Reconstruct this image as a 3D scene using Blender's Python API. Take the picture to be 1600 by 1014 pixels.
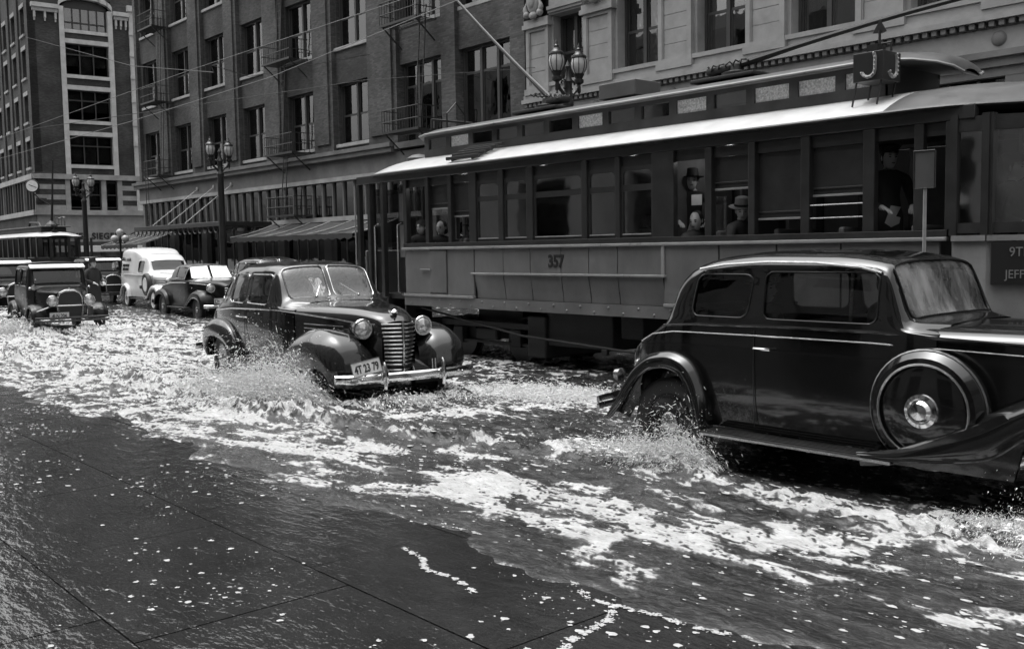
import bpy, bmesh, math, random
import numpy as np
from mathutils import Vector, Matrix
R = math.radians
random.seed(7)
rng = np.random.default_rng(11)
for _o in list(bpy.data.objects): bpy.data.objects.remove(_o, do_unlink=True)
scene = bpy.context.scene
COL = scene.collection
# ------------------------------------------------------------------ camera
FPX, CAMH = 1550.0, 1.75
YAW, PITCH, ROLL = math.atan(1346 / 1550.0), math.atan(119 / 1550.0), R(0.95)
_v = Vector((-math.cos(YAW), math.sin(YAW), 0)); _r = Vector((math.sin(YAW), math.cos(YAW), 0)); _z = Vector((0, 0, 1))
fw = _v * math.cos(PITCH) - _z * math.sin(PITCH); up = _z * math.cos(PITCH) + _v * math.sin(PITCH)
cr = _r * math.cos(ROLL) - up * math.sin(ROLL); cu = up * math.cos(ROLL) + _r * math.sin(ROLL)
cd = bpy.data.cameras.new('camera'); cam = bpy.data.objects.new('camera', cd); COL.objects.link(cam)
m = Matrix((cr, cu, -fw)).transposed().to_4x4(); m.translation = Vector((0, 0, CAMH)); cam.matrix_world = m
cd.sensor_fit = 'HORIZONTAL'; cd.sensor_width = 36.0; cd.lens = FPX / 1600 * 36.0
cd.clip_start = 0.05; cd.clip_end = 2000
scene.camera = cam
# ------------------------------------------------------------------ sky, sun, exposure (a grey rainy day)
SUN_EL, SUN_AZ = R(78), R(200)
world = bpy.data.worlds.new('World'); scene.world = world; world.use_nodes = True
nt = world.node_tree; nt.nodes.clear()
sky = nt.nodes.new('ShaderNodeTexSky'); sky.sky_type = 'NISHITA'; sky.sun_disc = False
sky.sun_elevation = SUN_EL; sky.sun_rotation = R(90) - SUN_AZ; sky.dust_density = 7.0; sky.air_density = 1.2; sky.ozone_density = 0.5
bw = nt.nodes.new('ShaderNodeRGBToBW'); bg = nt.nodes.new('ShaderNodeBackground'); wo = nt.nodes.new('ShaderNodeOutputWorld')
bg.inputs['Strength'].default_value = 0.15
nt.links.new(sky.outputs[0], bw.inputs[0]); nt.links.new(bw.outputs[0], bg.inputs[0]); nt.links.new(bg.outputs[0], wo.inputs[0])
sd = bpy.data.lights.new('sun', 'SUN'); sd.energy = .6; sd.angle = R(100); sd.color = (1, 1, 1)
sun = bpy.data.objects.new('sun', sd); COL.objects.link(sun)
sdir = Vector((math.cos(SUN_EL) * math.cos(SUN_AZ), math.cos(SUN_EL) * math.sin(SUN_AZ), math.sin(SUN_EL)))
sun.rotation_euler = sdir.to_track_quat('Z', 'Y').to_euler(); sun.location = (0, 0, 60)
vs = scene.view_settings; vs.view_transform = 'Standard'; vs.look = 'None'; vs.gamma = 1; vs.use_curve_mapping = False
vs.exposure = 1.1
# ------------------------------------------------------------------ helpers
class MB:
    def __init__(s): s.v = []; s.f = []; s.m = []
    def add(s, vs, fs, mi=0):
        b = len(s.v); s.v += [tuple(p) for p in vs]; s.f += [tuple(i + b for i in f) for f in fs]; s.m += [mi] * len(fs); return s
    def box(s, x0, x1, y0, y1, z0, z1, mi=0):
        return s.add([(x0, y0, z0), (x1, y0, z0), (x1, y1, z0), (x0, y1, z0), (x0, y0, z1), (x1, y0, z1), (x1, y1, z1), (x0, y1, z1)],
                     [(0, 3, 2, 1), (4, 5, 6, 7), (0, 1, 5, 4), (1, 2, 6, 5), (2, 3, 7, 6), (3, 0, 4, 7)], mi)
    def bbox(s, x0, x1, y0, y1, z0, z1, b=.01, mi=0):          # box with chamfered edges
        bm = bmesh.new(); bmesh.ops.create_cube(bm, size=1)
        for v in bm.verts: v.co = Vector(((x0 + x1) / 2 + v.co.x * (x1 - x0), (y0 + y1) / 2 + v.co.y * (y1 - y0), (z0 + z1) / 2 + v.co.z * (z1 - z0)))
        bmesh.ops.bevel(bm, geom=list(bm.edges), offset=b, segments=2, profile=.5, affect='EDGES')
        bm.verts.index_update()
        s.add([v.co[:] for v in bm.verts], [[v.index for v in f.verts] for f in bm.faces], mi); bm.free(); return s
    def bar(s, p0, p1, w, h, mi=0):                             # square bar between two points
        p0, p1 = Vector(p0), Vector(p1); d = (p1 - p0).normalized(); a = Vector((0, 0, 1)) if abs(d.z) < .95 else Vector((1, 0, 0))
        u = d.cross(a).normalized(); v = u.cross(d).normalized()
        c = [(-1, -1), (1, -1), (1, 1), (-1, 1)]
        vs = [p + u * (a * w / 2) + v * (b * h / 2) for p in (p0, p1) for a, b in c]
        return s.add(vs, [(3, 2, 1, 0), (4, 5, 6, 7), (0, 1, 5, 4), (1, 2, 6, 5), (2, 3, 7, 6), (3, 0, 4, 7)], mi)
    def tube(s, pts, r, n=8, closed=False, mi=0, cap=True, flat=1.0):
        P = [Vector(p) for p in pts]; N = len(P); rs = r if isinstance(r, (list, tuple)) else [r] * N
        T = []
        for i in range(N):
            a = P[(i - 1) % N] if closed or i > 0 else P[i]; b = P[(i + 1) % N] if closed or i < N - 1 else P[i]
            t = (b - a); T.append(t.normalized() if t.length > 1e-9 else Vector((0, 0, 1)))
        a = Vector((0, 0, 1)) if abs(T[0].z) < .9 else Vector((1, 0, 0))
        u = T[0].cross(a).normalized(); vs = []
        for i in range(N):
            u = (u - T[i] * u.dot(T[i])).normalized(); v = T[i].cross(u)
            for k in range(n):
                an = 2 * math.pi * k / n; vs.append(P[i] + (u * math.cos(an) + v * math.sin(an) * flat) * rs[i])
        fs = []; M_ = N if closed else N - 1
        for i in range(M_):
            for k in range(n):
                j = (i + 1) % N; fs.append((i * n + k, i * n + (k + 1) % n, j * n + (k + 1) % n, j * n + k))
        if cap and not closed: fs += [tuple(range(n))[::-1], tuple((N - 1) * n + k for k in range(n))]
        return s.add(vs, fs, mi)
    def cyl(s, p0, p1, r0, r1=None, n=14, mi=0): return s.tube([p0, p1], [r0, r0 if r1 is None else r1], n, mi=mi)
    def lathe(s, prof, n=24, axis='z', c=(0, 0, 0), mi=0):
        vs = []; fs = []; c = Vector(c)
        for r, h in prof:
            for k in range(n):
                a = 2 * math.pi * k / n; p = (r * math.cos(a), r * math.sin(a), h)
                if axis == 'y': p = (p[0], p[2], p[1])
                elif axis == 'x': p = (p[2], p[0], p[1])
                vs.append(c + Vector(p))
        for i in range(len(prof) - 1):
            for k in range(n): fs.append((i * n + k, i * n + (k + 1) % n, (i + 1) * n + (k + 1) % n, (i + 1) * n + k))
        if prof[0][0] > 1e-4: fs.append(tuple(range(n))[::-1])
        if prof[-1][0] > 1e-4: fs.append(tuple((len(prof) - 1) * n + k for k in range(n)))
        return s.add(vs, fs, mi)
    def prism(s, poly, axis, a0, a1, mi=0):                      # polygon in the other two axes, extruded
        def q(p, a): return (a, p[0], p[1]) if axis == 'x' else (p[0], a, p[1]) if axis == 'y' else (p[0], p[1], a)
        n = len(poly); vs = [q(p, a0) for p in poly] + [q(p, a1) for p in poly]
        return s.add(vs, [tuple(range(n))[::-1], tuple(range(n, 2 * n))] + [(i, (i + 1) % n, n + (i + 1) % n, n + i) for i in range(n)], mi)
    def ball(s, c, r, nu=16, nv=10, mi=0):
        r = (r, r, r) if not isinstance(r, (tuple, list)) else r; c = Vector(c); vs = []; fs = []
        for j in range(nv + 1):
            t = math.pi * j / nv
            for i in range(nu):
                a = 2 * math.pi * i / nu; vs.append(c + Vector((r[0] * math.sin(t) * math.cos(a), r[1] * math.sin(t) * math.sin(a), r[2] * math.cos(t))))
        for j in range(nv):
            for i in range(nu): fs.append((j * nu + i, (j + 1) * nu + i, (j + 1) * nu + (i + 1) % nu, j * nu + (i + 1) % nu))
        return s.add(vs, fs, mi)
    def grid(s, rows, mi=0):                                     # rows of points
        n = len(rows[0]); vs = [p for r in rows for p in r]
        return s.add(vs, [(i * n + k, i * n + k + 1, (i + 1) * n + k + 1, (i + 1) * n + k) for i in range(len(rows) - 1) for k in range(n - 1)], mi)
    def mirror_y(s):
        n = len(s.v); k = len(s.f)
        s.v += [(x, -y, z) for x, y, z in s.v[:n]]; s.f += [tuple(i + n for i in f[::-1]) for f in s.f[:k]]; s.m += s.m[:k]; return s
    def move(s, d, rz=0, scale=1):
        c, sn = math.cos(rz), math.sin(rz); s.v = [(d[0] + scale * (c * x - sn * y), d[1] + scale * (sn * x + c * y), d[2] + scale * z) for x, y, z in s.v]; return s
    def mesh(s, name, mats, smooth=40, weld=False):
        me = bpy.data.meshes.new(name); me.from_pydata(s.v, [], s.f)
        for mt in (mats if isinstance(mats, (list, tuple)) else [mats]): me.materials.append(mt)
        if any(s.m): me.polygons.foreach_set('material_index', s.m)
        bm = bmesh.new(); bm.from_mesh(me)
        if weld: bmesh.ops.remove_doubles(bm, verts=bm.verts, dist=weld if weld is not True else 1e-4)
        bmesh.ops.recalc_face_normals(bm, faces=bm.faces); bm.to_mesh(me); bm.free()
        if smooth:
            me.polygons.foreach_set('use_smooth', [True] * len(me.polygons)); me.set_sharp_from_angle(angle=R(smooth))
        me.update(); return me
    def build(s, name, mats, parent=None, smooth=40, weld=False, world=True):
        me = s.mesh(name, mats, smooth, weld); o = bpy.data.objects.new(name, me); COL.objects.link(o)
        if parent is not None:
            o.parent = parent
            if world:
                a = parent
                off = Vector((0, 0, 0))
                while a is not None: off += a.location; a = a.parent
                me.transform(Matrix.Translation(-off))
        return o
def L(mb, name, mats, parent, **k): return mb.build(name, mats, parent, world=False, **k)      # part in its parent's local frame
def child(me, name, parent, loc=(0, 0, 0), rot=(0, 0, 0), scale=(1, 1, 1)):
    o = bpy.data.objects.new(name, me); COL.objects.link(o); o.parent = parent; o.location = loc; o.rotation_euler = rot; o.scale = scale; return o
def tag(o, label, cat, group=None):
    o['label'] = label; o['category'] = cat
    if group: o['group'] = group
    return o
def structure(o): o['kind'] = 'structure'; return o
def thing(name, label, cat, loc=(0, 0, 0), rz=0.0, group=None):
    o = bpy.data.objects.new(name, None); COL.objects.link(o); o.location = loc; o.rotation_euler = (0, 0, rz); o.empty_display_size = .2
    return tag(o, label, cat, group)
def copy_tree(o, parent=None):
    c = o.copy(); COL.objects.link(c); c.parent = parent
    for ch in list(o.children): copy_tree(ch, c)
    return c
def text_mesh(body, size=1.0, extrude=.01, ax='CENTER', bold=0.0, space=1.0):
    cv = bpy.data.curves.new('lettering', 'FONT'); cv.body = body; cv.size = size; cv.extrude = extrude; cv.align_x = ax; cv.align_y = 'CENTER'; cv.offset = bold; cv.space_character = space
    o = bpy.data.objects.new('lettering', cv); COL.objects.link(o); dg = bpy.context.evaluated_depsgraph_get(); dg.update()
    me = bpy.data.meshes.new_from_object(o.evaluated_get(dg)); bpy.data.objects.remove(o, do_unlink=True); return me
def letters(body, size, mat, parent, M4, extrude=.006, bold=0.0, name='lettering', sx=1.0, space=1.0):
    me = text_mesh(body, size, extrude, bold=bold, space=space); me.transform(M4 @ Matrix.Diagonal((sx, 1, 1, 1))); me.materials.clear(); me.materials.append(mat)
    o = bpy.data.objects.new(name, me); COL.objects.link(o); o.parent = parent; return o
def strokes(words, h, m_, parent, M4, seed, name='lettering', d=.006):
    """painted lettering too small to read: rows of letter-shaped marks"""
    rd = random.Random(seed); k = MB(); W = sum(words) * h * .72 + (len(words) - 1) * h * .6; x = -W / 2; t_ = h * .16
    for w_ in words:
        for _ in range(w_):
            kind = rd.randrange(5); a, b = x, x + h * .56
            k.box(a, a + t_, -h / 2, h / 2, 0, d)
            if kind in (0, 1, 3): k.box(a + t_, b, h / 2 - t_, h / 2, 0, d)
            if kind in (0, 2): k.box(b - t_, b, -h / 2, h / 2 - t_, 0, d)
            if kind in (1, 2, 4): k.box(a + t_, b - t_, -t_ / 2, t_ / 2, 0, d)
            if kind in (1, 4): k.box(a + t_, b, -h / 2, -h / 2 + t_, 0, d)
            x += h * .72
        x += h * .6
    k.v = [tuple((M4 @ Vector(p))[:]) for p in k.v]; o = L(k, name, m_, parent, smooth=None); o['kind'] = 'stuff'; return o
def frame_M(o, xd, yd):                                       # text x axis, y axis, origin
    x = Vector(xd).normalized(); y = Vector(yd).normalized(); z = x.cross(y)
    return Matrix.Translation(o) @ Matrix((x, y, z)).transposed().to_4x4()
# ------------------------------------------------------------------ noise for meshes
_perm = np.concatenate([rng.permutation(256)] * 3); _g = rng.normal(size=(256, 2)); _g /= np.linalg.norm(_g, axis=1)[:, None]
def perlin(x, y):
    xi = np.floor(x).astype(int); yi = np.floor(y).astype(int); xf = x - xi; yf = y - yi
    def gr(a, b, dx, dy):
        g = _g[_perm[_perm[a & 255] + (b & 255)]]; return g[..., 0] * dx + g[..., 1] * dy
    u = xf * xf * xf * (xf * (xf * 6 - 15) + 10); v = yf * yf * yf * (yf * (yf * 6 - 15) + 10)
    a = gr(xi, yi, xf, yf); b = gr(xi + 1, yi, xf - 1, yf); c = gr(xi, yi + 1, xf, yf - 1); d = gr(xi + 1, yi + 1, xf - 1, yf - 1)
    return (a + u * (b - a)) + v * ((c + u * (d - c)) - (a + u * (b - a)))
def fbm(x, y, o=4, g=.5):
    s = 0; a = 1; f = 1
    for i in range(o): s = s + a * perlin(x * f + 17 * i, y * f - 9 * i); a *= g; f *= 2.03
    return s
# ------------------------------------------------------------------ materials (a black and white photograph: greys)
def mat(name, col, rough=.6, metal=0., var=.25, scale=3., bump=0., bscale=40., coat=0., spec=.5, streak=0.):
    mt = bpy.data.materials.new(name); mt.use_nodes = True; n = mt.node_tree; b = n.nodes['Principled BSDF']; ln = n.links.new
    b.inputs['Roughness'].default_value = rough; b.inputs['Metallic'].default_value = metal; b.inputs['Specular IOR Level'].default_value = spec
    b.inputs['Coat Weight'].default_value = coat; b.inputs['Coat Roughness'].default_value = .04
    b.inputs['Base Color'].default_value = (col, col, col, 1)
    tc = n.nodes.new('ShaderNodeTexCoord')
    if var:
        nz = n.nodes.new('ShaderNodeTexNoise'); nz.inputs['Scale'].default_value = scale; nz.inputs['Detail'].default_value = 7; nz.inputs['Roughness'].default_value = .65
        src = tc.outputs['Object']
        if streak:
            mp = n.nodes.new('ShaderNodeMapping'); mp.inputs['Scale'].default_value = (1, 1, streak); ln(src, mp.inputs[0]); src = mp.outputs[0]
        ln(src, nz.inputs['Vector'])
        mr = n.nodes.new('ShaderNodeMapRange'); mr.inputs[1].default_value = .3; mr.inputs[2].default_value = .7; mr.inputs[3].default_value = col * (1 - var); mr.inputs[4].default_value = col * (1 + var)
        ln(nz.outputs['Fac'], mr.inputs[0]); cb = n.nodes.new('ShaderNodeCombineColor'); [ln(mr.outputs[0], cb.inputs[i]) for i in range(3)]; ln(cb.outputs[0], b.inputs['Base Color'])
        m2 = n.nodes.new('ShaderNodeMapRange'); m2.inputs[1].default_value = .3; m2.inputs[2].default_value = .7; m2.inputs[3].default_value = rough * (1 - var * .6); m2.inputs[4].default_value = min(1, rough * (1 + var * .6))
        ln(nz.outputs['Fac'], m2.inputs[0]); ln(m2.outputs[0], b.inputs['Roughness'])
    if bump:
        nb = n.nodes.new('ShaderNodeTexNoise'); nb.inputs['Scale'].default_value = bscale; nb.inputs['Detail'].default_value = 4; ln(tc.outputs['Object'], nb.inputs['Vector'])
        bp = n.nodes.new('ShaderNodeBump'); bp.inputs['Strength'].default_value = bump; bp.inputs['Distance'].default_value = .02; ln(nb.outputs['Fac'], bp.inputs['Height']); ln(bp.outputs[0], b.inputs['Normal'])
    return mt
def brick_mat(name, col, mortar, bw_=.22, bh=.075, var=.35, face='xz'):
    mt = mat(name, col, .8, var=0); n = mt.node_tree; b = n.nodes['Principled BSDF']; ln = n.links.new
    tc = n.nodes.new('ShaderNodeTexCoord'); sx = n.nodes.new('ShaderNodeSeparateXYZ'); cx = n.nodes.new('ShaderNodeCombineXYZ'); ln(tc.outputs['Object'], sx.inputs[0])
    ad = n.nodes.new('ShaderNodeMath'); ad.operation = 'ADD'; ln(sx.outputs[0], ad.inputs[0]); ln(sx.outputs[1], ad.inputs[1]); ln(ad.outputs[0], cx.inputs[0]); ln(sx.outputs[2], cx.inputs[1])
    br = n.nodes.new('ShaderNodeTexBrick'); br.inputs['Scale'].default_value = 1; br.inputs['Brick Width'].default_value = bw_; br.inputs['Row Height'].default_value = bh; br.inputs['Mortar Size'].default_value = .008
    br.inputs['Color1'].default_value = (col * (1 + var),) * 3 + (1,); br.inputs['Color2'].default_value = (col * (1 - var),) * 3 + (1,); br.inputs['Mortar'].default_value = (mortar,) * 3 + (1,)
    ln(cx.outputs[0], br.inputs['Vector'])
    nz = n.nodes.new('ShaderNodeTexNoise'); nz.inputs['Scale'].default_value = .45; nz.inputs['Detail'].default_value = 6; ln(tc.outputs['Object'], nz.inputs['Vector'])
    mr = n.nodes.new('ShaderNodeMapRange'); mr.inputs[1].default_value = .3; mr.inputs[2].default_value = .7; mr.inputs[3].default_value = .45; mr.inputs[4].default_value = 1.55; ln(nz.outputs['Fac'], mr.inputs[0])
    mx = n.nodes.new('ShaderNodeMix'); mx.data_type = 'RGBA'; mx.blend_type = 'MULTIPLY'; mx.inputs[0].default_value = 1; ln(br.outputs['Color'], mx.inputs[6]); ln(mr.outputs[0], mx.inputs[7]); ln(mx.outputs[2], b.inputs['Base Color'])
    bp = n.nodes.new('ShaderNodeBump'); bp.inputs['Strength'].default_value = .5; bp.inputs['Distance'].default_value = .01; bp.invert = True; ln(br.outputs['Fac'], bp.inputs['Height']); ln(bp.outputs[0], b.inputs['Normal'])
    return mt
def glass(name, tint=.7, refl=.08, rough=.02, wet=0.):
    mt = bpy.data.materials.new(name); mt.use_nodes = True; n = mt.node_tree; n.nodes.clear(); ln = n.links.new
    tr = n.nodes.new('ShaderNodeBsdfTransparent'); tr.inputs[0].default_value = (tint, tint, tint, 1); gl = n.nodes.new('ShaderNodeBsdfGlossy'); gl.inputs['Roughness'].default_value = rough
    lw = n.nodes.new('ShaderNodeFresnel'); lw.inputs[0].default_value = 1.5
    ad = n.nodes.new('ShaderNodeMath'); ad.operation = 'ADD'; ad.inputs[1].default_value = refl; ad.use_clamp = True; ln(lw.outputs[0], ad.inputs[0])
    mx = n.nodes.new('ShaderNodeMixShader'); ln(ad.outputs[0], mx.inputs[0]); ln(tr.outputs[0], mx.inputs[1]); ln(gl.outputs[0], mx.inputs[2])
    out = n.nodes.new('ShaderNodeOutputMaterial')
    tc = n.nodes.new('ShaderNodeTexCoord'); nz = n.nodes.new('ShaderNodeTexNoise'); nz.inputs['Scale'].default_value = 1.4 if not wet else 22; nz.inputs['Detail'].default_value = 2 if not wet else 6; ln(tc.outputs['Object'], nz.inputs[0])
    bp = n.nodes.new('ShaderNodeBump'); bp.inputs['Strength'].default_value = .12 if not wet else wet; bp.inputs['Distance'].default_value = .03; ln(nz.outputs[0], bp.inputs['Height']); ln(bp.outputs[0], gl.inputs['Normal'])
    fin = mx.outputs[0]
    if wet:                                                     # rain film; pale streaks also paint in reflected sky
        df = n.nodes.new('ShaderNodeBsdfDiffuse'); df.inputs[0].default_value = (.55, .55, .55, 1)
        mp = n.nodes.new('ShaderNodeMapping'); mp.inputs['Scale'].default_value = (2, 3.2, 1.4); mp.inputs['Rotation'].default_value = (.8, 0, 0); ln(tc.outputs['Object'], mp.inputs[0])
        n2 = n.nodes.new('ShaderNodeTexNoise'); n2.inputs['Scale'].default_value = 1.6; n2.inputs['Detail'].default_value = 5; ln(mp.outputs[0], n2.inputs[0])
        mr = n.nodes.new('ShaderNodeMapRange'); mr.inputs[1].default_value = .42; mr.inputs[2].default_value = .7; mr.inputs[3].default_value = .04; mr.inputs[4].default_value = .5 * min(1, wet * 2); ln(n2.outputs[0], mr.inputs[0])
        m3 = n.nodes.new('ShaderNodeMixShader'); ln(mr.outputs[0], m3.inputs[0]); ln(fin, m3.inputs[1]); ln(df.outputs[0], m3.inputs[2]); fin = m3.outputs[0]
    ln(fin, out.inputs[0]); return mt
def emit(name, s, col=1.0):
    mt = bpy.data.materials.new(name); mt.use_nodes = True; b = mt.node_tree.nodes['Principled BSDF']; b.inputs['Base Color'].default_value = (.8, .8, .8, 1); b.inputs['Emission Color'].default_value = (col, col, col, 1); b.inputs['Emission Strength'].default_value = s; return mt
MT = dict(
    asphalt=mat('wet asphalt', .05, .35), slab=None,
    brick=brick_mat('dark brick', .042, .034), brick_p=brick_mat('pilaster brick', .058, .045), brick_l=brick_mat('corner building brick', .042, .036),
    stone=mat('limestone', .25, .75, var=.22, scale=1.4, bump=.15, bscale=30), stone_d=mat('sooty stone', .13, .8, var=.35, scale=1.0, bump=.2, bscale=20),
    trim=mat('terracotta trim', .5, .6, var=.2, scale=1.5), trim_d=mat('weathered trim', .30, .7, var=.3, scale=1.2),
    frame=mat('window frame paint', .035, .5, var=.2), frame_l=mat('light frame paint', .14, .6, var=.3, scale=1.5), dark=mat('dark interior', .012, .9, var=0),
    wpane=glass('window glass', .7, .13), blind=mat('window blind', .17, .8, var=.3, scale=1.2, streak=.15), curtain=mat('curtain', .26, .85, var=.35, scale=6, streak=.05),
    stonex=None, iron=mat('black iron', .018, .45, var=.3), lamp_iron=mat('lamp post iron', .02, .35, var=.2), opal=mat('opal lamp glass', .4, .2, var=.08),
    rod=mat('galvanised rod', .34, .5, metal=.2), paint_d=mat('rain dulled black paint', .009, .30, var=.25, scale=6, coat=.1, spec=.25), nearwall=mat('pale rendered wall', .22, .8, var=.3, scale=.6), steel=mat('dark steel', .05, .4, metal=.6), wire=mat('trolley wire', .16, .5, var=0), chrome=mat('chrome', .75, .12, metal=1, var=.1, scale=20),
    nickel=mat('dull nickel', .5, .25, metal=1, var=.2, scale=20), paint=mat('black car paint', .008, .10, var=.2, scale=8, coat=.55, spec=.5), paint_o=mat('dark car paint', .014, .14, var=.2, scale=6, coat=.6, spec=.5),
    paint_w=mat('white van paint', .62, .25, var=.08, scale=2, coat=.6), roofcloth=mat('wet roof fabric', .10, .3, var=.3, scale=4, bump=.2, bscale=120), rubber=mat('tyre rubber', .02, .6, var=.3, scale=12, bump=.3, bscale=90),
    cglass=glass('car glass', .62, .05), dglass=glass('dark car glass', .3, .06), hglass=glass('windscreen with painted sky haze', .6, .06, .04, wet=.12), wglass=glass('rain wet windscreen', .55, .10, .05, wet=.45), lens=mat('headlamp lens', .55, .1, metal=.6, var=.35, scale=30),
    sc_body=mat('streetcar side paint', .14, .35, var=.22, scale=2.2, coat=.3, streak=.5), sc_post=mat('streetcar post paint', .028, .35, var=.25, scale=5, coat=.2), sc_dark=mat('streetcar undergear', .014, .6, var=.3),
    sc_roof=mat('wet painted canvas roof', .6, .3, var=.14, scale=2.5, bump=.15, bscale=14, coat=.4), sc_mon=mat('dark roof canvas', .05, .5, var=.35, scale=3), sc_rail=mat('light streetcar rail', .26, .3, var=.2), sc_in=mat('streetcar interior', .12, .7, var=.3), sc_wood=mat('streetcar sash', .03, .4, var=.3, scale=8),
    sglass=glass('streetcar glass', .66, .30, .04), brt=None, backlit_glass=mat('ribbed glass painted as backlit', .7, .35, var=.5, scale=40, bump=.6, bscale=60), white=mat('white enamel', .7, .3, var=.1), black=mat('black enamel', .02, .4, var=0), plate=mat('number plate', .62, .4, var=.15, scale=9), signgrey=mat('grey sign enamel', .09, .4, var=.2),
    skin=mat('skin', .58, .5, var=.08), hair=mat('dark hair', .02, .6, var=.2), coat_d=mat('dark wool coat', .03, .9, var=.3, scale=20), coat_m=mat('grey wool coat', .09, .9, var=.3, scale=20), felt=mat('dark felt hat', .025, .8, var=.2), felt_l=mat('pale felt hat', .34, .8, var=.2), cloth_w=mat('white cloth', .6, .8, var=.2),
    canvas=mat('dark awning canvas', .03, .8, var=.4, scale=2), tar=mat('tar roof', .05, .7), goods=mat('shop window goods', .6, .7, var=.8, scale=2.2), shop_in=mat('shop interior', .22, .8, var=.7, scale=1.2))
# ================================================================== ground, water, pavements
def wet_slab_mat():
    mt = mat('wet concrete paving', .022, .07, var=.5, scale=2.2); n = mt.node_tree; b = n.nodes['Principled BSDF']; ln = n.links.new
    tc = n.nodes.new('ShaderNodeTexCoord'); ge = n.nodes.new('ShaderNodeNewGeometry')
    nb = n.nodes.new('ShaderNodeTexNoise'); nb.inputs['Scale'].default_value = 5.5; nb.inputs['Detail'].default_value = 5; mpp = n.nodes.new('ShaderNodeMapping'); mpp.inputs['Scale'].default_value = (.7, 1.6, 1); ln(ge.outputs['Position'], mpp.inputs[0]); ln(mpp.outputs[0], nb.inputs[0])
    n3 = n.nodes.new('ShaderNodeTexNoise'); n3.inputs['Scale'].default_value = 26; n3.inputs['Detail'].default_value = 2; ln(mpp.outputs[0], n3.inputs[0])
    ad = n.nodes.new('ShaderNodeMath'); ad.operation = 'MULTIPLY_ADD'; ad.inputs[1].default_value = .30; ln(n3.outputs[0], ad.inputs[0]); ln(nb.outputs[0], ad.inputs[2])
    bp = n.nodes.new('ShaderNodeBump'); bp.inputs['Strength'].default_value = .5; bp.inputs['Distance'].default_value = .02; ln(ad.outputs[0], bp.inputs['Height']); ln(bp.outputs[0], b.inputs['Normal'])
    b.inputs['Coat Weight'].default_value = .6; b.inputs['Coat Roughness'].default_value = .06
    ln(bp.outputs[0], b.inputs['Coat Normal']); return mt
MT['slab'] = wet_slab_mat()
o = structure(MB().grid([[(-260, -60, -.20), (60, -60, -.20)], [(-260, 120, -.20), (60, 120, -.20)]]).build('ground', MT['asphalt']))
# roadway: cambered sheet under the flood
rows = [[(x, y, -.05 - .10 * ((y - 12.8) / 9.2) ** 2) for y in np.linspace(3.8, 21.8, 13)] for x in (40, 0, -30, -70, -110, -250)]
structure(MB().grid(rows).build('road', MT['asphalt']))
pv = MB(); pv.box(-250, 40, -3.4, 3.62, -.16, -.012); near_walk = structure(pv.build('pavement', MT['asphalt']))
JY = [3.62, 2.66, 1.54, .42, -.72, -1.86]; PX = 1.6
sl = MB(); sl.box(0, 1, 0, 1, -.03, 0); base_slab = sl.mesh('paving_slab', MT['slab'], smooth=None)
for j in range(5):
    y1, y0 = JY[j], JY[j + 1]
    for i in range(24):
        x1 = 3.2 - PX * i + .4 * (j % 2)
        child(base_slab, 'paving_slab', near_walk, (x1 - PX + .005, y0 + .005, .012 + random.uniform(-.001, .001)), (random.uniform(-.0006, .0006), random.uniform(-.0006, .0006), 0), (PX - .008, y1 - y0 - .009, 1))
kb = MB(); kb.bbox(0, 1, 0, 1, -.16, 0, .02); kb_me = kb.mesh('kerb_stone', MT['slab'], smooth=None)
for i in range(22): child(kb_me, 'kerb_stone', near_walk, (3.2 - 1.9 * (i + 1) + .012, 3.636, .010 + random.uniform(-.003, .003)), (0, 0, 0), (1.876, .16, 1))
fp = MB(); fp.box(-67.4, 30, 21.8, 27, -.15, .06); far_walk = structure(fp.build('far_pavement', mat('far wet pavement', .09, .25, var=.4, scale=1)))
fk = MB(); fk.bbox(-67.5, 30, 21.62, 21.79, -.15, .07, .02); fk.build('kerb', MT['stone_d'], far_walk)
fp = MB(); fp.box(-200, -88.5, 22.4, 60, -.15, .06); structure(fp.build('corner_pavement', MT['slab']))
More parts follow.
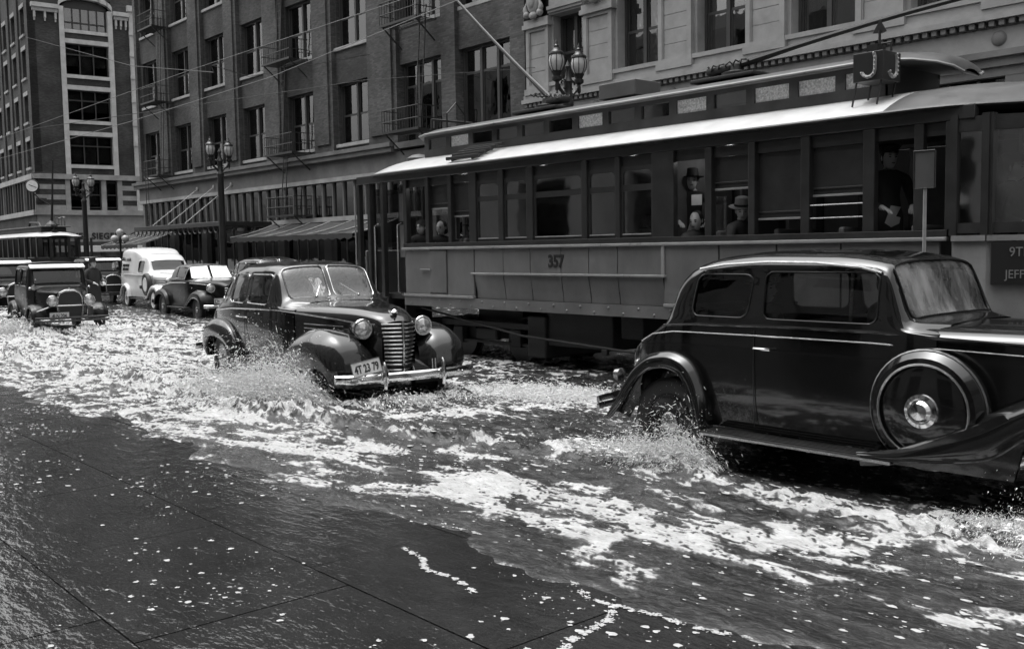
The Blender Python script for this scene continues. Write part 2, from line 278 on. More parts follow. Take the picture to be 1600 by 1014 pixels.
# flood water: one displaced sheet, fine near the kerb and coarser up the street
xs = [2.0]; st = .021
while xs[-1] > -120: xs.append(xs[-1] - st * max(1.0, (abs(xs[-1]) - 8.0) / 5.0) ** 1.15)
ys = [2.95]
while ys[-1] < 21.7: ys.append(ys[-1] + .022 * (1 + max(0, ys[-1] - 6.5) * .42))
GX, GY = np.meshgrid(np.array(xs), np.array(ys), indexing='ij')
def sstep(a, b, t): t = np.clip((t - a) / (b - a), 0, 1); return t * t * (3 - 2 * t)
def seg_d(x, y, a, b):
    ax, ay = a; bx, by = b; t = np.clip(((x - ax) * (bx - ax) + (y - ay) * (by - ay)) / ((bx - ax) ** 2 + (by - ay) ** 2), 0, 1)
    return np.hypot(x - ax - t * (bx - ax), y - ay - t * (by - ay)), t
def water_fields(x, y):
    wx = x + .25 * fbm(x * .9, y * .9, 2); wy = y + .12 * fbm(x * 1.1 + 5, y * 1.1, 2)
    a = fbm(wx * .55, wy * 1.1, 3); b = fbm(wx * 1.9, wy * 3.6, 4); c = fbm(wx * 7, wy * 12, 3)
    rid = 1 - np.abs(b) * 2.2
    chop = .35 + .65 * sstep(3.6, 5.4, y); chop = chop * (1 + .6 * sstep(-8, -14, x) * (y < 10))
    h = chop * (.022 * a + .018 * rid * sstep(-.5, .6, a + .2) + .030 * b + .014 * c) - .006
    f = np.zeros_like(x)
    n1 = fbm(wx * 1.15 + 40, wy * 2.5, 3, .5); n2 = fbm(wx * 3.6 + 9, wy * 9.0, 4, .7); rl = np.exp(-(fbm(wx * 2.6 + 3, wy * 8.0, 3, .6) / .055) ** 2)
    yc = 4.45 + .12 * (x + 6) * .2
    band = .74 * np.exp(-((y - yc) / .66) ** 2) * sstep(-1.6, -4.2, x)
    left = .62 * sstep(-8.0, -12.5, x) * sstep(13, 8, y) * sstep(3.0, 3.8, y)
    mid = .12 * sstep(4.0, 5.5, y)
    for A, B, w, amp, fo in [((-5.35, 6.15), (-6.9, 5.55), .20, .032, .25), ((-6.9, 5.55), (-10.2, 4.9), .12, .075, .1), ((-1.3, 5.75), (-3.6, 5.75), .30, .03, .35), ((-3.6, 5.8), (-5.0, 5.95), .14, .03, .4),
                             ((-9.3, 5.2), (-13.5, 4.6), .28, .055, .5), ((-9.2, 7.4), (-12.5, 8.3), .3, .04, .5), ((-8.6, 6.0), (-7.4, 8.2), .5, .012, .5), ((-12.8, 5.2), (-19, 4.6), .16, .08, .0), ((-26.5, 7.2), (-31, 6.6), .4, .08, .5), ((-24.5, 8.6), (-30, 9.4), .4, .06, .4), ((-9.9, 5.55), (-11.8, 5.2), .40, .08, .25), ((-4.9, 6.0), (-6.0, 5.75), .26, .055, .30), ((-1.6, 5.95), (-2.6, 5.8), .28, .045, .3), ((-9.3, 6.0), (-9.25, 7.2), .30, .06, .3), ((-23.6, 6.6), (-25.5, 6.1), .5, .14, .5), ((-23.3, 7.5), (-23.4, 8.3), .4, .12, .5)]:
        d, t = seg_d(x, y + .10 * b, A, B); g = np.exp(-(d / w) ** 2); h += g * amp * (.55 + 1.4 * np.abs(b) + .8 * c); f += fo * g
    nr = sstep(-11, -7, x) * sstep(6.2, 5.0, y)
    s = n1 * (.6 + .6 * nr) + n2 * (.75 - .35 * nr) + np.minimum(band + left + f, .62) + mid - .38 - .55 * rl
    foam_glare = sstep(-.08, .30, s)  # froth mask; its white patches also paint in reflected sky
    # thin edge lapping over the kerb
    e = 3.48 + .30 * fbm(x * .35, y * 0 + 3, 3) + .26 * fbm(x * 1.3, y * 1.2, 3, .6)
    lap = sstep(-.35, .25, y - e); h = h * (.25 + .75 * lap) + .024 * lap * sstep(5.2, 3.9, y) - .06 * (1 - lap) + .006
    foam_glare = np.maximum(foam_glare, .9 * np.exp(-((y - e - .02) / .09) ** 2) * sstep(-.1, .3, n1 + n2 * .5 + .10))
    return h, np.clip(foam_glare, 0, 1)
H_, F_ = water_fields(GX, GY)
nx, ny = GX.shape
co = np.stack([GX, GY, H_], -1).reshape(-1, 3)
idx = np.arange(nx * ny).reshape(nx, ny)
q = np.stack([idx[:-1, :-1], idx[:-1, 1:], idx[1:, 1:], idx[1:, :-1]], -1).reshape(-1, 4)
me = bpy.data.meshes.new('flood_water'); me.vertices.add(len(co)); me.vertices.foreach_set('co', co.ravel()); me.loops.add(q.size); me.loops.foreach_set('vertex_index', q.ravel().astype(np.int32))
me.polygons.add(len(q)); me.polygons.foreach_set('loop_start', np.arange(0, q.size, 4, dtype=np.int32)); me.polygons.foreach_set('use_smooth', np.ones(len(q), bool)); me.update(calc_edges=True)
at = me.attributes.new('foam_glare', 'FLOAT', 'POINT'); at.data.foreach_set('value', F_.ravel().astype(np.float32))
def water_mat():
    mt = bpy.data.materials.new('muddy flood water'); mt.use_nodes = True; n = mt.node_tree; b = n.nodes['Principled BSDF']; ln = n.links.new
    at = n.nodes.new('ShaderNodeAttribute'); at.attribute_name = 'foam_glare'; tc = n.nodes.new('ShaderNodeTexCoord')
    mp = n.nodes.new('ShaderNodeMapping'); mp.inputs['Scale'].default_value = (.8, 2.0, 1); ln(tc.outputs['Object'], mp.inputs[0])
    def nz(s, d, r=.6):
        k = n.nodes.new('ShaderNodeTexNoise'); k.inputs['Scale'].default_value = s; k.inputs['Detail'].default_value = d; k.inputs['Roughness'].default_value = r; k.inputs['Distortion'].default_value = .6; ln(mp.outputs[0], k.inputs[0]); return k.outputs[0]
    def mth(op, a, c):
        k = n.nodes.new('ShaderNodeMath'); k.operation = op
        for i, t in enumerate((a, c)):
            if isinstance(t, (int, float)): k.inputs[i].default_value = t
            else: ln(t, k.inputs[i])
        return k.outputs[0]
    def rng_(v, a, c, d=0., e=1.):
        k = n.nodes.new('ShaderNodeMapRange'); k.interpolation_type = 'SMOOTHSTEP'; ln(v, k.inputs[0])
        for i, t in enumerate((a, c, d, e)): k.inputs[i + 1].default_value = t
        return k.outputs[0]
    fine = nz(8, 6); vf = nz(30, 5, .7)
    s = mth('ADD', mth('MULTIPLY', at.outputs['Fac'], 1.0), mth('MULTIPLY', mth('SUBTRACT', fine, .5), 1.5))
    s = mth('ADD', s, mth('MULTIPLY', mth('SUBTRACT', vf, .5), 1.2))
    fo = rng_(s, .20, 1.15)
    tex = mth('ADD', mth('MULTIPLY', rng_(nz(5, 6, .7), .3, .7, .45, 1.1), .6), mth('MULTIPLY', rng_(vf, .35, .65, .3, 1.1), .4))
    cx = mth('ADD', mth('MULTIPLY', rng_(fo, 0, 1, .0, .50), tex), mth('ADD', rng_(s, -.05, .85, 0, .10), rng_(nz(2.2, 4), .3, .7, .01, .035))); cc = n.nodes.new('ShaderNodeCombineColor'); [ln(cx, cc.inputs[i]) for i in range(3)]; ln(cc.outputs[0], b.inputs['Base Color'])  # pale part of the colour: froth and painted sky glare
    ln(rng_(fo, 0, 1, .035, .38), b.inputs['Roughness']); b.inputs['IOR'].default_value = 1.33
    hgt = mth('ADD', mth('MULTIPLY', nz(14, 5), 1.0), mth('ADD', mth('MULTIPLY', vf, .22), mth('MULTIPLY', mth('MULTIPLY', fo, tex), .9)))
    bp = n.nodes.new('ShaderNodeBump'); bp.inputs['Strength'].default_value = .5; bp.inputs['Distance'].default_value = .03; ln(hgt, bp.inputs['Height']); ln(bp.outputs[0], b.inputs['Normal'])
    return mt
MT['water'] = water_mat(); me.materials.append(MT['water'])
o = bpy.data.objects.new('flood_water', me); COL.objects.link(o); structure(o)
# ================================================================== buildings
FY = 25.3
def window_part(bld, x0, x1, z0, z1, y, cols=2, rail=.5, seed=0, fr='frame', sill=None, blind=True, trans=0.):
    """a recessed sash window facing -Y: frame (part) > sash rails, panes, blind"""
    rd = random.Random(seed); f = MB(); w = .09
    f.box(x0, x0 + w, y, y + .16, z0, z1); f.box(x1 - w, x1, y, y + .16, z0, z1); f.box(x0 + w, x1 - w, y + .002, y + .16, z1 - w, z1); f.box(x0 + w, x1 - w, y + .002, y + .16, z0, z0 + w)
    cw = (x1 - x0 - 2 * w) / cols
    for k in range(1, cols): xm = x0 + w + k * cw; f.box(xm - .07, xm + .07, y + .004, y + .15, z0 + w, z1 - w)
    o = f.build('window', MT[fr], bld, smooth=None)
    for k in range(cols):
        a = x0 + w + k * cw + (.07 if k else 0); b = x0 + w + (k + 1) * cw - (.07 if k < cols - 1 else 0); zm = z0 + w + (z1 - z0 - 2 * w) * rail
        s = MB(); s.box(a, b, y + .06, y + .12, zm - .045, zm + .045); s.box(a, a + .05, y + .06, y + .11, z0 + w, zm - .045); s.box(b - .05, b, y + .06, y + .11, z0 + w, zm - .045); s.box(a, a + .05, y + .10, y + .14, zm + .045, z1 - w); s.box(b - .05, b, y + .10, y + .14, zm + .045, z1 - w); s.build('sash', MT[fr], o, smooth=None)
        p = MB(); p.box(a + .05, b - .05, y + .08, y + .088, z0 + w, zm - .045); p.build('pane', MT['wpane'], o, smooth=None)
        p = MB(); p.box(a + .05, b - .05, y + .118, y + .126, zm + .045, z1 - w); p.build('pane', MT['wpane'], o, smooth=None)
        if blind:
            zz = z0 + (z1 - z0) * rd.choice([.0, .0, .1, .25, .45, .5, .6]); aa = a + .06 + rd.choice([0, 0, 0, .1, .3]) * (b - a); bb = b - .06 - rd.choice([0, 0, 0, .12, .25]) * (b - a)
            if bb - aa > .15: p = MB(); p.box(aa, bb, y + .22, y + .24, zz + w, z1 - w - .01); p.build('blind', MT[rd.choice(['blind', 'curtain', 'blind'])], o, smooth=None)
    if sill: s = MB(); s.bbox(x0 - .12, x1 + .12, y - sill, y + .1, z0 - .16, z0 - .002, .015); s.build('sill', MT['trim_d'], o, smooth=None)
    return o
# ---------------- dark brick loft building
bA = thing('brick_building', 'dark brick loft building with tall sash windows, fire escapes and street awnings', 'building', (-47.6, FY, 0))
XA0, XA1 = -67.0, -28.15
cent = [-64.85, -59.95, -55.1, -50.45, -45.35, -40.45]; hw = 1.42
sills = [6.85, 11.4, 15.95, 20.5]; WH = 2.85; TOP = 25.5
edges = []
pl = [(XA0, cent[0] - hw - .35)]
for a, b in zip(cent[:-1], cent[1:]): pl.append((a + hw + .12, b - hw - .12))
pl.append((cent[-1] + hw + .12, -36.6)); pl.append((-33.35, -32.4)); pl.append((-29.0, XA1))
for a, b in pl:                                              # pilasters with a proud centre strip and rebated edges
    wd = b - a; k = MB(); k.box(a, b, FY, FY + .9, 6.5, TOP)
    if wd > 1.0: k.box(a + .28, b - .28, FY - .10, FY - .001, 6.9, TOP - .02)
    k.build('pilaster', MT['brick_p'], bA, smooth=None)
for i, c in enumerate(cent):
    a, b = (pl[i][1], pl[i + 1][0])
    for j, s in enumerate(sills):
        z0 = 6.5 if j == 0 else sills[j - 1] + WH
        k = MB(); k.box(a, b, FY + .22, FY + .85, z0, s); k.build('spandrel', MT['brick'], bA, smooth=None)
        h = WH if j < 3 else 3.2
        if c - hw - a > .05: [MB().box(q0, q1, FY + .24, FY + .85, s, s + WH).build('jamb', MT['brick'], bA, smooth=None) for q0, q1 in ((a, c - hw), (c + hw, b))]
        window_part(bA, c - hw, c + hw, s, s + WH, FY + .42, 2, .47, seed=i * 7 + j, sill=.30)
    k = MB(); k.box(a, b, FY + .22, FY + .85, sills[-1] + WH, TOP); k.build('spandrel', MT['brick'], bA, smooth=None)
for a, b, cols in ((-36.6, -33.35, 3), (-32.4, -29.0, 3)):   # the two wide shop-loft bays on the right
    for j, (z0, z1) in enumerate(((6.45, 9.85), (11.55, 14.6), (16.1, 19.0), (20.6, 23.4))):
        zb = 9.85 if j == 1 else 14.6 if j == 2 else 19.0
        if j: k = MB(); k.box(a, b, FY + .2, FY + .85, zb, z0); k.build('spandrel', MT['brick_p'], bA, smooth=None)
        window_part(bA, a + .04, b - .04, z0, z1, FY + .40, cols, .72 if j == 0 else .5, seed=90 + j + cols * int(-a), sill=.22, fr='frame')
    k = MB(); k.box(a, b, FY + .2, FY + .85, 23.4, TOP); k.build('spandrel', MT['brick_p'], bA, smooth=None)
pr = MB(); pr.box(-31.35, -30.25, FY + .66, FY + .68, 6.75, 8.85); pr.build('poster_panel', MT['signgrey'], bA, smooth=None)
for q_, (wd_, zz_) in enumerate((((5,), 8.5), ((3, 2), 8.05), ((4,), 7.75))): strokes(wd_, .26 if q_ == 0 else .14, MT['curtain'], bA, Matrix.Translation((47.6, 0, 0)) @ frame_M(Vector((-30.8, .64, zz_)), (1, 0, 0), (0, 0, 1)), 70 + q_, 'window_lettering')
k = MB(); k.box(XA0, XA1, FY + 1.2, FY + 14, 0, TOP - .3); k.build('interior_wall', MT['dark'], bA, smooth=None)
k = MB(); k.box(XA0, XA0 + .9, FY + .95, FY + 14.0, 0, TOP); k.build('side_wall', MT['brick'], bA, smooth=None)
k = MB(); k.box(XA0 - .3, -36.7, FY - .32, FY + .6, 6.08, 6.30); k.box(XA0 - .38, -36.65, FY - .42, FY + .6, 6.302, 6.48); k.build('cornice', MT['stone_d'], bA, smooth=None)
k = MB(); k.box(-36.6, XA1, FY - .2, FY + .6, 6.18, 6.44); k.build('ledge', MT['stone_d'], bA, smooth=None)
k = MB(); k.box(XA0 - .05, XA1, FY - .04, FY + .5, 5.28, 6.075); k.build('frieze', MT['stone_d'], bA, smooth=None)
k = MB(); k.box(XA0 - .12, XA1, FY - .16, FY + .5, 5.08, 5.277); k.build('moulding', MT['trim_d'], bA, smooth=None)
k = MB(); k.box(XA0, XA1, FY - .35, FY + .9, TOP, TOP + .6); k.build('parapet', MT['stone_d'], bA, smooth=None)
# mezzanine glazing: a row of tall prism-glass lights with mullions
zt0, zt1 = 3.42, 5.07; x = XA0 + .5; npn = 39; pw = (XA1 - .6 - x) / npn
mz = MB(); mz.box(XA0, XA1, FY + .02, FY + .3, 3.20, zt0); mz.build('transom_rail', MT['trim_d'], bA, smooth=None)
pm = MB(); pm.box(.05, pw - .05, .10, .12, 0, zt1 - zt0); pane_me = pm.mesh('pane', MT['wpane'], smooth=None)
mm = MB(); mm.box(-.05, .05, 0, .2, 0, zt1 - zt0); mul_me = mm.mesh('mullion', MT['frame_l'], smooth=None)
bl = MB(); bl.box(.08, pw - .08, .3, .32, 0, 1.0); bl_me = bl.mesh('blind', MT['blind'], smooth=None)
for i in range(npn + 1):
    child(mul_me, 'mullion', bA, (x + i * pw + 47.6, .03, zt0), (0, 0, 0), (1.6 if i % 6 == 0 else 1, 1, 1))
    if i < npn:
        child(pane_me, 'pane', bA, (x + i * pw + 47.6, .03, zt0))
        if random.random() < .75: child(bl_me, 'blind', bA, (x + i * pw + 47.6, .0, zt0 + .02), (0, 0, 0), (1, 1, random.choice([.5, .9, 1.3, 1.55])))
# shop front below: piers, windows, goods
for i, xa in enumerate(np.linspace(XA0, XA1 - .7, 9)):
    k = MB(); k.box(xa, xa + .7, FY - .02, FY + .9, .06, 3.198); k.build('pier', MT['stone_d'], bA, smooth=None)
for i, (xa, xb) in enumerate(zip(np.linspace(XA0, XA1 - .7, 9)[:-1] + .7, np.linspace(XA0, XA1 - .7, 9)[1:])):
    k = MB(); k.box(xa, xb, FY + .15, FY + .5, .06, .65); k.build('stall_riser', MT['stone_d'], bA, smooth=None)
    nn = 4; wd = (xb - xa) / nn
    for q_ in range(nn):
        f = MB(); f.box(xa + q_ * wd, xa + q_ * wd + .06, FY + .2, FY + .3, .65, 3.19); o = f.build('shop_window_frame', MT['frame_l'], bA, smooth=None)
        p = MB(); p.box(xa + q_ * wd + .06, xa + (q_ + 1) * wd, FY + .24, FY + .25, .65, 3.19); p.build('pane', MT['wpane'], o, smooth=None)
        g = MB(); hh = random.uniform(.9, 2.2); g.bbox(xa + q_ * wd + .2, xa + (q_ + 1) * wd - .1, FY + .34, FY + .6, .65, .65 + hh, .05); g.build('display_goods', MT[random.choice(['goods', 'shop_in', 'blind', 'goods'])], o, smooth=None)
# ---------------- pale limestone building on the right
bS = thing('stone_building', 'pale limestone building with panelled pilasters behind the streetcar roof', 'building', (-18, FY, 0))
XS0, XS1 = -28.1, 14.0; STOP = 25.5
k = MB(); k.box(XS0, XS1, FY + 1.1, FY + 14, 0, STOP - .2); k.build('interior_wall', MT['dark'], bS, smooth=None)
pils = [(-27.95, -26.75), (-24.95, -23.6), (-21.55, -20.2), (-18.15, -16.8), (-14.55, -13.2), (-11.1, -9.75), (-7.6, -6.25), (-4.1, -2.75), (-.6, .75), (2.9, 4.25), (6.4, 7.75)]
def stone_pilaster(a, b, z0, z1):
    """panelled pilaster: rim strips round a recess that holds coursed blocks"""
    k = MB(); y = FY - .12
    k.box(a, a + .16, y, FY + .9, z0, z1); k.box(b - .16, b, y, FY + .9, z0, z1); k.box(a + .16, b - .16, y + .003, FY + .9, z0, z0 + .12); k.box(a + .16, b - .16, y + .003, FY + .9, z1 - .12, z1)
    k.box(a + .16, a + .20, y + .03, FY, z0 + .12, z1 - .12); k.box(b - .20, b - .16, y + .03, FY, z0 + .12, z1 - .12)
    o = k.build('pilaster', MT['stone'], bS, smooth=None)
    n = max(1, round((z1 - z0 - .24) / .47)); h = (z1 - z0 - .24) / n
    for i in range(n):
        t = MB(); t.bbox(a + .202, b - .202, FY - .05 + random.uniform(-.004, .004), FY + .5, z0 + .12 + i * h + .006, z0 + .12 + (i + 1) * h - .006, .006); t.build('block', MT['stone'], o, smooth=None)
    c = MB(); c.box(a - .10, b + .10, y - .10, FY + .6, z1 + .001, z1 + .16); c.box(a - .05, b + .05, y - .05, FY + .6, z1 + .161, z1 + .32); c.build('capital', MT['stone'], o, smooth=None)
    c = MB(); c.box(a - .06, b + .06, y - .06, FY + .5, z0 - .22, z0 - .001); c.build('plinth', MT['stone'], o, smooth=None)
floors = [(7.75, 10.55), (12.6, 15.6), (17.2, 20.2)]
for fi, (z0, z1) in enumerate(floors):
    for a, b in pils: stone_pilaster(a, b, z0 - .02 if fi else 7.62, z1 - .75 if fi == 0 and a < -23 else z1 + .1)
    for i in range(len(pils) - 1):
        a, b = pils[i][1], pils[i + 1][0]
        if i == 0 and fi == 0:
            k = MB(); k.box(a, b, FY - .06, FY + .8, 10.13, 10.8); k.box(a + .02, b - .02, FY - .14, FY - .061, 10.2, 10.36); k.box(a + .02, b - .02, FY - .2, FY - .141, 10.3, 10.42); k.build('lintel', MT['stone'], bS, smooth=None); zz1 = 10.13
        else: zz1 = z1
        j0, j1 = a + .12, b - .12
        [MB().box(q0, q1, FY + .05, FY + .8, z0, zz1).build('jamb', MT['stone'], bS, smooth=None) for q0, q1 in ((a, j0), (j1, b))]
        window_part(bS, j0, j1, z0, zz1, FY + .42, 2, .44, seed=200 + i * 5 + fi)
        k = MB(); k.box(a - .05, b + .05, FY - .10, FY + .5, z0 - .14, z0 - .004); k.build('sill', MT['stone'], bS, smooth=None)
        k = MB(); k.box(a, b, FY + .03, FY + .85, zz1 + .67 if (i == 0 and fi == 0) else z1, (floors[fi + 1][0] if fi < 2 else STOP) - .14); k.build('spandrel', MT['stone'], bS, smooth=None)
for k0 in (0, 1):                                             # carved scroll brackets over the first two pilasters
    xc = (pils[k0][0] + pils[k0][1]) / 2; t = MB()
    t.ball((xc, FY - .26, 10.75), (.34, .14, .48), 18, 12); t.ball((xc, FY - .36, 10.75), (.2, .1, .3), 14, 10)
    for s in (-1, 1):
        t.tube([(xc + s * (.34 + .08 * math.sin(a * 1.5)), FY - .28, 10.3 + .18 * a) for a in np.linspace(0, 6, 14)], [.07 + .03 * math.sin(i) for i in range(14)], 8)
        t.ball((xc + s * .36, FY - .28, 10.28), .13, 10, 8)
    t.ball((xc, FY - .28, 10.22), (.2, .12, .14), 12, 8); t.build('carved_cartouche', MT['stone'], bS)
k = MB(); k.box(XS0, XS1, FY - .14, FY + .85, 7.24, 7.398); k.box(XS0 - .02, XS1, FY - .24, FY + .8, 7.10, 7.237); k.build('sill_course', MT['stone'], bS, smooth=None)
k = MB(); k.box(XS0, XS1, FY - .05, FY + .85, 7.40, 7.61); k.build('base_course', MT['stone'], bS, smooth=None)
dn = MB(); dn.box(0, .13, -.16, 0, 0, .13); dn_me = dn.mesh('dentil', MT['stone_d'], smooth=None)
for i in range(140): child(dn_me, 'dentil', bS, (XS0 + .1 + i * .24 + 18, -.02, 6.96))
k = MB(); k.box(XS0, XS1, FY, FY + .85, 6.92, 7.10); k.build('dentil_bed', MT['stone_d'], bS, smooth=None)
k = MB(); k.box(XS0, XS1, FY - .02, FY + .85, 6.36, 6.918); k.build('frieze', MT['stone'], bS, smooth=None)
for i in range(9):
    t = MB(); t.lathe([(.0, -.06), (.12, -.06), (.17, -.02), (.2, .03)], 20, 'y', (-24.45 + i * 3.42, FY - .03, 6.66)); t.build('medallion', MT['stone_d'], bS)
k = MB(); k.box(XS0, XS1, FY - .22, FY + .8, 6.20, 6.357); k.box(XS0, XS1, FY - .12, FY + .8, 5.98, 6.197); k.box(XS0, XS1, FY - .04, FY + .8, 5.75, 5.977); k.build('string_course', MT['stone_d'], bS, smooth=None)
k = MB(); k.box(XS0, XS1, FY - .3, FY + .9, STOP, STOP + .7); k.build('parapet', MT['stone'], bS, smooth=None)
for i in range(12):
    xa = XS0 + i * 3.5
    k = MB(); k.box(xa, xa + .5, FY - .03, FY + .9, .06, 5.748); k.build('pier', MT['stone_d'], bS, smooth=None)
    for q_ in range(4):
        wx = xa + .5 + q_ * .75; f = MB(); f.box(wx, wx + .07, FY + .1, FY + .25, .5, 5.7); f.box(wx + .07, wx + .75, FY + .1, FY + .25, 3.3, 3.45); o = f.build('shop_window_frame', MT['frame_l'], bS, smooth=None)
        p = MB(); p.box(wx + .07, wx + .75, FY + .16, FY + .17, 3.45, 5.7); p.build('pane', MT['wpane'], o, smooth=None)
        p = MB(); p.box(wx + .07, wx + .75, FY + .16, FY + .17, .5, 3.3); p.build('pane', MT['wpane'], o, smooth=None)
        p = MB(); p.box(wx + .1, wx + .72, FY + .3, FY + .32, 3.9, 5.68); p.build('blind', MT['blind'], o, smooth=None)
# ---------------- corner building across the side street
TH = math.atan2(.0729628, -.99733)                            # its street face runs off to the left
bL = thing('corner_building', 'brick corner building with white terracotta window bay and striped base on the left', 'building', (-92.34, 25.8, 0), 0)
ex = Vector((.0729628, .99733, 0)); dx = Vector((-.99733, .0729628, 0))   # along the right face / along the left face
bL.rotation_euler = (0, 0, math.atan2(-.0729628, .99733))      # local +Y = right face run, local -X = left face run
def bl_box(mb, s0, s1, z0, z1, d0, d1): mb.box(-d1, -d0, s0, s1, z0, z1)   # right face: s along, depth inward positive
def bl_part(name, m_, lst, par=None, smooth=None):
    k = MB(); [bl_box(k, *t) for t in lst]; return L(k, name, MT[m_], par or bL, smooth=smooth)
def bl_window(s0, s1, z0, z1, d, cols, rail, seed, par=None):
    o = bl_part('window', 'frame', [(s0, s0 + .1, z0, z1, d, d + .15), (s1 - .1, s1, z0, z1, d, d + .15), (s0 + .1, s1 - .1, z1 - .1, z1, d + .004, d + .15), (s0 + .1, s1 - .1, z0, z0 + .1, d + .004, d + .15), (s0 + .1, s1 - .1, z0 + (z1 - z0) * rail - .06, z0 + (z1 - z0) * rail + .06, d + .01, d + .14)] +
                [(s0 + .1 + (s1 - s0 - .2) * k / cols - .05, s0 + .1 + (s1 - s0 - .2) * k / cols + .05, z0 + .1, z1 - .1, d + .006, d + .145) for k in range(1, cols)])
    rd = random.Random(seed)
    for k in range(cols):
        a = s0 + .1 + (s1 - s0 - .2) * k / cols; b = a + (s1 - s0 - .2) / cols
        for (q0, q1) in ((z0 + .1, z0 + (z1 - z0) * rail - .06), (z0 + (z1 - z0) * rail + .06, z1 - .1)):
            bl_part('pane', 'wpane', [(a + .05, b - .05, q0, q1, d + .08, d + .09)], o)
        zz = z0 + (z1 - z0) * rd.choice([.0, .0, .1, .3]); bl_part('blind', rd.choice(['shop_in', 'shop_in', 'blind']), [(a + .08, b - .08, zz, z1 - .11, d + .3, d + .32)], o)  # blinds behind every pane, paled to stand in for distance haze
    return o
SW = 14.0
bl_part('wall', 'brick_l', [(0, 2.62, 8.9, 27, 0, .6)]); bl_part('wall', 'brick_l', [(6.95, SW, 8.9, 27, 0, .6)])
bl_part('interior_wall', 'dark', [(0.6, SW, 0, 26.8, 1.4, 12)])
k = MB()
pil = [(2.55, 2.95), (6.62, 7.02)]
for a, b in pil: bl_part('trim_strip', 'trim', [(a, b, 8.9, 23.4, -.16, .5)])
bl_part('trim_strip', 'trim', [(8.45, 8.85, 8.9, 23.6, -.22, -.002)])
for zq in (11.6, 13.4, 15.5, 17.6, 19.6, 21.5): bl_part('quoin', 'trim', [(8.38, 8.96, zq, zq + .35, -.3, -.222)])
rows_ = [(9.75, 12.3), (13.65, 16.3), (17.6, 20.3)]
for i, (z0, z1) in enumerate(rows_):
    bl_window(2.96, 6.61, z0, z1, .25, 3, .66, 300 + i)
    bl_part('sill', 'trim', [(2.951, 6.619, z0 - .3, z0 - .002, -.10, .4)])
    bl_part('lintel', 'trim', [(2.951, 6.619, z1 + .002, z1 + .38, -.12, .4)])
    zt = rows_[i + 1][0] - .3 if i < 2 else 21.2
    bl_part('spandrel', 'brick_l', [(2.951, 6.619, z1 + .382, zt - .002, 0.02, .5)])
bl_part('sill', 'trim', [(2.951, 6.619, 21.2, 21.5, -.1, .4)]); bl_part('spandrel', 'brick_l', [(2.951, 6.619, 8.9, 9.448, .02, .5)])
bl_window(2.96, 6.61, 21.5, 23.7, .3, 5, .3, 310)
arc = [(2.55 + 2.235 - 2.235 * math.cos(a), 23.25 + .95 * math.sin(a)) for a in np.linspace(0, math.pi, 22)]
k = MB()
for (s0, z0), (s1, z1) in zip(arc[:-1], arc[1:]): k.add([(.2, s0, z0), (.2, s1, z1), (.2, s1, z1 + .42), (.2, s0, z0 + .42), (-.3, s0, z0), (-.3, s1, z1), (-.3, s1, z1 + .42), (-.3, s0, z0 + .42)], [(0, 1, 2, 3), (4, 5, 6, 7), (0, 1, 5, 4), (2, 3, 7, 6), (1, 2, 6, 5), (3, 0, 4, 7)])
L(k, 'arch_moulding', MT['trim'], bL, weld=True, smooth=20)
k = MB(); k.prism([(2.95 + 1.83 - 1.83 * math.cos(a), 23.4 + .85 * math.sin(a)) for a in np.linspace(0, math.pi, 18)], 'x', -.5, -.3); L(k, 'arch_panel', MT['frame'], bL)
for a, b in ((.3, 2.5), (7.05, 8.4)):
    bl_part('cornice_block', 'trim', [(a, b, 23.05, 23.4, -.5, .3), (a + .1, b - .05, 22.75, 23.048, -.28, .3)])
    for q_ in np.linspace(a + .2, b - .3, 3): bl_part('scroll_bracket', 'trim', [(q_, q_ + .16, 22.2, 22.75, -.24, -.001), (q_ + .02, q_ + .14, 21.95, 22.2, -.14, -.001)])
bl_part('cornice_block', 'trim', [(8.3, 9.1, 23.6, 24.1, -.4, .3)])
bl_part('wall_crown', 'brick_l', [(2.622, 6.948, 24.3, 27, .05, .6)])
# striped base storey
bl_part('string_course', 'trim_d', [(-.2, SW, 8.45, 8.898, -.22, .5)])
for a, b in ((0, 2.4), (7.25, 8.5), (9.0, SW)):
    z = 5.75
    for i in range(6):
        h = .43 if i % 2 == 0 else .47; bl_part('stripe_course', 'trim_d' if i % 2 == 0 else 'brick_l', [(a, b, z, z + h - .003, -.04 if i % 2 == 0 else 0, .5)]); z += h
    bl_part('wall', 'brick_l', [(a, b, z, 8.448, .01, .5)])
for a in (2.41, 3.95, 5.45, 6.85): bl_part('jamb', 'trim_d', [(a, a + .40, 5.75, 8.447, -.06, .5)])
bl_part('trim_strip', 'trim', [(8.51, 8.99, 5.75, 8.447, -.12, .5)])
for i, (a, b) in enumerate(((2.81, 3.95), (4.35, 5.45), (5.85, 6.85))): bl_window(a, b, 5.95, 8.3, .2, 1, .5, 320 + i)
bl_part('band_course', 'trim_d', [(-.15, SW, 5.32, 5.748, -.3, .5)])
bl_part('fascia', 'stone', [(0, SW, 4.28, 5.317, -.06, .5)]); bl_part('fascia', 'stone', [(0, SW, 2.95, 4.277, -.08, .5)])
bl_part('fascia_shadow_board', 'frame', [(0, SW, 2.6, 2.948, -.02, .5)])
bl_part('awning_valance', 'white', [(1.2, SW, 2.05, 2.55, -1.1, -1.05)]); k = MB(); k.add([(.1, 1.2, 2.6), (.1, SW, 2.6), (1.08, SW, 2.52), (1.08, 1.2, 2.52)], [(0, 1, 2, 3)]); L(k, 'awning_sheet', MT['white'], bL, smooth=None)
bl_part('shop_window', 'shop_in', [(.5, SW, .06, 2.6, .3, .6)])
for q_ in np.linspace(.2, SW - .5, 9): bl_part('shop_pier', 'stone_d', [(q_, q_ + .35, .06, 2.599, -.02, .29)])
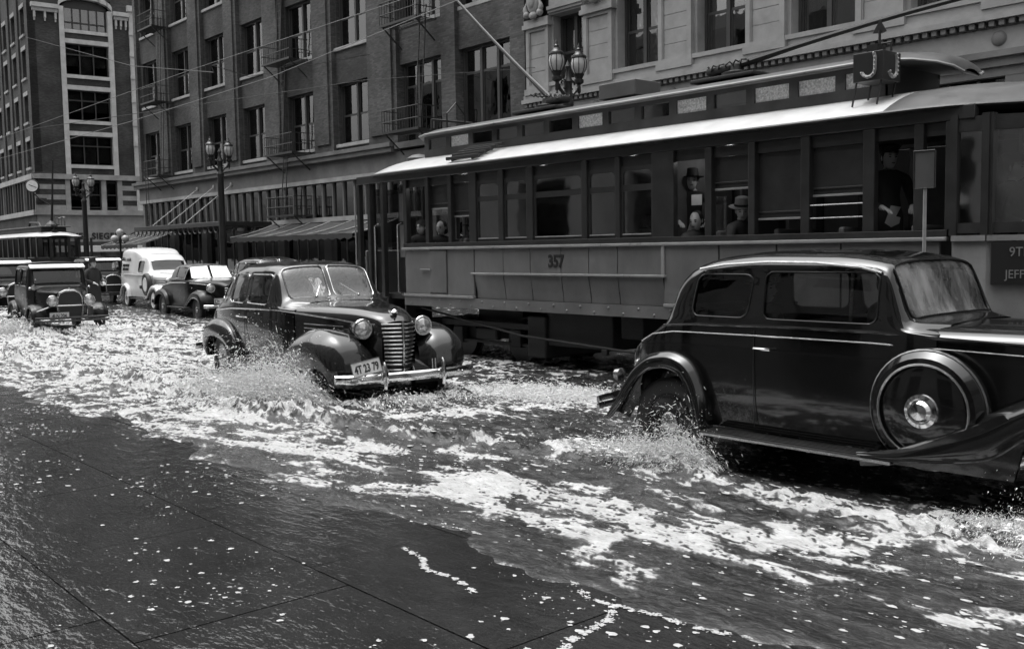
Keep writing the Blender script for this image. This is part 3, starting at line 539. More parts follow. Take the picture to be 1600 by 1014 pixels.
letters('MYER SIEGEL & CO', .78, MT['black'], bL, frame_M(Vector((.12, 5.55, 3.42)), (0, 1, 0), (0, 0, 1)), .03, bold=.02, name='fascia_lettering', sx=.92, space=1.12)
for j in range(4):                                             # unseen storeys, added above the picture to block low sky
    z = 27.02 + j * 4.4; bl_part('added_upper_wall', 'brick_l', [(0, SW, z, z + 1.9, 0, 12)]); bl_part('added_window_band', 'wpane', [(.3, SW, z + 1.9, z + 4.4, .4, .44)]); bl_part('added_upper_core', 'dark', [(.6, SW, z + 1.9, z + 4.4, .8, 12)]); k = MB(); k.box(-50, -12.1, .05, 12, z, z + 4.4); L(k, 'added_upper_wall', MT['brick_l'], bL, smooth=None)
# left (street) face
def ll_part(name, m_, lst, par=None):
    k = MB(); [k.box(-s1, -s0, d0, d1, z0, z1) for s0, s1, z0, z1, d0, d1 in lst]; return L(k, name, MT[m_], par or bL, smooth=None)
fl = [(9.5, 11.8), (13.4, 15.7), (17.2, 19.6), (20.9, 23.2)]
cs = [1.9 + 4.0 * i for i in range(12)]
for c in cs:
    for j, (z0, z1) in enumerate(fl):
        o = ll_part('window', 'frame', [(c - .75, c - .65, z0, z1, .22, .36), (c + .65, c + .75, z0, z1, .22, .36), (c - .65, c + .65, z1 - .1, z1, .224, .36), (c - .65, c + .65, z0, z0 + .1, .224, .36), (c - .05, c + .05, z0 + .1, z1 - .1, .226, .35), (c - .65, c + .65, (z0 + z1) / 2 - .05, (z0 + z1) / 2 + .05, .228, .35)])
        ll_part('pane', 'wpane', [(c - .65, c + .65, z0 + .1, z1 - .1, .30, .31)], o)
        ll_part('sill', 'trim_d', [(c - .9, c + .9, z0 - .2, z0 - .003, -.14, .3)], o); ll_part('lintel', 'trim_d', [(c - .9, c + .9, z1 + .003, z1 + .35, -.06, .3)], o)
    [ll_part('wall', 'brick_l', [(c - .75, c + .75, a, b, .001, .6)]) for a, b in ((8.9, 9.5), (11.8, 13.4), (15.7, 17.2), (19.6, 20.9), (23.2, 27))]
    ll_part('wall', 'brick_l', [(c + .75, c + 3.25, 8.9, 27, 0, .6)]); ll_part('pilaster', 'brick_l', [(c + 1.5, c + 2.5, 8.9, 26.9, -.14, -.001)])
ll_part('wall', 'brick_l', [(.0, 1.15, 8.9, 27, .002, .62)])
ll_part('string_course', 'trim_d', [(-.2, 50, 8.45, 8.897, -.22, .5)]); ll_part('band_course', 'trim_d', [(-.15, 50, 5.32, 5.747, -.3, .5)]); ll_part('wall', 'brick_l', [(0, 50, 2.6, 5.318, -.05, .5)])
for i in range(40): ll_part('mullion', 'frame_l' if i % 4 == 0 else 'frame', [(i * 1.2, i * 1.2 + .22, 5.75, 8.447, -.05, .3)])
ll_part('glazing', 'wpane', [(0.3, 49, 5.75, 8.447, .1, .12)]); ll_part('shop_window', 'shop_in', [(.5, 50, .06, 2.6, .3, .6)])
for i in range(12): ll_part('shop_pier', 'stone_d', [(i * 4.1, i * 4.1 + .5, .06, 2.599, -.02, .29)])
# ---------------- near-side buildings behind the camera: they close the street and stand in the reflections
bN = thing('near_building', 'pale rendered building lining the near pavement behind the photographer', 'building', (-14, -4, 0))
for i in range(22):
    xa = 28 - i * 5.0
    k = MB(); k.box(xa - 1.3, xa + 1.3, -4.1, -3.4, .02, 17); k.build('pier', MT['nearwall'], bN, smooth=None)
    for j in range(4):
        z0 = 1.0 + j * 4.0; k = MB(); k.box(xa - 3.7, xa - 1.3, -4.05, -3.55, z0 + 3.0, z0 + 4.0); k.build('spandrel', MT['nearwall'], bN, smooth=None)
        k = MB(); k.box(xa - 3.7, xa - 1.3, -3.85, -3.82, z0, z0 + 3.0); k.build('window', MT['wpane'], bN, smooth=None)
k = MB(); k.box(-82, 29, -16, -4.2, .0, 17.2); k.build('interior_wall', MT['dark'], bN, smooth=None)
# ================================================================== fire escapes, canopies, lamps, wires, clock
def fire_escape(label, xc, levels, w=2.6, drop=None, ladder_dx=.5, side=1):
    t = thing('fire_escape', label, 'fire escape', (xc, FY - .1, levels[0]), 0, 'iron fire escapes on the dark brick building'); d = 1.05
    for i, z in enumerate(levels):
        k = MB(); [k.bar((xc - w / 2 + .06 + q * (w - .12) / 12, FY - .02, z), (xc - w / 2 + .06 + q * (w - .12) / 12, FY - d, z), .05, .03) for q in range(13)]
        k.bar((xc - w / 2, FY - d, z + .001), (xc + w / 2, FY - d, z + .001), .05, .10); k.bar((xc - w / 2, FY - .06, z + .001), (xc + w / 2, FY - .06, z + .001), .05, .08); k.build('platform', MT['iron'], t, smooth=None)
        k = MB()
        for zz in (.45, .95):
            k.tube([(xc - w / 2, FY - .02, z + zz), (xc - w / 2, FY - d, z + zz), (xc + w / 2, FY - d, z + zz), (xc + w / 2, FY - .02, z + zz)], .022, 6)
        for q in range(15): xx = xc - w / 2 + q * w / 14; k.bar((xx, FY - d, z + .03), (xx, FY - d, z + .95), .022, .022)
        for q in range(4): k.bar((xc - w / 2, FY - .1 - q * .28, z + .03), (xc - w / 2, FY - .1 - q * .28, z + .95), .02, .02); k.bar((xc + w / 2, FY - .1 - q * .28, z + .03), (xc + w / 2, FY - .1 - q * .28, z + .95), .02, .02)
        k.build('railing', MT['iron'], t, smooth=None)
        for s in (-1, 1):
            k = MB(); k.bar((xc + s * (w / 2 - .15), FY - d + .05, z - .03), (xc + s * (w / 2 - .15), FY - .03, z - .85), .05, .05); k.build('bracket', MT['iron'], t, smooth=None)
        z2 = levels[i + 1] if i + 1 < len(levels) else z + 4.2
        k = MB(); xl = xc + ladder_dx
        for s in (-1, 1): k.bar((xl + s * .2 - .25 * side, FY - .45, z + .02), (xl + s * .2 + .25 * side, FY - .40, z2 + .6), .035, .05)
        for q in range(14): f_ = q / 14.; xx = xl + (-.25 + .5 * f_) * side; zz = z + .2 + (z2 + .4 - z) * f_; k.bar((xx - .2, FY - .45, zz), (xx + .2, FY - .45, zz), .022, .022)
        k.build('ladder', MT['iron'], t, smooth=None)
    if drop:
        k = MB(); z = levels[0]
        for s in (-1, 1): k.bar((xc - .6 + s * .2, FY - d - .05, z + .9), (xc - .6 + s * .2, FY - d - .05, drop), .03, .04)
        for q in range(12): zz = drop + (z + .9 - drop) * q / 12; k.bar((xc - .8, FY - d - .05, zz), (xc - .4, FY - d - .05, zz), .02, .02)
        k.build('drop_ladder', MT['iron'], t, smooth=None)
    return t
fire_escape('leftmost fire escape, near the far corner of the dark brick building', -62.3, [6.65, 11.2, 15.75], 2.3, drop=3.6)
fire_escape('middle fire escape, reaching down to a balcony above the striped awning', -45.6, [3.55, 6.65, 11.2, 15.75], 2.9, ladder_dx=-.6)
fire_escape('rightmost fire escape, just above the rear of streetcar 357', -34.9, [6.75, 11.25, 15.8], 2.7, ladder_dx=.7)
# rod-hung canopy with a looped fringe
t = thing('canopy', 'flat rod-hung canopy with looped fringe on the dark brick building', 'canopy', (-54.5, 23.7, 3.0))
k = MB(); k.bbox(-60.2, -48.2, 22.25, FY - .17, 3.12, 3.38, .03); k.build('canopy_roof', MT['iron'], t, smooth=None)
k = MB()
for i in range(18):
    x0 = -60.0 + i * .65; k.tube([(x0 + .3 + .29 * math.cos(a), 22.2, 3.1 - .30 * math.sin(a)) for a in np.linspace(0, math.pi, 10)], .03, 6)
for i in range(5): y0 = 22.4 + i * .6; k.tube([(-48.18, y0 + .28 + .27 * math.cos(a), 3.1 - .30 * math.sin(a)) for a in np.linspace(0, math.pi, 10)], .03, 6)
k.build('fringe', MT['steel'], t)
for xx in (-57.7, -55.4, -53.1):
    k = MB(); k.cyl((xx, FY - .05, 5.6), (xx + .2, 22.35, 3.4), .022, n=8); k.lathe([(.0, -.1), (.12, -.08), (.1, 0)], 12, 'y', (xx, FY - .03, 5.6)); k.build('rod', MT['rod'], t)
def awning(label, x0, x1, z0, z1, y1, n):
    t = thing('awning', label, 'awning', ((x0 + x1) / 2, FY - .2, z1), 0)
    rows = [[(x, FY - .18 + (y1 - FY + .18) * f_, z0 + (z1 - z0) * f_ - .10 * math.sin(f_ * math.pi) + .02 * math.sin(x * 3.1 + f_ * 4)) for f_ in np.linspace(0, 1, 8)] for x in np.linspace(x0, x1, n * 4 + 1)]
    k = MB(); k.grid(rows); k.build('canvas', MT['canvas'], t)
    k = MB()
    for i in range(n * 3): a = x0 + (x1 - x0) * i / (n * 3); b = x0 + (x1 - x0) * (i + 1) / (n * 3); k.add([(a, y1 - .01, z1), (b, y1 - .01, z1), (b, y1 - .01, z1 - .18), ((a + b) / 2, y1 - .01, z1 - .26), (a, y1 - .01, z1 - .18)], [(0, 1, 2, 3, 4)])
    k.build('valance', MT['canvas'], t, smooth=None)
    for i in range(n + 1): x = x0 + (x1 - x0) * i / n; k = MB(); k.tube([(x, FY - .18 + (y1 - FY + .18) * f_, z0 + (z1 - z0) * f_ - .08 * math.sin(f_ * math.pi) + .03) for f_ in np.linspace(0, 1, 6)], .035, 6); k.build('rib', MT['rod'], t)
    return t
awning('long dark awning sagging over the shop windows behind the lamp post', -48.1, -36.4, 3.15, 2.5, 22.7, 6)
awning('dark awning at the far corner of the brick building behind the white van', -66.8, -60.4, 3.25, 2.35, 22.5, 3)
# ---------------- street lamps
def lantern_parts(root, x, y, z, s=1.0):
    g = MB(); g.lathe([(.06 * s, 0), (.17 * s, .04 * s), (.26 * s, .22 * s), (.28 * s, .38 * s), (.25 * s, .55 * s), (.20 * s, .62 * s)], 20, 'z', (x, y, z)); o = L(g, 'lantern_globe', MT['opal'], root)
    k = MB()
    for a in range(8):
        an = 2 * math.pi * a / 8; k.tube([(x + r_ * s * math.cos(an), y + r_ * s * math.sin(an), z + h_ * s) for r_, h_ in ((.08, 0), (.18, .04), (.268, .22), (.288, .38), (.258, .55), (.21, .62))], .014 * s, 6)
    L(k, 'lantern_ribs', MT['lamp_iron'], o)
    k = MB(); k.lathe([(.28 * s, .60 * s), (.27 * s, .66 * s), (.16 * s, .74 * s), (.13 * s, .82 * s), (.08 * s, .84 * s), (.09 * s, .90 * s), (.05 * s, .95 * s), (.055 * s, 1.0 * s), (.015 * s, 1.08 * s), (.0, 1.14 * s)], 18, 'z', (x, y, z)); L(k, 'lantern_cap', MT['lamp_iron'], o)
    k = MB(); k.lathe([(.0, -.75 * s), (.05 * s, -.72 * s), (.03 * s, -.66 * s), (.07 * s, -.6 * s), (.06 * s, -.35 * s), (.17 * s, -.28 * s), (.18 * s, -.18 * s), (.12 * s, -.14 * s), (.17 * s, -.04 * s), (.20 * s, .01 * s), (.0, .02 * s)], 18, 'z', (x, y, z)); L(k, 'lantern_base', MT['lamp_iron'], o)
def street_lamp(label, x, y, h, s=1.0):
    t = thing('street_lamp', label, 'street lamp', (x, y, .05), 0, 'twin lantern street lamps on the far kerb'); zt = h - 1.14 * s
    k = MB(); k.lathe([(.34, 0), (.34, .5), (.28, .58), (.30, .7), (.2, .95), (.17, 1.3), (.15, zt - 1.0), (.17, zt - .95), (.17, zt - .85), (.13, zt - .8), (.12, zt - .3), (.16, zt - .25), (.09, zt - .1), (.06, zt + .1), (.09, zt + .2), (.0, zt + .4)], 16); L(k, 'post', MT['lamp_iron'], t)
    for sg in (-1, 1):
        k = MB(); k.tube([(0, sg * .08, zt - .75), (0, sg * .2, zt - .62), (0, sg * .34, zt - .5), (0, sg * .45, zt - .3)], [.06, .05, .05, .045], 8); k.tube([(0, sg * (.15 + .13 * math.cos(a)), zt - .33 + .13 * math.sin(a)) for a in np.linspace(0, 5, 14)], .03, 6); L(k, 'arm', MT['lamp_iron'], t)
        lantern_parts(t, 0, sg * .47, zt, s)
    return t
street_lamp('twin lantern street lamp standing before the awnings of the dark brick building', -46.4, 21.5, 7.4, .84)
street_lamp('twin lantern street lamp whose heads rise behind streetcar 357 against the stone building', -21.97, 21.5, 7.95, .86)
street_lamp('distant twin lantern street lamp before the corner building with the clock', -66.6, 21.5, 7.05, .84)
t = thing('globe_lamp', 'short lamp post with a cluster of white glass globes by the corner', 'street lamp', (-60.2, 21.4, .06))
k = MB(); k.lathe([(.2, 0), (.2, .3), (.1, .45), (.07, 1.0), (.06, 2.4), (.1, 2.5), (.04, 2.8), (.04, 2.95)], 14); L(k, 'post', MT['lamp_iron'], t)
for i in range(5):
    an = 2 * math.pi * i / 4 + .4; p = (.42 * math.cos(an), .42 * math.sin(an), 2.62) if i < 4 else (0, 0, 3.0)
    k = MB(); k.tube([(0, 0, 2.45), (p[0] * .7, p[1] * .7, 2.36), (p[0], p[1], p[2] - .18)], .03, 6); L(k, 'arm', MT['lamp_iron'], t); k = MB(); k.ball((p[0], p[1], p[2] + .02), .21, 18, 12); L(k, 'globe', MT['opal'], t)
# ---------------- hanging clock at the corner
t = thing('street_clock', 'round white clock hung from the corner building on a bracket', 'clock', (-91.8, 25.4, 7.75)); cdir = Vector((.86, -.5, 0)).normalized(); q_ = Matrix((cdir.cross(Vector((0, 0, 1))) * -1, cdir * -1, Vector((0, 0, 1)))).transposed().to_4x4()
for nm, mb, mm_ in (('case', MB().lathe([(.0, -.18), (.66, -.18), (.76, -.1), (.76, .12), (.66, .16)], 28, 'y'), 'iron'), ('dial', MB().lathe([(.0, -.2), (.64, -.2), (.64, -.17)], 28, 'y'), 'white'), ('hand', MB().bar((-.1, -.215, .06), (.48, -.215, -.2), .02, .06).bar((.06, -.215, -.04), (-.34, -.215, .16), .02, .07), 'black')):
    mb.v = [tuple((q_ @ (Vector(p) * .74))[:]) for p in mb.v]; L(mb, nm, MT[mm_], t)
k = MB(); k.tube([(0, 0, .55), (0, 0, 1.1), (.0, 1.0, 1.2)], .05, 8); k.tube([(0, 0, -.55), (.1, .5, -1.1), (0.3, 1.2, -1.6)], .05, 8); k.bbox(-.1, .1, .2, 1.1, -1.5, -1.0, .04); L(k, 'bracket', MT['iron'], t)
# ---------------- wires
def wire(label, pts, r, m_='wire', name='trolley_wire'):
    P_ = [Vector(p) for p in pts]; out = []
    for a, b in zip(P_[:-1], P_[1:]): out += [a.lerp(b, i / 14) for i in range(14)]
    out.append(P_[-1]); k = MB(); k.tube(out, r, 6); return tag(k.build(name, MT[m_]), label, 'wire')
wire('upper bright trolley wire above the track, leaving the picture at the top', [(-120, 10.9, 6.5), (-60, 10.9, 6.42), (-25, 10.85, 6.45), (-13, 10.85, 6.35), (10, 10.85, 6.4)], .0065)
wire('lower bright wire sagging across the dark brick facade to the streetcar pole', [(-120, 10.3, 5.7), (-60, 10.3, 5.5), (-28, 10.35, 5.42), (-20, 10.5, 5.55), (-13.2, 10.6, 5.95), (10, 10.6, 6.2)], .0075)
wire('dark span wire drooping from the corner building to the trolley wire', [(-92.2, 25.6, 20.4), (-40, 15.0, 9.2), (-26.5, 12.2, 6.75), (-24, 11.0, 6.4)], .012, 'iron', 'span_wire')
wire('thin dark span wire over the rear of the streetcar, fixed to the brick wall', [(-38.6, FY, 10.6), (-30, 15, 7.4), (-24, 11, 6.45)], .01, 'iron', 'span_wire')
wire('thin dark span wire ending at the first stone pilaster', [(-27.5, FY, 8.4), (-31, 20, 7.9), (-40, 11, 6.45)], .01, 'iron', 'span_wire')
# ---------------- safety zone sign
t = thing('zone_sign', 'blank grey sign plate on a thin pole beside the streetcar front', 'sign', (-4.28, 8.6, -.05))
k = MB(); k.cyl((0, 0, .12), (0, 0, 2.3), .016, n=10); L(k, 'pole', MT['rod'], t); k = MB(); k.lathe([(.22, 0), (.22, .05), (.1, .13), (.04, .2), (.0, .21)], 20); L(k, 'foot', MT['iron'], t)
k = MB(); k.bbox(-.095, .095, -.016, .006, 2.27, 2.60, .006); L(k, 'plate', MT['signgrey'], t, smooth=None); k = MB(); k.tube([(-.095, -.02, 2.27), (.095, -.02, 2.27), (.095, -.02, 2.60), (-.095, -.02, 2.60)], .006, 6, closed=True); L(k, 'plate_rim', MT['steel'], t)
# ================================================================== streetcars
SY0, SY1, SYC = 9.6, 12.1, 10.85
def streetcar():
    t = thing('streetcar', 'long streetcar numbered 357 with pale wet roof edge and two trolley poles', 'streetcar', (-9.6, SYC, -.05))
    B = lambda k, n, m_, par=None, sm=None: k.build(n, MT[m_], par or t, smooth=sm)
    XE = -15.3
    # ---- frame, floor
    k = MB(); k.box(-14.9, -3.4, SY0 + .12, SY1 - .12, .92, 1.0); B(k, 'floor', 'sc_dark')
    for y0, y1 in ((SY0, SY0 + .04), (SY1 - .04, SY1)):
        k = MB(); k.box(-13.8, -4.0, y0, y1, .83, .985); B(k, 'side_sill', 'sc_body')
    rv = MB(); rv.lathe([(0, -.012), (.014, -.008), (.02, 0)], 8, 'y'); rvm = rv.mesh('rivet', MT['sc_body'])
    for i in range(36): child(rvm, 'rivet', t, (-13.6 + i * .265 + 9.6, SY0 - SYC - .001, .87 + .07 * (i % 2) + .05))
    # ---- near side lower panels
    def panel(x0, x1, z0, z1, curve=0.):
        k = MB(); g = .006
        if curve:
            rows = [[(x, SY0 + .005 + curve * math.sin(f_ * math.pi / 2) ** 1.5, z1 - (z1 - z0) * f_) for x in (x0 + g, x1 - g)] for f_ in np.linspace(0, 1, 7)]; k.grid(rows); B(k, 'side_panel', 'sc_body', sm=60)
        else: k.bbox(x0 + g, x1 - g, SY0 + .005, SY0 + .04, z0, z1, .004); B(k, 'side_panel', 'sc_body')
    seams = [-11.92, -11.24, -10.64, -10.0, -9.46, -8.93, -8.15]
    for a, b in zip(seams[:-1], seams[1:]): panel(a, b, 1.38, 1.745); panel(a, b, .99, 1.36, .05)
    for a, b in ((-13.77, -13.06), (-13.05, -12.62), (-12.61, -11.93)): panel(a, b, 1.03, 1.745)
    k = MB(); k.bbox(-13.05, -12.62, SY0 - .012, SY0 + .01, 1.06, 1.72, .004); B(k, 'hatch_door', 'sc_body')
    for a, b in ((-8.14, -7.3), (-7.29, -6.5), (-6.49, -5.7), (-5.69, -4.62)): panel(a, b, 1.03, 1.745)
    for x0, x1, z in ((-13.8, -11.93, 1.005), (-8.13, -4.6, 1.005)): k = MB(); k.bbox(x0, x1, SY0 - .025, SY0 + .04, z - .02, z + .02, .006); B(k, 'lower_rail', 'sc_rail')
    k = MB(); k.bbox(-11.98, -8.1, SY0 - .03, SY0 + .02, 1.352, 1.385, .008); B(k, 'guard_rail', 'sc_rail')
    k = MB(); k.bbox(-8.17, -8.12, SY0 - .02, SY0 + .02, 1.385, 1.755, .008); B(k, 'corner_strip', 'sc_rail')
    k = MB(); k.bbox(-13.82, -4.55, SY0 - .03, SY0 + .05, 1.748, 1.79, .01); B(k, 'belt_rail', 'sc_rail')
    k = MB(); k.bbox(-13.8, -4.55, SY0 - .005, SY0 + .06, 1.792, 1.86, .005); B(k, 'window_sill', 'sc_post')
    k = MB(); k.bbox(-13.3, -13.02, SY0 - .035, SY0 - .006, 1.42, 1.44, .004); B(k, 'grab_iron', 'sc_rail')
    for o in (letters('357', .235, MT['black'], t, Matrix.Translation((9.6, -SYC, .05)) @ frame_M(Vector((-10.1, SY0 + .001, 1.55)), (1, 0, 0), (0, 0, 1)), .004, bold=.009, name='car_number', sx=.9),): pass
    # ---- far side wall
    k = MB(); k.box(-13.8, -4.4, SY1 - .04, SY1, .99, 1.85); B(k, 'far_side_panel', 'sc_body')
    # ---- posts
    posts = [(-13.79, -13.70), (-13.17, -13.08), (-12.56, -12.48), (-12.03, -11.86), (-11.33, -11.22), (-10.70, -10.57), (-9.58, -9.48), (-8.96, -8.88), (-8.33, -7.98), (-7.50, -7.40), (-6.88, -6.79), (-6.19, -6.08), (-5.45, -5.32), (-4.90, -4.80), (-4.58, -4.48)]
    for a, b in posts:
        k = MB(); k.bbox(a, b, SY0, SY0 + .09, 1.86, 2.91, .008); B(k, 'window_post', 'sc_post')
        k = MB(); k.bbox(a, b, SY1 - .09, SY1, 1.86, 2.91, .008); B(k, 'window_post', 'sc_post')
    for y0, y1 in ((SY0 - .01, SY0 + .1), (SY1 - .1, SY1 + .01)): k = MB(); k.bbox(-15.2, -4.3, y0, y1, 2.91, 3.05, .01); B(k, 'letterboard', 'sc_post')
    # ---- glazed section: frame > upper light, sash, panes
    wz = [(-11.86, -11.33), (-11.22, -10.70), (-10.57, -9.58), (-9.48, -8.96), (-8.88, -8.33)]
    for side in (0, 1):
        for a, b in wz:
            y = SY0 + .03 if side == 0 else SY1 - .06
            f = MB(); f.box(a, a + .035, y, y + .035, 1.86, 2.78); f.box(b - .035, b, y, y + .035, 1.86, 2.78); f.box(a + .035, b - .035, y + .002, y + .035, 2.72, 2.78); f.box(a + .035, b - .035, y + .002, y + .035, 1.86, 1.91); f.box(a + .035, b - .035, y + .003, y + .035, 2.46, 2.54)
            if side == 0:
                n = 8
                for cxx, sg in ((a + .035, 1), (b - .035, -1)):    # rounded top corners
                    f.prism([(cxx, 2.72), (cxx, 2.65)] + [(cxx + sg * (.07 - .07 * math.cos(q * math.pi / 2 / n)), 2.65 + .07 * math.sin(q * math.pi / 2 / n)) for q in range(1, n + 1)], 'y', y + .004, y + .03)
            o = f.build('window', MT['sc_wood'], t, smooth=None)
            for z0, z1 in ((1.91, 2.46), (2.54, 2.72)): p = MB(); p.box(a + .035, b - .035, y + .015, y + .02, z0, z1); p.build('pane', MT['sglass'], o, smooth=None)
            if side == 0: p = MB(); p.bbox(a + .03, b - .03, y - .012, y - .001, 1.895, 1.912, .003); p.build('sill_strip', MT['sc_rail'], o, smooth=None)
    # panel over the windows
    k = MB(); k.box(-13.7, -4.5, SY0 + .05, SY0 + .085, 2.782, 2.905); B(k, 'top_panel', 'sc_post')
    # ---- open sections: drop curtains, bars
    def opening(a, b, kind):
        y = SY0 + .05
        if kind != 'clear':
            zz = {'half': 2.42, 'low': 2.05, 'mid': 2.28}[kind]
            k = MB(); k.box(a, b, y + .035, y + .045, zz, 2.78); o = k.build('roller_curtain', MT['sc_post'], t, smooth=None); k = MB(); k.bbox(a, b, y + .02, y + .034, zz - .03, zz - .005, .004); k.build('curtain_bar', MT['sc_rail'], o, smooth=None); k = MB(); k.bbox(a, b, y + .02, y + .034, zz + .05, zz + .07, .004); k.build('curtain_bar', MT['sc_wood'], o, smooth=None)
    for a, b, kd in ((-13.70, -13.17, 'clear'), (-13.08, -12.56, 'half'), (-12.48, -12.03, 'mid'), (-7.98, -7.5, 'clear'), (-7.40, -6.88, 'half'), (-6.79, -6.19, 'low'), (-6.08, -5.45, 'mid'), (-5.32, -4.9, 'clear')): opening(a, b, kd)
    for z in (2.02, 2.16):
        k = MB(); k.cyl((-6.1, SY0 + .02, z), (-5.43, SY0 + .02, z), .009, n=8); B(k, 'guard_bar', 'nickel', sm=40)
    # ---- interior: seats, ceiling
    k = MB(); k.box(-13.6, -4.5, SY0 + .12, SY1 - .12, 2.96, 2.99); B(k, 'ceiling', 'sc_in')
    for xx in np.arange(-13.2, -4.9, .82):
        for y0, y1 in ((SY0 + .15, SY0 + 1.0), (SY1 - 1.0, SY1 - .15)):
            k = MB(); k.bbox(xx, xx + .42, y0, y1, 1.36, 1.46, .03); k.bbox(xx, xx + .07, y0, y1, 1.47, 1.92, .025); k.bar((xx + .2, y0 + .1, 1.0), (xx + .2, y0 + .1, 1.36), .05, .05); B(k, 'seat', 'sc_in')
    for xx in (-12.0, -8.1, -4.5):
        [B(MB().box(xx - .02, xx + .02, q0, q1, 1.0, 2.95), 'bulkhead', 'sc_in') for q0, q1 in ((SY0 + .1, SY0 + .95), (SY1 - .95, SY1 - .1))]
    k = MB(); k.box(-5.4, -4.4, SY1 - .06, SY1 - .02, 1.0, 2.92); B(k, 'far_door', 'sc_wood')
    for a, b in ((-13.7, -12.05), (-7.95, -5.45)): k = MB(); k.box(a, b, SY1 - .05, SY1 - .045, 1.86, 2.9); B(k, 'far_curtain', 'sc_in')
    # ---- rear platform: posts, doors, steps, grab poles
    for xx, m_ in ((-15.2, 'sc_rail'), (-14.86, 'sc_post'), (-14.45, 'sc_post')):
        k = MB(); k.bbox(xx - .045, xx + .045, SY0 + .01, SY0 + .10, .95, 2.92, .01); B(k, 'platform_post', 'sc_post' if xx > -15 else 'sc_post')
        k = MB(); k.bbox(xx - .045, xx + .045, SY1 - .10, SY1 - .01, .95, 2.92, .01); B(k, 'platform_post', 'sc_post')
    k = MB(); k.cyl((-15.26, SY0 - .01, 1.0), (-15.26, SY0 - .01, 2.9), .014, n=8); B(k, 'drip_pipe', 'sc_rail', sm=40)
    for xx in (-14.62, -13.93):
        k = MB(); k.tube([(xx, SY0 + .05, 2.2), (xx, SY0 - .03, 2.17), (xx, SY0 - .03, 1.05), (xx, SY0 + .05, 1.0)], .016, 8); B(k, 'grab_pole', 'nickel', sm=40)
    k = MB(); k.bbox(-14.42, -13.85, SY0 + .04, SY0 + .5, .42, .47, .01); k.bbox(-14.42, -13.85, SY0 + .25, SY0 + .6, .68, .73, .01); k.box(-14.42, -14.38, SY0 + .06, SY0 + .6, .47, .95); k.box(-13.89, -13.85, SY0 + .06, SY0 + .6, .47, .95); B(k, 'step', 'sc_dark')
    for yy in (SY0 + .35, SY0 + 1.0, SY1 - 1.0, SY1 - .35):      # rear end posts and sash
        k = MB(); k.bbox(-15.28, -15.2, yy - .05, yy + .05, .95, 2.95, .01); B(k, 'end_post', 'sc_post')
    k = MB(); k.bbox(-15.3, -15.24, SY0 + .2, SY1 - .2, .8, 1.75, .02); B(k, 'end_panel', 'sc_body')
    for a, b in ((SY0 + .42, SY0 + .94), (SY0 + 1.06, SY1 - 1.06), (SY1 - .94, SY1 - .42)): k = MB(); k.box(-15.25, -15.245, a, b, 1.8, 2.85); B(k, 'end_pane', 'sglass')
    k = MB(); k.bbox(-14.83, -14.5, SY0 + .62, SY0 + .66, .98, 2.8, .006); o = B(k, 'door', 'sc_wood'); k = MB(); k.box(-14.78, -14.55, SY0 + .61, SY0 + .619, 1.62, 2.2); k.build('pane', MT['sc_rail'], o, smooth=None); k = MB(); k.box(-14.78, -14.55, SY0 + .61, SY0 + .619, 2.26, 2.75); k.build('pane', MT['sc_rail'], o, smooth=None)
    # ---- front vestibule: corner window, dash
    cor = [(-4.5, SY0), (-4.18, SY0 + .02), (-3.45, SY0 + .46), (-3.08, SYC)]
    for (x0, y0), (x1, y1), m_, pane in ((cor[0], cor[1], 'sc_post', 1), (cor[1], cor[2], 'sc_post', 1), (cor[2], cor[3], 'sc_post', 1)):
        for mir in (1, -1):
            Y = (lambda y: y) if mir == 1 else (lambda y: 2 * SYC - y)
            d = Vector((x1 - x0, y1 - y0, 0)).normalized()
            def pt(s, z, off=0): nrm = Vector((d.y, -d.x, 0)); return (x0 + (x1 - x0) * s + nrm.x * off, Y(y0 + (y1 - y0) * s + nrm.y * off), z)
            k = MB(); k.add([pt(0, .75), pt(1, .75), pt(1, 1.74), pt(0, 1.74), pt(0, .75, -.03), pt(1, .75, -.03), pt(1, 1.74, -.03), pt(0, 1.74, -.03)], [(0, 1, 2, 3), (7, 6, 5, 4), (0, 4, 5, 1), (2, 6, 7, 3), (1, 5, 6, 2), (3, 7, 4, 0)]); B(k, 'dash_panel', 'sc_rail')
            k = MB(); k.add([pt(0, 1.745, .03), pt(1, 1.745, .03), pt(1, 1.80, .03), pt(0, 1.80, .03), pt(0, 1.745, -.03), pt(1, 1.745, -.03), pt(1, 1.80, -.03), pt(0, 1.80, -.03)], [(0, 1, 2, 3), (7, 6, 5, 4), (0, 4, 5, 1), (2, 6, 7, 3), (1, 5, 6, 2), (3, 7, 4, 0)]); B(k, 'dash_rail', 'sc_rail')
            for s in (0.04, .96): k = MB(); k.bar(pt(s, 1.8, -.02), pt(s, 2.95, -.02), .09, .07); B(k, 'vestibule_post', 'sc_post')
            k = MB(); k.bar(pt(.06, 2.86, -.02), pt(.94, 2.86, -.02), .05, .14); B(k, 'vestibule_sash', 'sc_wood'); k = MB(); k.bar(pt(.06, 1.87, -.02), pt(.94, 1.87, -.02), .05, .10); o = B(k, 'vestibule_sash', 'sc_wood')
            k = MB(); k.add([pt(.06, 1.9, -.02), pt(.94, 1.9, -.02), pt(.94, 2.8, -.02), pt(.06, 2.8, -.02)], [(0, 1, 2, 3)]); k.build('pane', MT['sglass'], o, smooth=None)
    k = MB(); k.box(-4.52, -3.3, SY0 + .5, SY1 - .5, .75, .83); B(k, 'bumper_beam', 'sc_dark')
    # destination board hung on the corner dash
    d = (Vector((cor[2][0] - cor[1][0], cor[2][1] - cor[1][1], 0))).normalized(); nrm = Vector((d.y, -d.x, 0)); c0 = Vector((cor[1][0], cor[1][1], 0)) + d * .40 + nrm * .05
    k = MB()
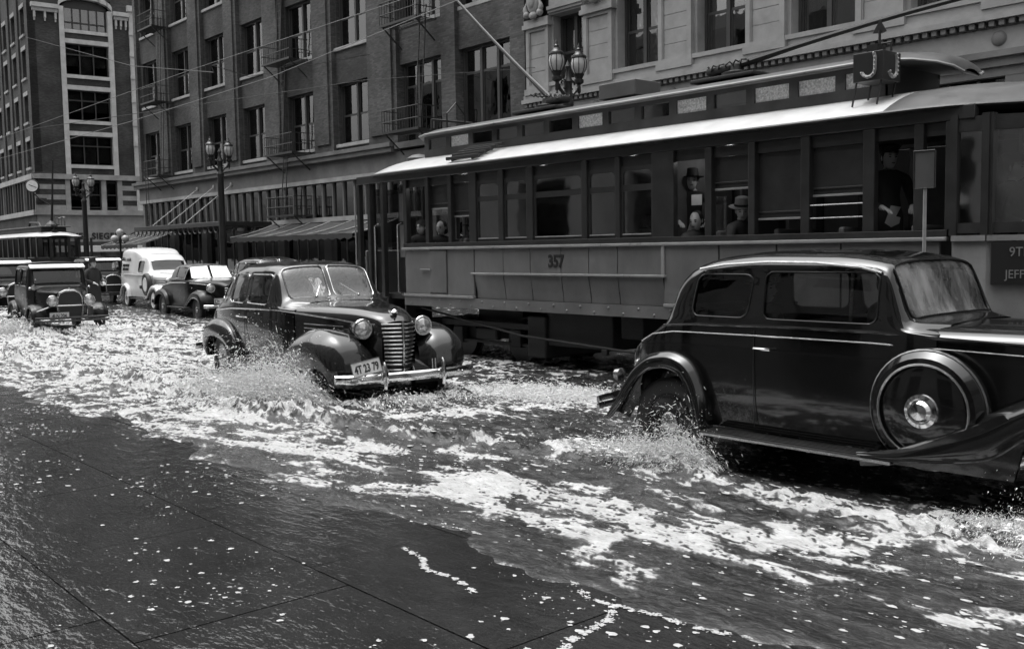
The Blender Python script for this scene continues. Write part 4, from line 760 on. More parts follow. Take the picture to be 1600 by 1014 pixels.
    for a in (0,):
        q0 = c0 - d * .36; q1 = c0 + d * .36; k.add([q0 + Vector((0, 0, 1.33)), q1 + Vector((0, 0, 1.33)), q1 + Vector((0, 0, 1.73)), q0 + Vector((0, 0, 1.73))] + [p - nrm * .03 for p in (q0 + Vector((0, 0, 1.33)), q1 + Vector((0, 0, 1.33)), q1 + Vector((0, 0, 1.73)), q0 + Vector((0, 0, 1.73)))], [(0, 1, 2, 3), (7, 6, 5, 4), (0, 4, 5, 1), (2, 6, 7, 3), (1, 5, 6, 2), (3, 7, 4, 0)])
    sg = B(k, 'destination_board', 'black')
    for s, z, sz in (('9TH AVE', 1.635, .125), ('&', 1.53, .085), ('JEFFERSON', 1.425, .115)):
        letters(s, sz, MT['sc_rail'], sg, Matrix.Translation((9.6, -SYC, .05)) @ frame_M(c0 + nrm * .004 + Vector((0, 0, z)), d, (0, 0, 1)), .003, name='board_lettering', sx=.86)
    q_ = c0 + d * .1 + nrm * -.03; letters('W', .2, MT['black'], t, Matrix.Translation((9.6, -SYC, .05)) @ frame_M(Vector((q_.x, q_.y, 1.18)), d, (0, 0, 1)), .004, bold=.01, name='dash_letter')
    # ---- roof: lower deck (curved), clerestory, upper deck
    def deck_prof(x):                                            # half-profile: eave at side, rising to the clerestory; ends droop
        e = 1.0 if -14.2 < x < -4.8 else max(0., 1 - ((-14.2 - x) / 1.25) ** 2) ** .5 if x <= -14.2 else max(0., 1 - max(0, (x + 4.8) / 1.86) ** 1.6) ** .72
        return e
    for side in (-1, 1):
        rows = []
        for x in [-15.42, -15.38, -15.25, -15.0, -14.6, -14.2] + list(np.arange(-13.6, -4.9, .6)) + [-4.8, -4.5, -4.2, -3.9, -3.6, -3.35, -3.15, -3.02, -2.95]:
            e = deck_prof(x); r_ = []
            for f_ in np.linspace(0, 1, 9):
                yh = 1.33 * (.35 + .65 * e) * (1 - f_) if x < -14.2 else (1.33 * (1 - f_) * e)
                z = 3.06 + .33 * (1 - (1 - f_) ** 2.1) * (e if f_ > 0 else 1) - (.04 * (1 - e))
                r_.append((x, SYC + side * yh, z))
            rows.append(r_)
        hi = max(i for i, r_ in enumerate(rows) if r_[0][0] < -5.0) + 1; k = MB(); k.grid(rows[:hi]); B(k, 'lower_roof', 'sc_roof', sm=50); k = MB(); k.grid(rows[hi - 1:]); B(k, 'front_hood', 'sc_mon', sm=50)
        k = MB(); k.tube([(r_[0][0], r_[0][1], r_[0][2] - .012) for r_ in rows], .018, 6); B(k, 'drip_rail', 'sc_post', sm=40)
        k = MB(); rows2 = [[(r_[0][0], r_[0][1] - side * .0, r_[0][2] - .03), (r_[0][0], SYC + side * max(.02, abs(r_[0][1] - SYC) - .14), r_[0][2] - .07)] for r_ in rows]; k.grid(rows2); B(k, 'eave_soffit', 'sc_post')
    MX0, MX1 = -14.0, -5.55; MH = .62
    for side in (-1, 1):
        y = SYC + side * MH; yo = y + side * .012
        [B(MB().box(MX0, MX1, min(y, y - side * .05), max(y, y - side * .05), q0, q1), 'clerestory_rail', 'sc_mon') for q0, q1 in ((3.26, 3.45), (3.625, 3.70))]
        n = 14; w = (MX1 - MX0) / n
        for i in range(n):
            a = MX0 + i * w; k = MB(); k.box(a, a + .12, min(y, y - side * .06) - .001, max(y, y - side * .06), 3.45, 3.625); B(k, 'clerestory_post', 'sc_mon')
            k = MB(); k.box(a + .12, a + w, y - side * .03 - .003, y - side * .03 + .003, 3.45, 3.625); B(k, 'clerestory_light', 'backlit_glass' if i in (1, 6, 9, 11, 12, 13) else 'sglass' if i != 8 else 'sglass')  # pale panes carry the light from behind in their colour
    rows = []
    for x in [-14.35, -14.3, -14.1, -13.8] + list(np.arange(-13.0, -5.9, .8)) + [-5.75, -5.5, -5.25, -5.05, -4.94, -4.9]:
        e = 1 - max(0, (-13.8 - x) / .55) ** 2 if x < -13.8 else 1 - max(0, (x + 5.75) / .85) ** 2; e = max(.0, e) ** .5
        rows.append([(x, SYC + .74 * v_ * (.25 + .75 * e), 3.70 + .15 * (1 - abs(v_) ** 2.4) * (.3 + .7 * e) - (.06 if x < -10 else .16) * (1 - e)) for v_ in np.linspace(-1, 1, 15)])
    k = MB(); k.grid(rows); B(k, 'upper_roof', 'sc_mon', sm=50)
    for s in (0, -1): k = MB(); k.tube([r_[s] for r_ in rows], .016, 6); B(k, 'upper_roof_edge', 'sc_rail', sm=40)
    k = MB(); k.grid([[(r_[0][0], r_[0][1], r_[0][2] - .02), (r_[-1][0], r_[-1][1], r_[-1][2] - .02)] for r_ in rows]); B(k, 'upper_ceiling', 'sc_in')
    k = MB(); k.add([(MX1, SYC - MH, 3.3), (MX1, SYC + MH, 3.3), (MX1, SYC + MH, 3.69), (MX1, SYC - MH, 3.69)], [(0, 1, 2, 3)]); B(k, 'clerestory_end', 'sc_mon'); k = MB(); k.add([(MX0, SYC - MH, 3.3), (MX0, SYC + MH, 3.3), (MX0, SYC + MH, 3.69), (MX0, SYC - MH, 3.69)], [(0, 1, 2, 3)]); B(k, 'clerestory_end', 'sc_mon')
    # ---- roof gear
    k = MB()
    for i in range(5): f_ = i / 4; k.bbox(-12.55 + .02 * i, -11.75 + .02 * i, SY0 - .03 + f_ * .42, SY0 + .03 + f_ * .42, 3.12 + .30 * (1 - (1 - f_ * .36) ** 2.1) + .02, 3.16 + .30 * (1 - (1 - f_ * .36) ** 2.1) + .03, .008)
    k.bar((-12.4, SY0 - .02, 3.13), (-12.4, SY0 + .45, 3.33), .04, .04); k.bar((-11.9, SY0 - .02, 3.13), (-11.9, SY0 + .45, 3.33), .04, .04); B(k, 'roof_step', 'sc_dark')
    for xb, tip in ((-11.55, (-14.15, SYC, 6.34)), (-7.95, (-2.6, SYC, 4.42))):
        sgn = 1 if tip[0] > xb else -1
        k = MB(); k.bbox(xb - .55, xb + .45, SYC - .28, SYC + .28, 3.87, 3.92, .01); k.lathe([(.2, 3.92), (.2, 3.97), (.1, 4.0), (.08, 4.08), (.0, 4.1)], 16, 'z', (xb, SYC, 0)); o = B(k, 'pole_base', 'sc_dark', sm=40)
        k = MB(); hx = xb - sgn * .05; k.bbox(min(hx, hx + sgn * -.38), max(hx, hx + sgn * -.38), SYC - .1, SYC + .1, 3.98, 4.08, .03)
        for s in (-.09, .0, .09): k.tube([(xb - sgn * .4 + q * sgn * .035, SYC + s + .035 * math.sin(q * 1.9), 4.06 + .035 * math.cos(q * 1.9) + (.006 * q if tip[2] > 5 else .002 * q)) for q in range(20)], .012, 5)
        k.build('spring', MT['sc_dark'], o)
        P0 = Vector((xb - sgn * .1, SYC, 4.05)); P1 = Vector(tip); pts = [P0.lerp(P1, f_) + Vector((0, 0, (.10 if sgn > 0 else -.04) * math.sin(f_ * math.pi))) for f_ in np.linspace(0, 1, 12)]
        k = MB(); k.tube(pts, [.05, .045] + [.034 - .0014 * i for i in range(10)], 8); B(k, 'trolley_pole', 'steel', sm=40)
    k = MB(); k.bbox(-10.15, -9.45, SYC - .3, SYC + .25, 3.86, 4.08, .012); B(k, 'vent_box', 'signgrey')
    k = MB(); k.lathe([(.2, 3.42), (.22, 3.46), (.22, 3.49), (.12, 3.55), (0, 3.57)], 18, 'z', (-14.55, SYC - .35, -.12)); B(k, 'roof_ventilator', 'sc_mon', sm=40)
    k = MB(); k.tube([(-13.9, SYC - .2, 3.8), (-13.9, SYC - .2, 4.1), (-13.9, SYC, 4.3), (-13.9, SYC + .2, 4.1), (-13.9, SYC + .2, 3.8)], .016, 6); k.tube([(-13.95, SYC - .5, 3.8), (-13.95, SYC - .5, 3.98), (-13.95, SYC + .4, 3.98), (-13.95, SYC + .4, 3.8)], .02, 6); B(k, 'pole_hook', 'sc_dark', sm=40)
    k = MB(); k.lathe([(0, .0), (.06, 0), (.13, .1), (.14, .22), (.10, .25)], 16, 'x', (-3.95, SYC - .45, 3.42)); k.cyl((-3.9, SYC - .45, 3.2), (-3.9, SYC - .45, 3.34), .05); B(k, 'roof_headlamp', 'sc_rail', sm=40)
    # route box with lamp-dotted J on two faces
    bx0, bx1, by0, by1, bz0, bz1 = -5.66, -5.32, SY0 + .15, SY0 + .52, 3.43, 3.73
    k = MB(); k.bbox(bx0, bx1, by0, by1, bz0, bz1, .008); k.box(bx0 + .1, bx1 - .12, by0 + .1, by1 - .1, bz1, bz1 + .09); rb = B(k, 'route_box', 'black')
    [MB().bar((a, b, bz0 + .01), (a - .04, b - .02, 3.18), .015, .015).build('box_leg', MT['sc_dark'], rb, smooth=None) for a in (bx0 + .03, bx1 - .03) for b in (by0 + .03, by1 - .05)]
    k = MB(); k.tube([(bx1 - .12, by0 + .2, bz1 + .01), (bx1 - .12, by0 + .2, bz1 + .1), (bx1 + -.02, by0 + .2, bz1 + .1), (bx1 - .02, by0 + .2, bz1 + .01)], .014, 6); k.cyl((bx1 - .15, by0 + .2, bz1), (bx1 - .15, by0 + .2, bz1 + .24), .014); k.add([(bx1 - .23, by0 + .2, bz1 + .22), (bx1 - .07, by0 + .2, bz1 + .22), (bx1 - .15, by0 + .2, bz1 + .36), (bx1 - .15, by0 + .26, bz1 + .22)], [(0, 1, 2), (0, 3, 1), (1, 3, 2), (0, 2, 3)]); k.build('box_finial', MT['sc_dark'], rb)
    jp = [(.085, .15), (.10, .10), (.10, .05), (.10, 0), (.10, -.05), (.085, -.095), (.045, -.125), (0, -.13), (-.045, -.11), (-.075, -.07)]
    k = MB(); k.tube([(bx0 + .17 + a * .85, by0 - .003, (bz0 + bz1) / 2 + b * .85) for a, b in jp], .02, 6, flat=1); k.tube([(bx1 + .003, by0 + .18 + a * .9, (bz0 + bz1) / 2 + b * .85) for a, b in jp], .02, 6); k.build('route_letter', MT['sc_rail'], rb)
    k = MB()
    for a, b in jp: k.ball((bx0 + .17 + a * .85, by0 - .022, (bz0 + bz1) / 2 + b * .85), .011, 8, 6); k.ball((bx1 + .022, by0 + .18 + a * .9, (bz0 + bz1) / 2 + b * .85), .011, 8, 6)
    k.build('letter_lamps', MT['opal'], rb)['kind'] = 'stuff'
    # ---- trucks
    for xc in (-12.2, -9.0, -6.0):
        for sg in (-1, 1):
            yy = SYC + sg * .62
            for dxw in ((-.72, .72) if xc != -9.0 else ()):
                w = MB(); w.lathe([(.0, -.05), (.1, -.06), (.30, -.045), (.33, -.05), (.33, .05), (.37, .055), (.37, .075), (.1, .08), (0, .08)], 28, 'y', (xc + dxw, yy, .31)); B(w, 'wheel', 'steel', sm=40)
            if xc != -9.0:
                k = MB(); k.bbox(xc - 1.2, xc + 1.2, yy + sg * .13 - .04, yy + sg * .13 + .04, .50, .60, .01); k.bbox(xc - 1.15, xc + 1.15, yy + sg * .13 - .03, yy + sg * .13 + .03, .24, .29, .01)
                for dxw in (-.72, .72): k.bbox(xc + dxw - .11, xc + dxw + .11, yy + sg * .13 - .06, yy + sg * .13 + .06, .22, .49, .015)
                k.bbox(xc - .26, xc + .26, yy + sg * .13 - .06, yy + sg * .13 + .06, .30, .49, .03); B(k, 'truck_frame', 'sc_dark')
        if xc != -9.0: k = MB(); k.box(xc - .55, xc + .55, SYC - .5, SYC + .5, .3, .8); B(k, 'motor_case', 'sc_dark')
    for a, b in ((-8.2, -7.05), (-10.6, -9.3), (-9.15, -8.75)):
        k = MB(); k.bbox(a, b, SYC - .95, SYC - .35, .32 if b - a > .5 else .5, .82, .02); B(k, 'equipment_box', 'sc_dark')
    k = MB(); k.tube([(-13.6, SY0 + .2, .78), (-11.0, SY0 + .15, .45), (-9.0, SY0 + .15, .36), (-7.6, SY0 + .15, .33), (-6.2, SY0 + .15, .38)], .018, 6); [k.bbox(x - .05, x + .05, SY0 + .12, SY0 + .18, .28, .36, .01) for x in (-9.3, -8.6, -8.1, -7.5, -7.0)]; B(k, 'brake_rod', 'sc_dark')
    k = MB(); k.bbox(-14.3, -13.4, SY0 + .3, SY1 - .3, .3, .55, .05); B(k, 'life_guard', 'sc_dark'); k = MB(); k.bbox(-11.0, -10.6, SY0 + .25, SY1 - .25, .12, .75, .03); B(k, 'life_guard', 'sc_dark')
    # the one bulb seen burning in the clerestory
    k = MB(); k.ball((-8.62, SYC - .35, 3.5), .032, 12, 8); B(k, 'bulb_or_fill_lamp', 'bulb', sm=40)
    for xx in (-12.9, -11.0, -9.2, -7.6): k = MB(); k.ball((xx, SYC - .62, 2.915), .042, 12, 8); B(k, 'bulb_or_fill_lamp', 'bulb', sm=40)  # added fill lamps, out of sight, to brighten the interior and passengers
    return t
MT['bulb'] = emit('bulb and fill lamp glow', 22)
streetcar()
def far_streetcar():
    t = thing('far_streetcar', 'distant dark streetcar with pale roof behind the delivery cars at far left', 'streetcar', (-52, 14.5, -.05)); XF = -47.6; y0, y1 = 13.0, 15.4; yc = 14.2
    B = lambda k, n, m_, sm=None: k.build(n, MT[m_], t, smooth=sm)
    k = MB(); k.box(-58, XF - .9, y0, y0 + .05, .8, 1.7); k.box(-58, XF - .9, y1 - .05, y1, .8, 1.7); B(k, 'side_panel', 'sc_post')
    pts = [(XF - .9, y0), (XF - .35, y0 + .25), (XF, y0 + .8), (XF, y1 - .8), (XF - .35, y1 - .25), (XF - .9, y1)]
    for (a, b), (c, d) in zip(pts[:-1], pts[1:]):
        k = MB(); k.add([(a, b, .7), (c, d, .7), (c, d, 1.65), (a, b, 1.65)], [(0, 1, 2, 3)]); B(k, 'dash_panel', 'sc_post'); k = MB(); k.bar((a, b, 1.65), (a, b, 2.6), .1, .1); B(k, 'post', 'sc_post')
        k = MB(); k.add([(a, b, 1.66), (c, d, 1.66), (c, d, 2.55), (a, b, 2.55)], [(0, 1, 2, 3)]); B(k, 'pane', 'dglass')
    for i in range(13): x = -58 + i * .92; k = MB(); k.bbox(x, x + .14, y0, y0 + .08, 1.7, 2.55, .01); B(k, 'post', 'sc_post'); k = MB(); k.box(x + .14, x + .92, y0 + .03, y0 + .035, 1.7, 2.55); B(k, 'pane', 'dglass'); k = MB(); k.bbox(x, x + .14, y1 - .08, y1, 1.7, 2.55, .01); B(k, 'post', 'sc_post')
    k = MB(); k.box(-58, XF - .5, y0 - .03, y1 + .03, 2.56, 2.62); k.box(-58, XF - .6, y0 + .1, y1 - .1, .75, .85); B(k, 'letterboard', 'sc_post')
    rows = []
    for x in [-58.2] + list(np.linspace(-57, XF - 1.2, 9)) + [XF - .7, XF - .35, XF - .1, XF + .06, XF + .1]:
        e = max(0, 1 - max(0, (x - XF + 1.2) / 1.32) ** 2) ** .5; rows.append([(x, yc + 1.3 * v_ * (.3 + .7 * e), 2.63 + .26 * (1 - abs(v_) ** 2.2) * e) for v_ in np.linspace(-1, 1, 13)])
    k = MB(); k.grid(rows); B(k, 'roof', 'sc_roof', 50)
    k = MB(); k.bbox(-58, XF - .75, yc - .55, yc + .55, 2.82, 3.05, .03); B(k, 'clerestory', 'sc_mon'); k = MB(); k.bbox(-58, XF - .45, yc - .68, yc + .68, 3.055, 3.11, .03); B(k, 'upper_roof', 'sc_mon')
    k = MB(); k.tube([(-48.6, yc, 3.2), (-48.3, yc, 4.6), (-48.0, yc, 6.1)], [.06, .045, .03], 8); B(k, 'trolley_pole', 'iron'); k = MB(); k.lathe([(.3, 3.11), (.25, 3.2), (.1, 3.35), (0, 3.4)], 14, 'z', (-48.6, yc, 0)); k.tube([(-51.5, yc - .2, 3.11), (-51.3, yc - .2, 3.35), (-49.9, yc - .2, 3.3), (-49.7, yc - .2, 3.11)], .05, 6); B(k, 'pole_base', 'iron')
    k = MB(); k.tube([(-47.6, yc, 3.1), (-47.6, yc, 3.45), (-47.2, yc, 3.45), (-47.2, yc, 3.1)], .025, 6); k.tube([(-47.4, yc - .2, 3.1), (-47.4, yc - .2, 3.5), (-47.4, yc + .2, 3.5), (-47.4, yc + .2, 3.1)], .025, 6); B(k, 'roof_bracket', 'nickel')
    k = MB(); k.lathe([(.13, 0), (.13, .06), (.05, .1), (.06, .22), (.14, .25), (.13, .33), (0, .36)], 14, 'z', (XF - .35, yc - .1, 2.84)); B(k, 'ventilator', 'iron')
    k = MB(); k.box(-57, XF - 1.2, y0 + .3, y1 - .3, .25, .75); B(k, 'undergear', 'sc_dark')
    return t
far_streetcar()
# ================================================================== motor cars: lofted bodies, fenders, glass, wheels
def pchip(t, Y, tt):
    t = np.asarray(t, float); Y = np.asarray(Y, float); tt = np.asarray(tt, float); sh = Y.shape; Y = Y.reshape(len(t), -1)
    h = np.diff(t)[:, None]; d = np.diff(Y, axis=0) / h; m_ = np.zeros_like(Y)
    if len(t) > 2:
        a, b = d[:-1], d[1:]; w1 = 2 * h[1:] + h[:-1]; w2 = h[1:] + 2 * h[:-1]
        with np.errstate(divide='ignore', invalid='ignore'): hm = (w1 + w2) / (w1 / a + w2 / b)
        m_[1:-1] = np.where(a * b > 0, hm, 0)
    m_[0] = d[0]; m_[-1] = d[-1]
    i = np.clip(np.searchsorted(t, tt, side='right') - 1, 0, len(t) - 2); hh = h[i]; s = ((tt - t[i])[:, None]) / hh
    r = (1 + 2 * s) * (1 - s) ** 2 * Y[i] + s * (1 - s) ** 2 * hh * m_[i] + s * s * (3 - 2 * s) * Y[i + 1] + s * s * (s - 1) * hh * m_[i + 1]
    return r.reshape((len(tt),) + sh[1:])
def loft(S, nu, nv):
    """S[station, control point, xyz] -> dense grid; nu / nv subdivisions per span. returns G[v,u,3] and station coordinate per row"""
    S = np.asarray(S, float); n, K, _ = S.shape
    tv = np.concatenate([[0], np.cumsum(np.maximum(.02, np.linalg.norm(np.diff(S, axis=0), axis=2).mean(1)))])
    idx = np.concatenate([np.linspace(i, i + 1, nv, endpoint=False) for i in range(n - 1)] + [[n - 1]]); vv = np.interp(idx, np.arange(n), tv)
    A = pchip(tv, S, vv)
    tu = np.concatenate([[0], np.cumsum(np.maximum(.01, np.linalg.norm(np.diff(S, axis=1), axis=2).mean(0)))])
    iu = np.concatenate([np.linspace(i, i + 1, nu, endpoint=False) for i in range(K - 1)] + [[K - 1]]); uu = np.interp(iu, np.arange(K), tu)
    G = pchip(tu, A.transpose(1, 0, 2), uu).transpose(1, 0, 2)
    return G, idx, iu
def cabin_section(x, zs, zb, zr, ws, wb, wr, xb=None, xr=None):
    xb = x if xb is None else xb; xr = x if xr is None else xr; dz = zr - zb; ze = zr - min(.105, .5 * dz); q = min(1, dz / .3)
    P = [(ws, zs), (ws + (wb - ws) * .6 + .012, zs + .35 * (zb - zs)), (wb + .008, zs + .75 * (zb - zs)), (wb, zb), (wb + (wr - wb) * .30, zb + (ze - zb) * .36), (wb + (wr - wb) * .62, zb + (ze - zb) * .72), (wr, ze), (wr * .87, zr - .042 * q), (wr * .64, zr - .014 * q), (wr * .32, zr - .003 * q), (0, zr)]
    return [(x if z <= zb else xb + (xr - xb) * (z - zb) / max(.01, dz), y, z) for y, z in P]
def rrect(cx, cz, hx, hz, r, shear=0.):
    def f(a, b):
        a = a - shear * (b - cz); qx = np.abs(a - cx) - hx + r; qz = np.abs(b - cz) - hz + r
        return np.hypot(np.maximum(qx, 0), np.maximum(qz, 0)) + np.minimum(np.maximum(qx, qz), 0) - r
    return f
def quads(nv, nu):
    idx = np.arange(nv * nu).reshape(nv, nu); return np.stack([idx[:-1, :-1], idx[:-1, 1:], idx[1:, 1:], idx[1:, :-1]], -1).reshape(-1, 4)
def cut_body(G, iv, iu, wins):
    """wins: list of (kind 'side'|'front'|'back', sdf, (v0,v1)). snaps grid to the openings; returns vertices, body faces, list of pane face arrays"""
    nv, nu, _ = G.shape; V = G.reshape(-1, 3).copy(); IV = np.repeat(iv, nu); IU = np.tile(iu, nv); F = quads(nv, nu); keep = np.ones(len(F), bool); panes = []
    for kind, f, (v0, v1) in wins:
        if kind == 'side': a, b = V[:, 0], V[:, 2]; ok = (IU > 2.6) & (IU < 6.6)
        else: a, b = V[:, 1], (IV - v0) / (v1 - v0); ok = (IV >= v0 - .2) & (IV <= v1 + .2) & (IU > 5.2)
        sc = 1.0 if kind == 'side' else .42                      # tau is scaled to metres for the front glass
        bb = b * sc; d = f(a, bb); e = 1e-3; gx = (f(a + e, bb) - d) / e; gz = (f(a, bb + e) - d) / e
        m_ = ok & (np.abs(d) < .031)
        if kind == 'side': V[m_, 0] -= (d * gx)[m_]; V[m_, 2] -= (d * gz)[m_]
        else:
            cent = (np.abs(V[:, 1]) < 1e-6); mm_ = m_ & ~cent; V[mm_, 1] -= (d * gx)[mm_]
            i0 = np.clip(np.round((IV) * 0).astype(int), 0, 0)
            # move along tau using the local row difference
            Gv = np.gradient(G, axis=0).reshape(-1, 3); dv = np.gradient(iv); dv = np.repeat(dv, nu); V[m_] -= Gv[m_] / dv[m_, None] * ((d * gz)[m_] / sc * (v1 - v0))[:, None] * np.array([1, 0, 1])
        c = d[F].mean(1); fin = ok[F].all(1) & (c < -.004); fin &= keep; keep &= ~fin; panes.append(F[fin])
    return V, F[keep], panes
def boundary_loop(F, V, drop_center=True):
    from collections import defaultdict
    cnt = defaultdict(int)
    for q_ in F:
        for a, b in zip(q_, np.roll(q_, -1)): cnt[(min(a, b), max(a, b))] += 1
    ed = [e for e, c in cnt.items() if c == 1 and not (drop_center and abs(V[e[0], 1]) < 1e-5 and abs(V[e[1], 1]) < 1e-5)]
    nb = defaultdict(list)
    for a, b in ed: nb[a].append(b); nb[b].append(a)
    ends = [k for k, v in nb.items() if len(v) == 1]; st = ends[0] if ends else ed[0][0]; loop = [st]; prev = None; cur = st
    for _ in range(len(ed) + 2):
        nx = [k for k in nb[cur] if k != prev]
        if not nx: break
        prev, cur = cur, nx[0]
        if cur == st: break
        loop.append(cur)
    return loop, not ends
def npmb(V, F):
    u, inv = np.unique(F.ravel(), return_inverse=True); k = MB(); k.v = [tuple(p) for p in V[u]]; k.f = [tuple(int(i) for i in q_) for q_ in inv.reshape(F.shape)]; k.m = [0] * len(k.f); return k
def make_body(root, stations, wins, paint, gl, wgl, trim='paint', nu=10, nv=12, roofmat=None, trim_r=.009):
    G, iv, iu = loft([cabin_section(*s) for s in stations], nu, nv); V, F, panes = cut_body(G, iv, iu, wins)
    k = npmb(V, F); k.mirror_y(); body = L(k, 'body', MT[paint], root, weld=1e-4, smooth=50)
    for (kind, f, _), pf in zip(wins, panes):
        if len(pf) == 0: continue
        cen = bool((np.abs(V[np.unique(pf)][:, 1]) < 1e-5).any()); Vi = V.copy()
        off = np.array([0, -.012, 0]) if kind == 'side' else np.array([-.012 if kind == 'front' else .012, 0, -.004]); Vi += off; Vi[:, 1] = np.where(np.abs(V[:, 1]) < 1e-5, 0, Vi[:, 1])
        loop, closed = boundary_loop(pf, V)
        pts = [V[i] for i in loop]; m_ = MT[wgl if kind == 'front' else gl]; nm = {'side': 'side_window', 'front': 'windscreen', 'back': 'rear_window'}[kind]
        if cen:
            k = npmb(Vi, pf); k.mirror_y(); o = L(k, nm, m_, root, weld=1e-4, smooth=50); full = pts + [p * np.array([1, -1, 1]) for p in pts[::-1]]
            k = MB(); k.tube(full, trim_r, 6, closed=True); L(k, 'window_trim', MT[trim], o)
        else:
            for sg in (1, -1):
                k = npmb(Vi * np.array([1, sg, 1]), pf); o = L(k, nm, m_, root, smooth=50); k = MB(); k.tube([p * np.array([1, sg, 1]) for p in pts], trim_r, 6, closed=closed); L(k, 'window_trim', MT[trim], o)
    return body, G, iv
def fender(root, path, paint, y_out, y_in, drop, bead=None, side=1, inner=.05, nv=5, round_=.09, name='fender', wd=None):
    """crest path in (x,z); at every station the section runs lip - outer bulge - crest - inner edge"""
    P = np.array(path, float); n = len(P); T = np.gradient(P, axis=0); T /= np.linalg.norm(T, axis=1)[:, None]; N = np.stack([-T[:, 1], T[:, 0]], 1)
    cen = P.mean(0) - np.array([0, .25]); N *= np.sign(((P - cen) * N).sum(1))[:, None]
    yo = np.broadcast_to(np.array(y_out, float), (n,)); yi = np.broadcast_to(np.array(y_in, float), (n,)); dr = np.broadcast_to(np.array(drop, float), (n,)); S = []
    for i in range(n):
        w = yo[i] - yi[i]
        sec = [(yo[i] - .012, dr[i]), (yo[i], dr[i] * .72), (yo[i] - .008, dr[i] * .40), (yo[i] - .05 * (w / .3), dr[i] * .12 + .008), (yo[i] - .38 * w, .0), (yo[i] - .70 * w, .012), (yi[i], inner)]
        S.append([(P[i, 0] - N[i, 0] * d, side * y, P[i, 1] - N[i, 1] * d) for y, d in sec])
    G, iv, iu = loft(S, 5, nv); k = MB(); k.grid([[tuple(p) for p in r_] for r_ in G])
    # turned-in lip
    k.grid([[tuple(G[i, 0]), (G[i, 0, 0], G[i, 0, 1] - side * .03, G[i, 0, 2])] for i in range(len(G))])
    o = L(k, name, MT[paint], root, weld=1e-4, smooth=60)
    if bead: k = MB(); k.tube([tuple(p) for p in G[:, 0]], .011, 6); L(k, 'fender_bead', MT[bead], o)
    return o
def wheel_meshes(r=.36, w=.15, style='disc'):
    ty = MB(); h = w / 2; ty.lathe([(r - .13, -h * .7), (r - .09, -h), (r - .03, -h * .95), (r, -h * .6), (r + .002, 0), (r, h * .6), (r - .03, h * .95), (r - .09, h), (r - .13, h * .7)], 36, 'y')
    rm = MB(); rm.lathe([(r - .128, -h * .75), (r - .145, -h * .85), (r - .16, -h * .5), (.12, -h * .35), (.085, -h * .55), (0, -h * .6)], 30, 'y')
    hc = MB(); hc.lathe([(.09, -h * .5), (.085, -h * .9), (.06, -h * 1.15), (.0, -h * 1.25)], 24, 'y')
    return ty, rm, hc
def add_wheel(root, x, y, z, side, meshes):
    o = child(meshes[0], 'wheel', root, (x, y, z), (0, 0, 0) if side < 0 else (0, 0, math.pi)); child(meshes[1], 'rim', o); child(meshes[2], 'hub_cap', o); return o
def headlamp(root, x, y, z, r=.105, ln=.24, paint='paint', stand=None):
    k = MB(); k.lathe([(.0, -ln), (r * .35, -ln * .92), (r * .7, -ln * .6), (r * .96, -ln * .2), (r, 0)], 24, 'x', (x, y, z)); o = L(k, 'headlamp', MT[paint], root)
    k = MB(); k.lathe([(r * .9, .0), (r * .75, .018), (r * .4, .03), (0, .035)], 24, 'x', (x, y, z)); L(k, 'lens', MT['lens'], o); k = MB(); k.tube([(x + .004, y + r * math.cos(a), z + r * math.sin(a)) for a in np.linspace(0, 2 * math.pi, 25)[:-1]], .012, 6, closed=True); L(k, 'bezel', MT['chrome'], o)
    if stand: k = MB(); k.tube([(x - ln * .4, y, z - r * .8), stand], .022, 8); L(k, 'stand', MT[paint], o)
    return o
def bumper(root, x, z, hw_, h=.09, sag=.10, sgn=1, guards=(), m_='chrome', name='bumper', ends=.06):
    ys_ = np.linspace(-hw_, hw_, 25); rows = []
    for y in ys_:
        f_ = abs(y) / hw_; xx = x - sgn * (sag * f_ ** 2.2 + ends * max(0, f_ - .9) / .1)
        rows.append([(xx + sgn * dx_, y, z + dz_) for dx_, dz_ in ((-.01, -h / 2), (.012, -h * .35), (.018, 0), (.012, h * .35), (-.01, h / 2), (-.02, 0), (-.01, -h / 2))])
    k = MB(); k.grid(rows); k.add(rows[0], [tuple(range(6))]); k.add(rows[-1], [tuple(range(6))]); o = L(k, name, MT[m_], root, weld=1e-4, smooth=35)
    for gy in guards:
        f_ = abs(gy) / hw_; k = MB(); xx = x - sgn * sag * f_ ** 2.2 + sgn * .03; k.tube([(xx, gy, z - h * 1.2), (xx + sgn * .012, gy, z), (xx, gy, z + h * 1.3), (xx - sgn * .02, gy, z + h * 1.7)], [.018, .024, .02, .012], 8); k.bbox(min(xx - sgn * .03, xx - sgn * .005), max(xx - sgn * .03, xx - sgn * .005), gy - .045, gy + .045, z - h * .6, z + h * .6, .008); L(k, 'bumper_guard', MT[m_], o)
    for sg in (-1, 1): k = MB(); k.bar((x - sgn * .03, sg * .38, z), (x - sgn * .38, sg * .34, z - .02), .035, .05); L(k, 'bumper_iron', MT['paint'], o, smooth=None)
    return o
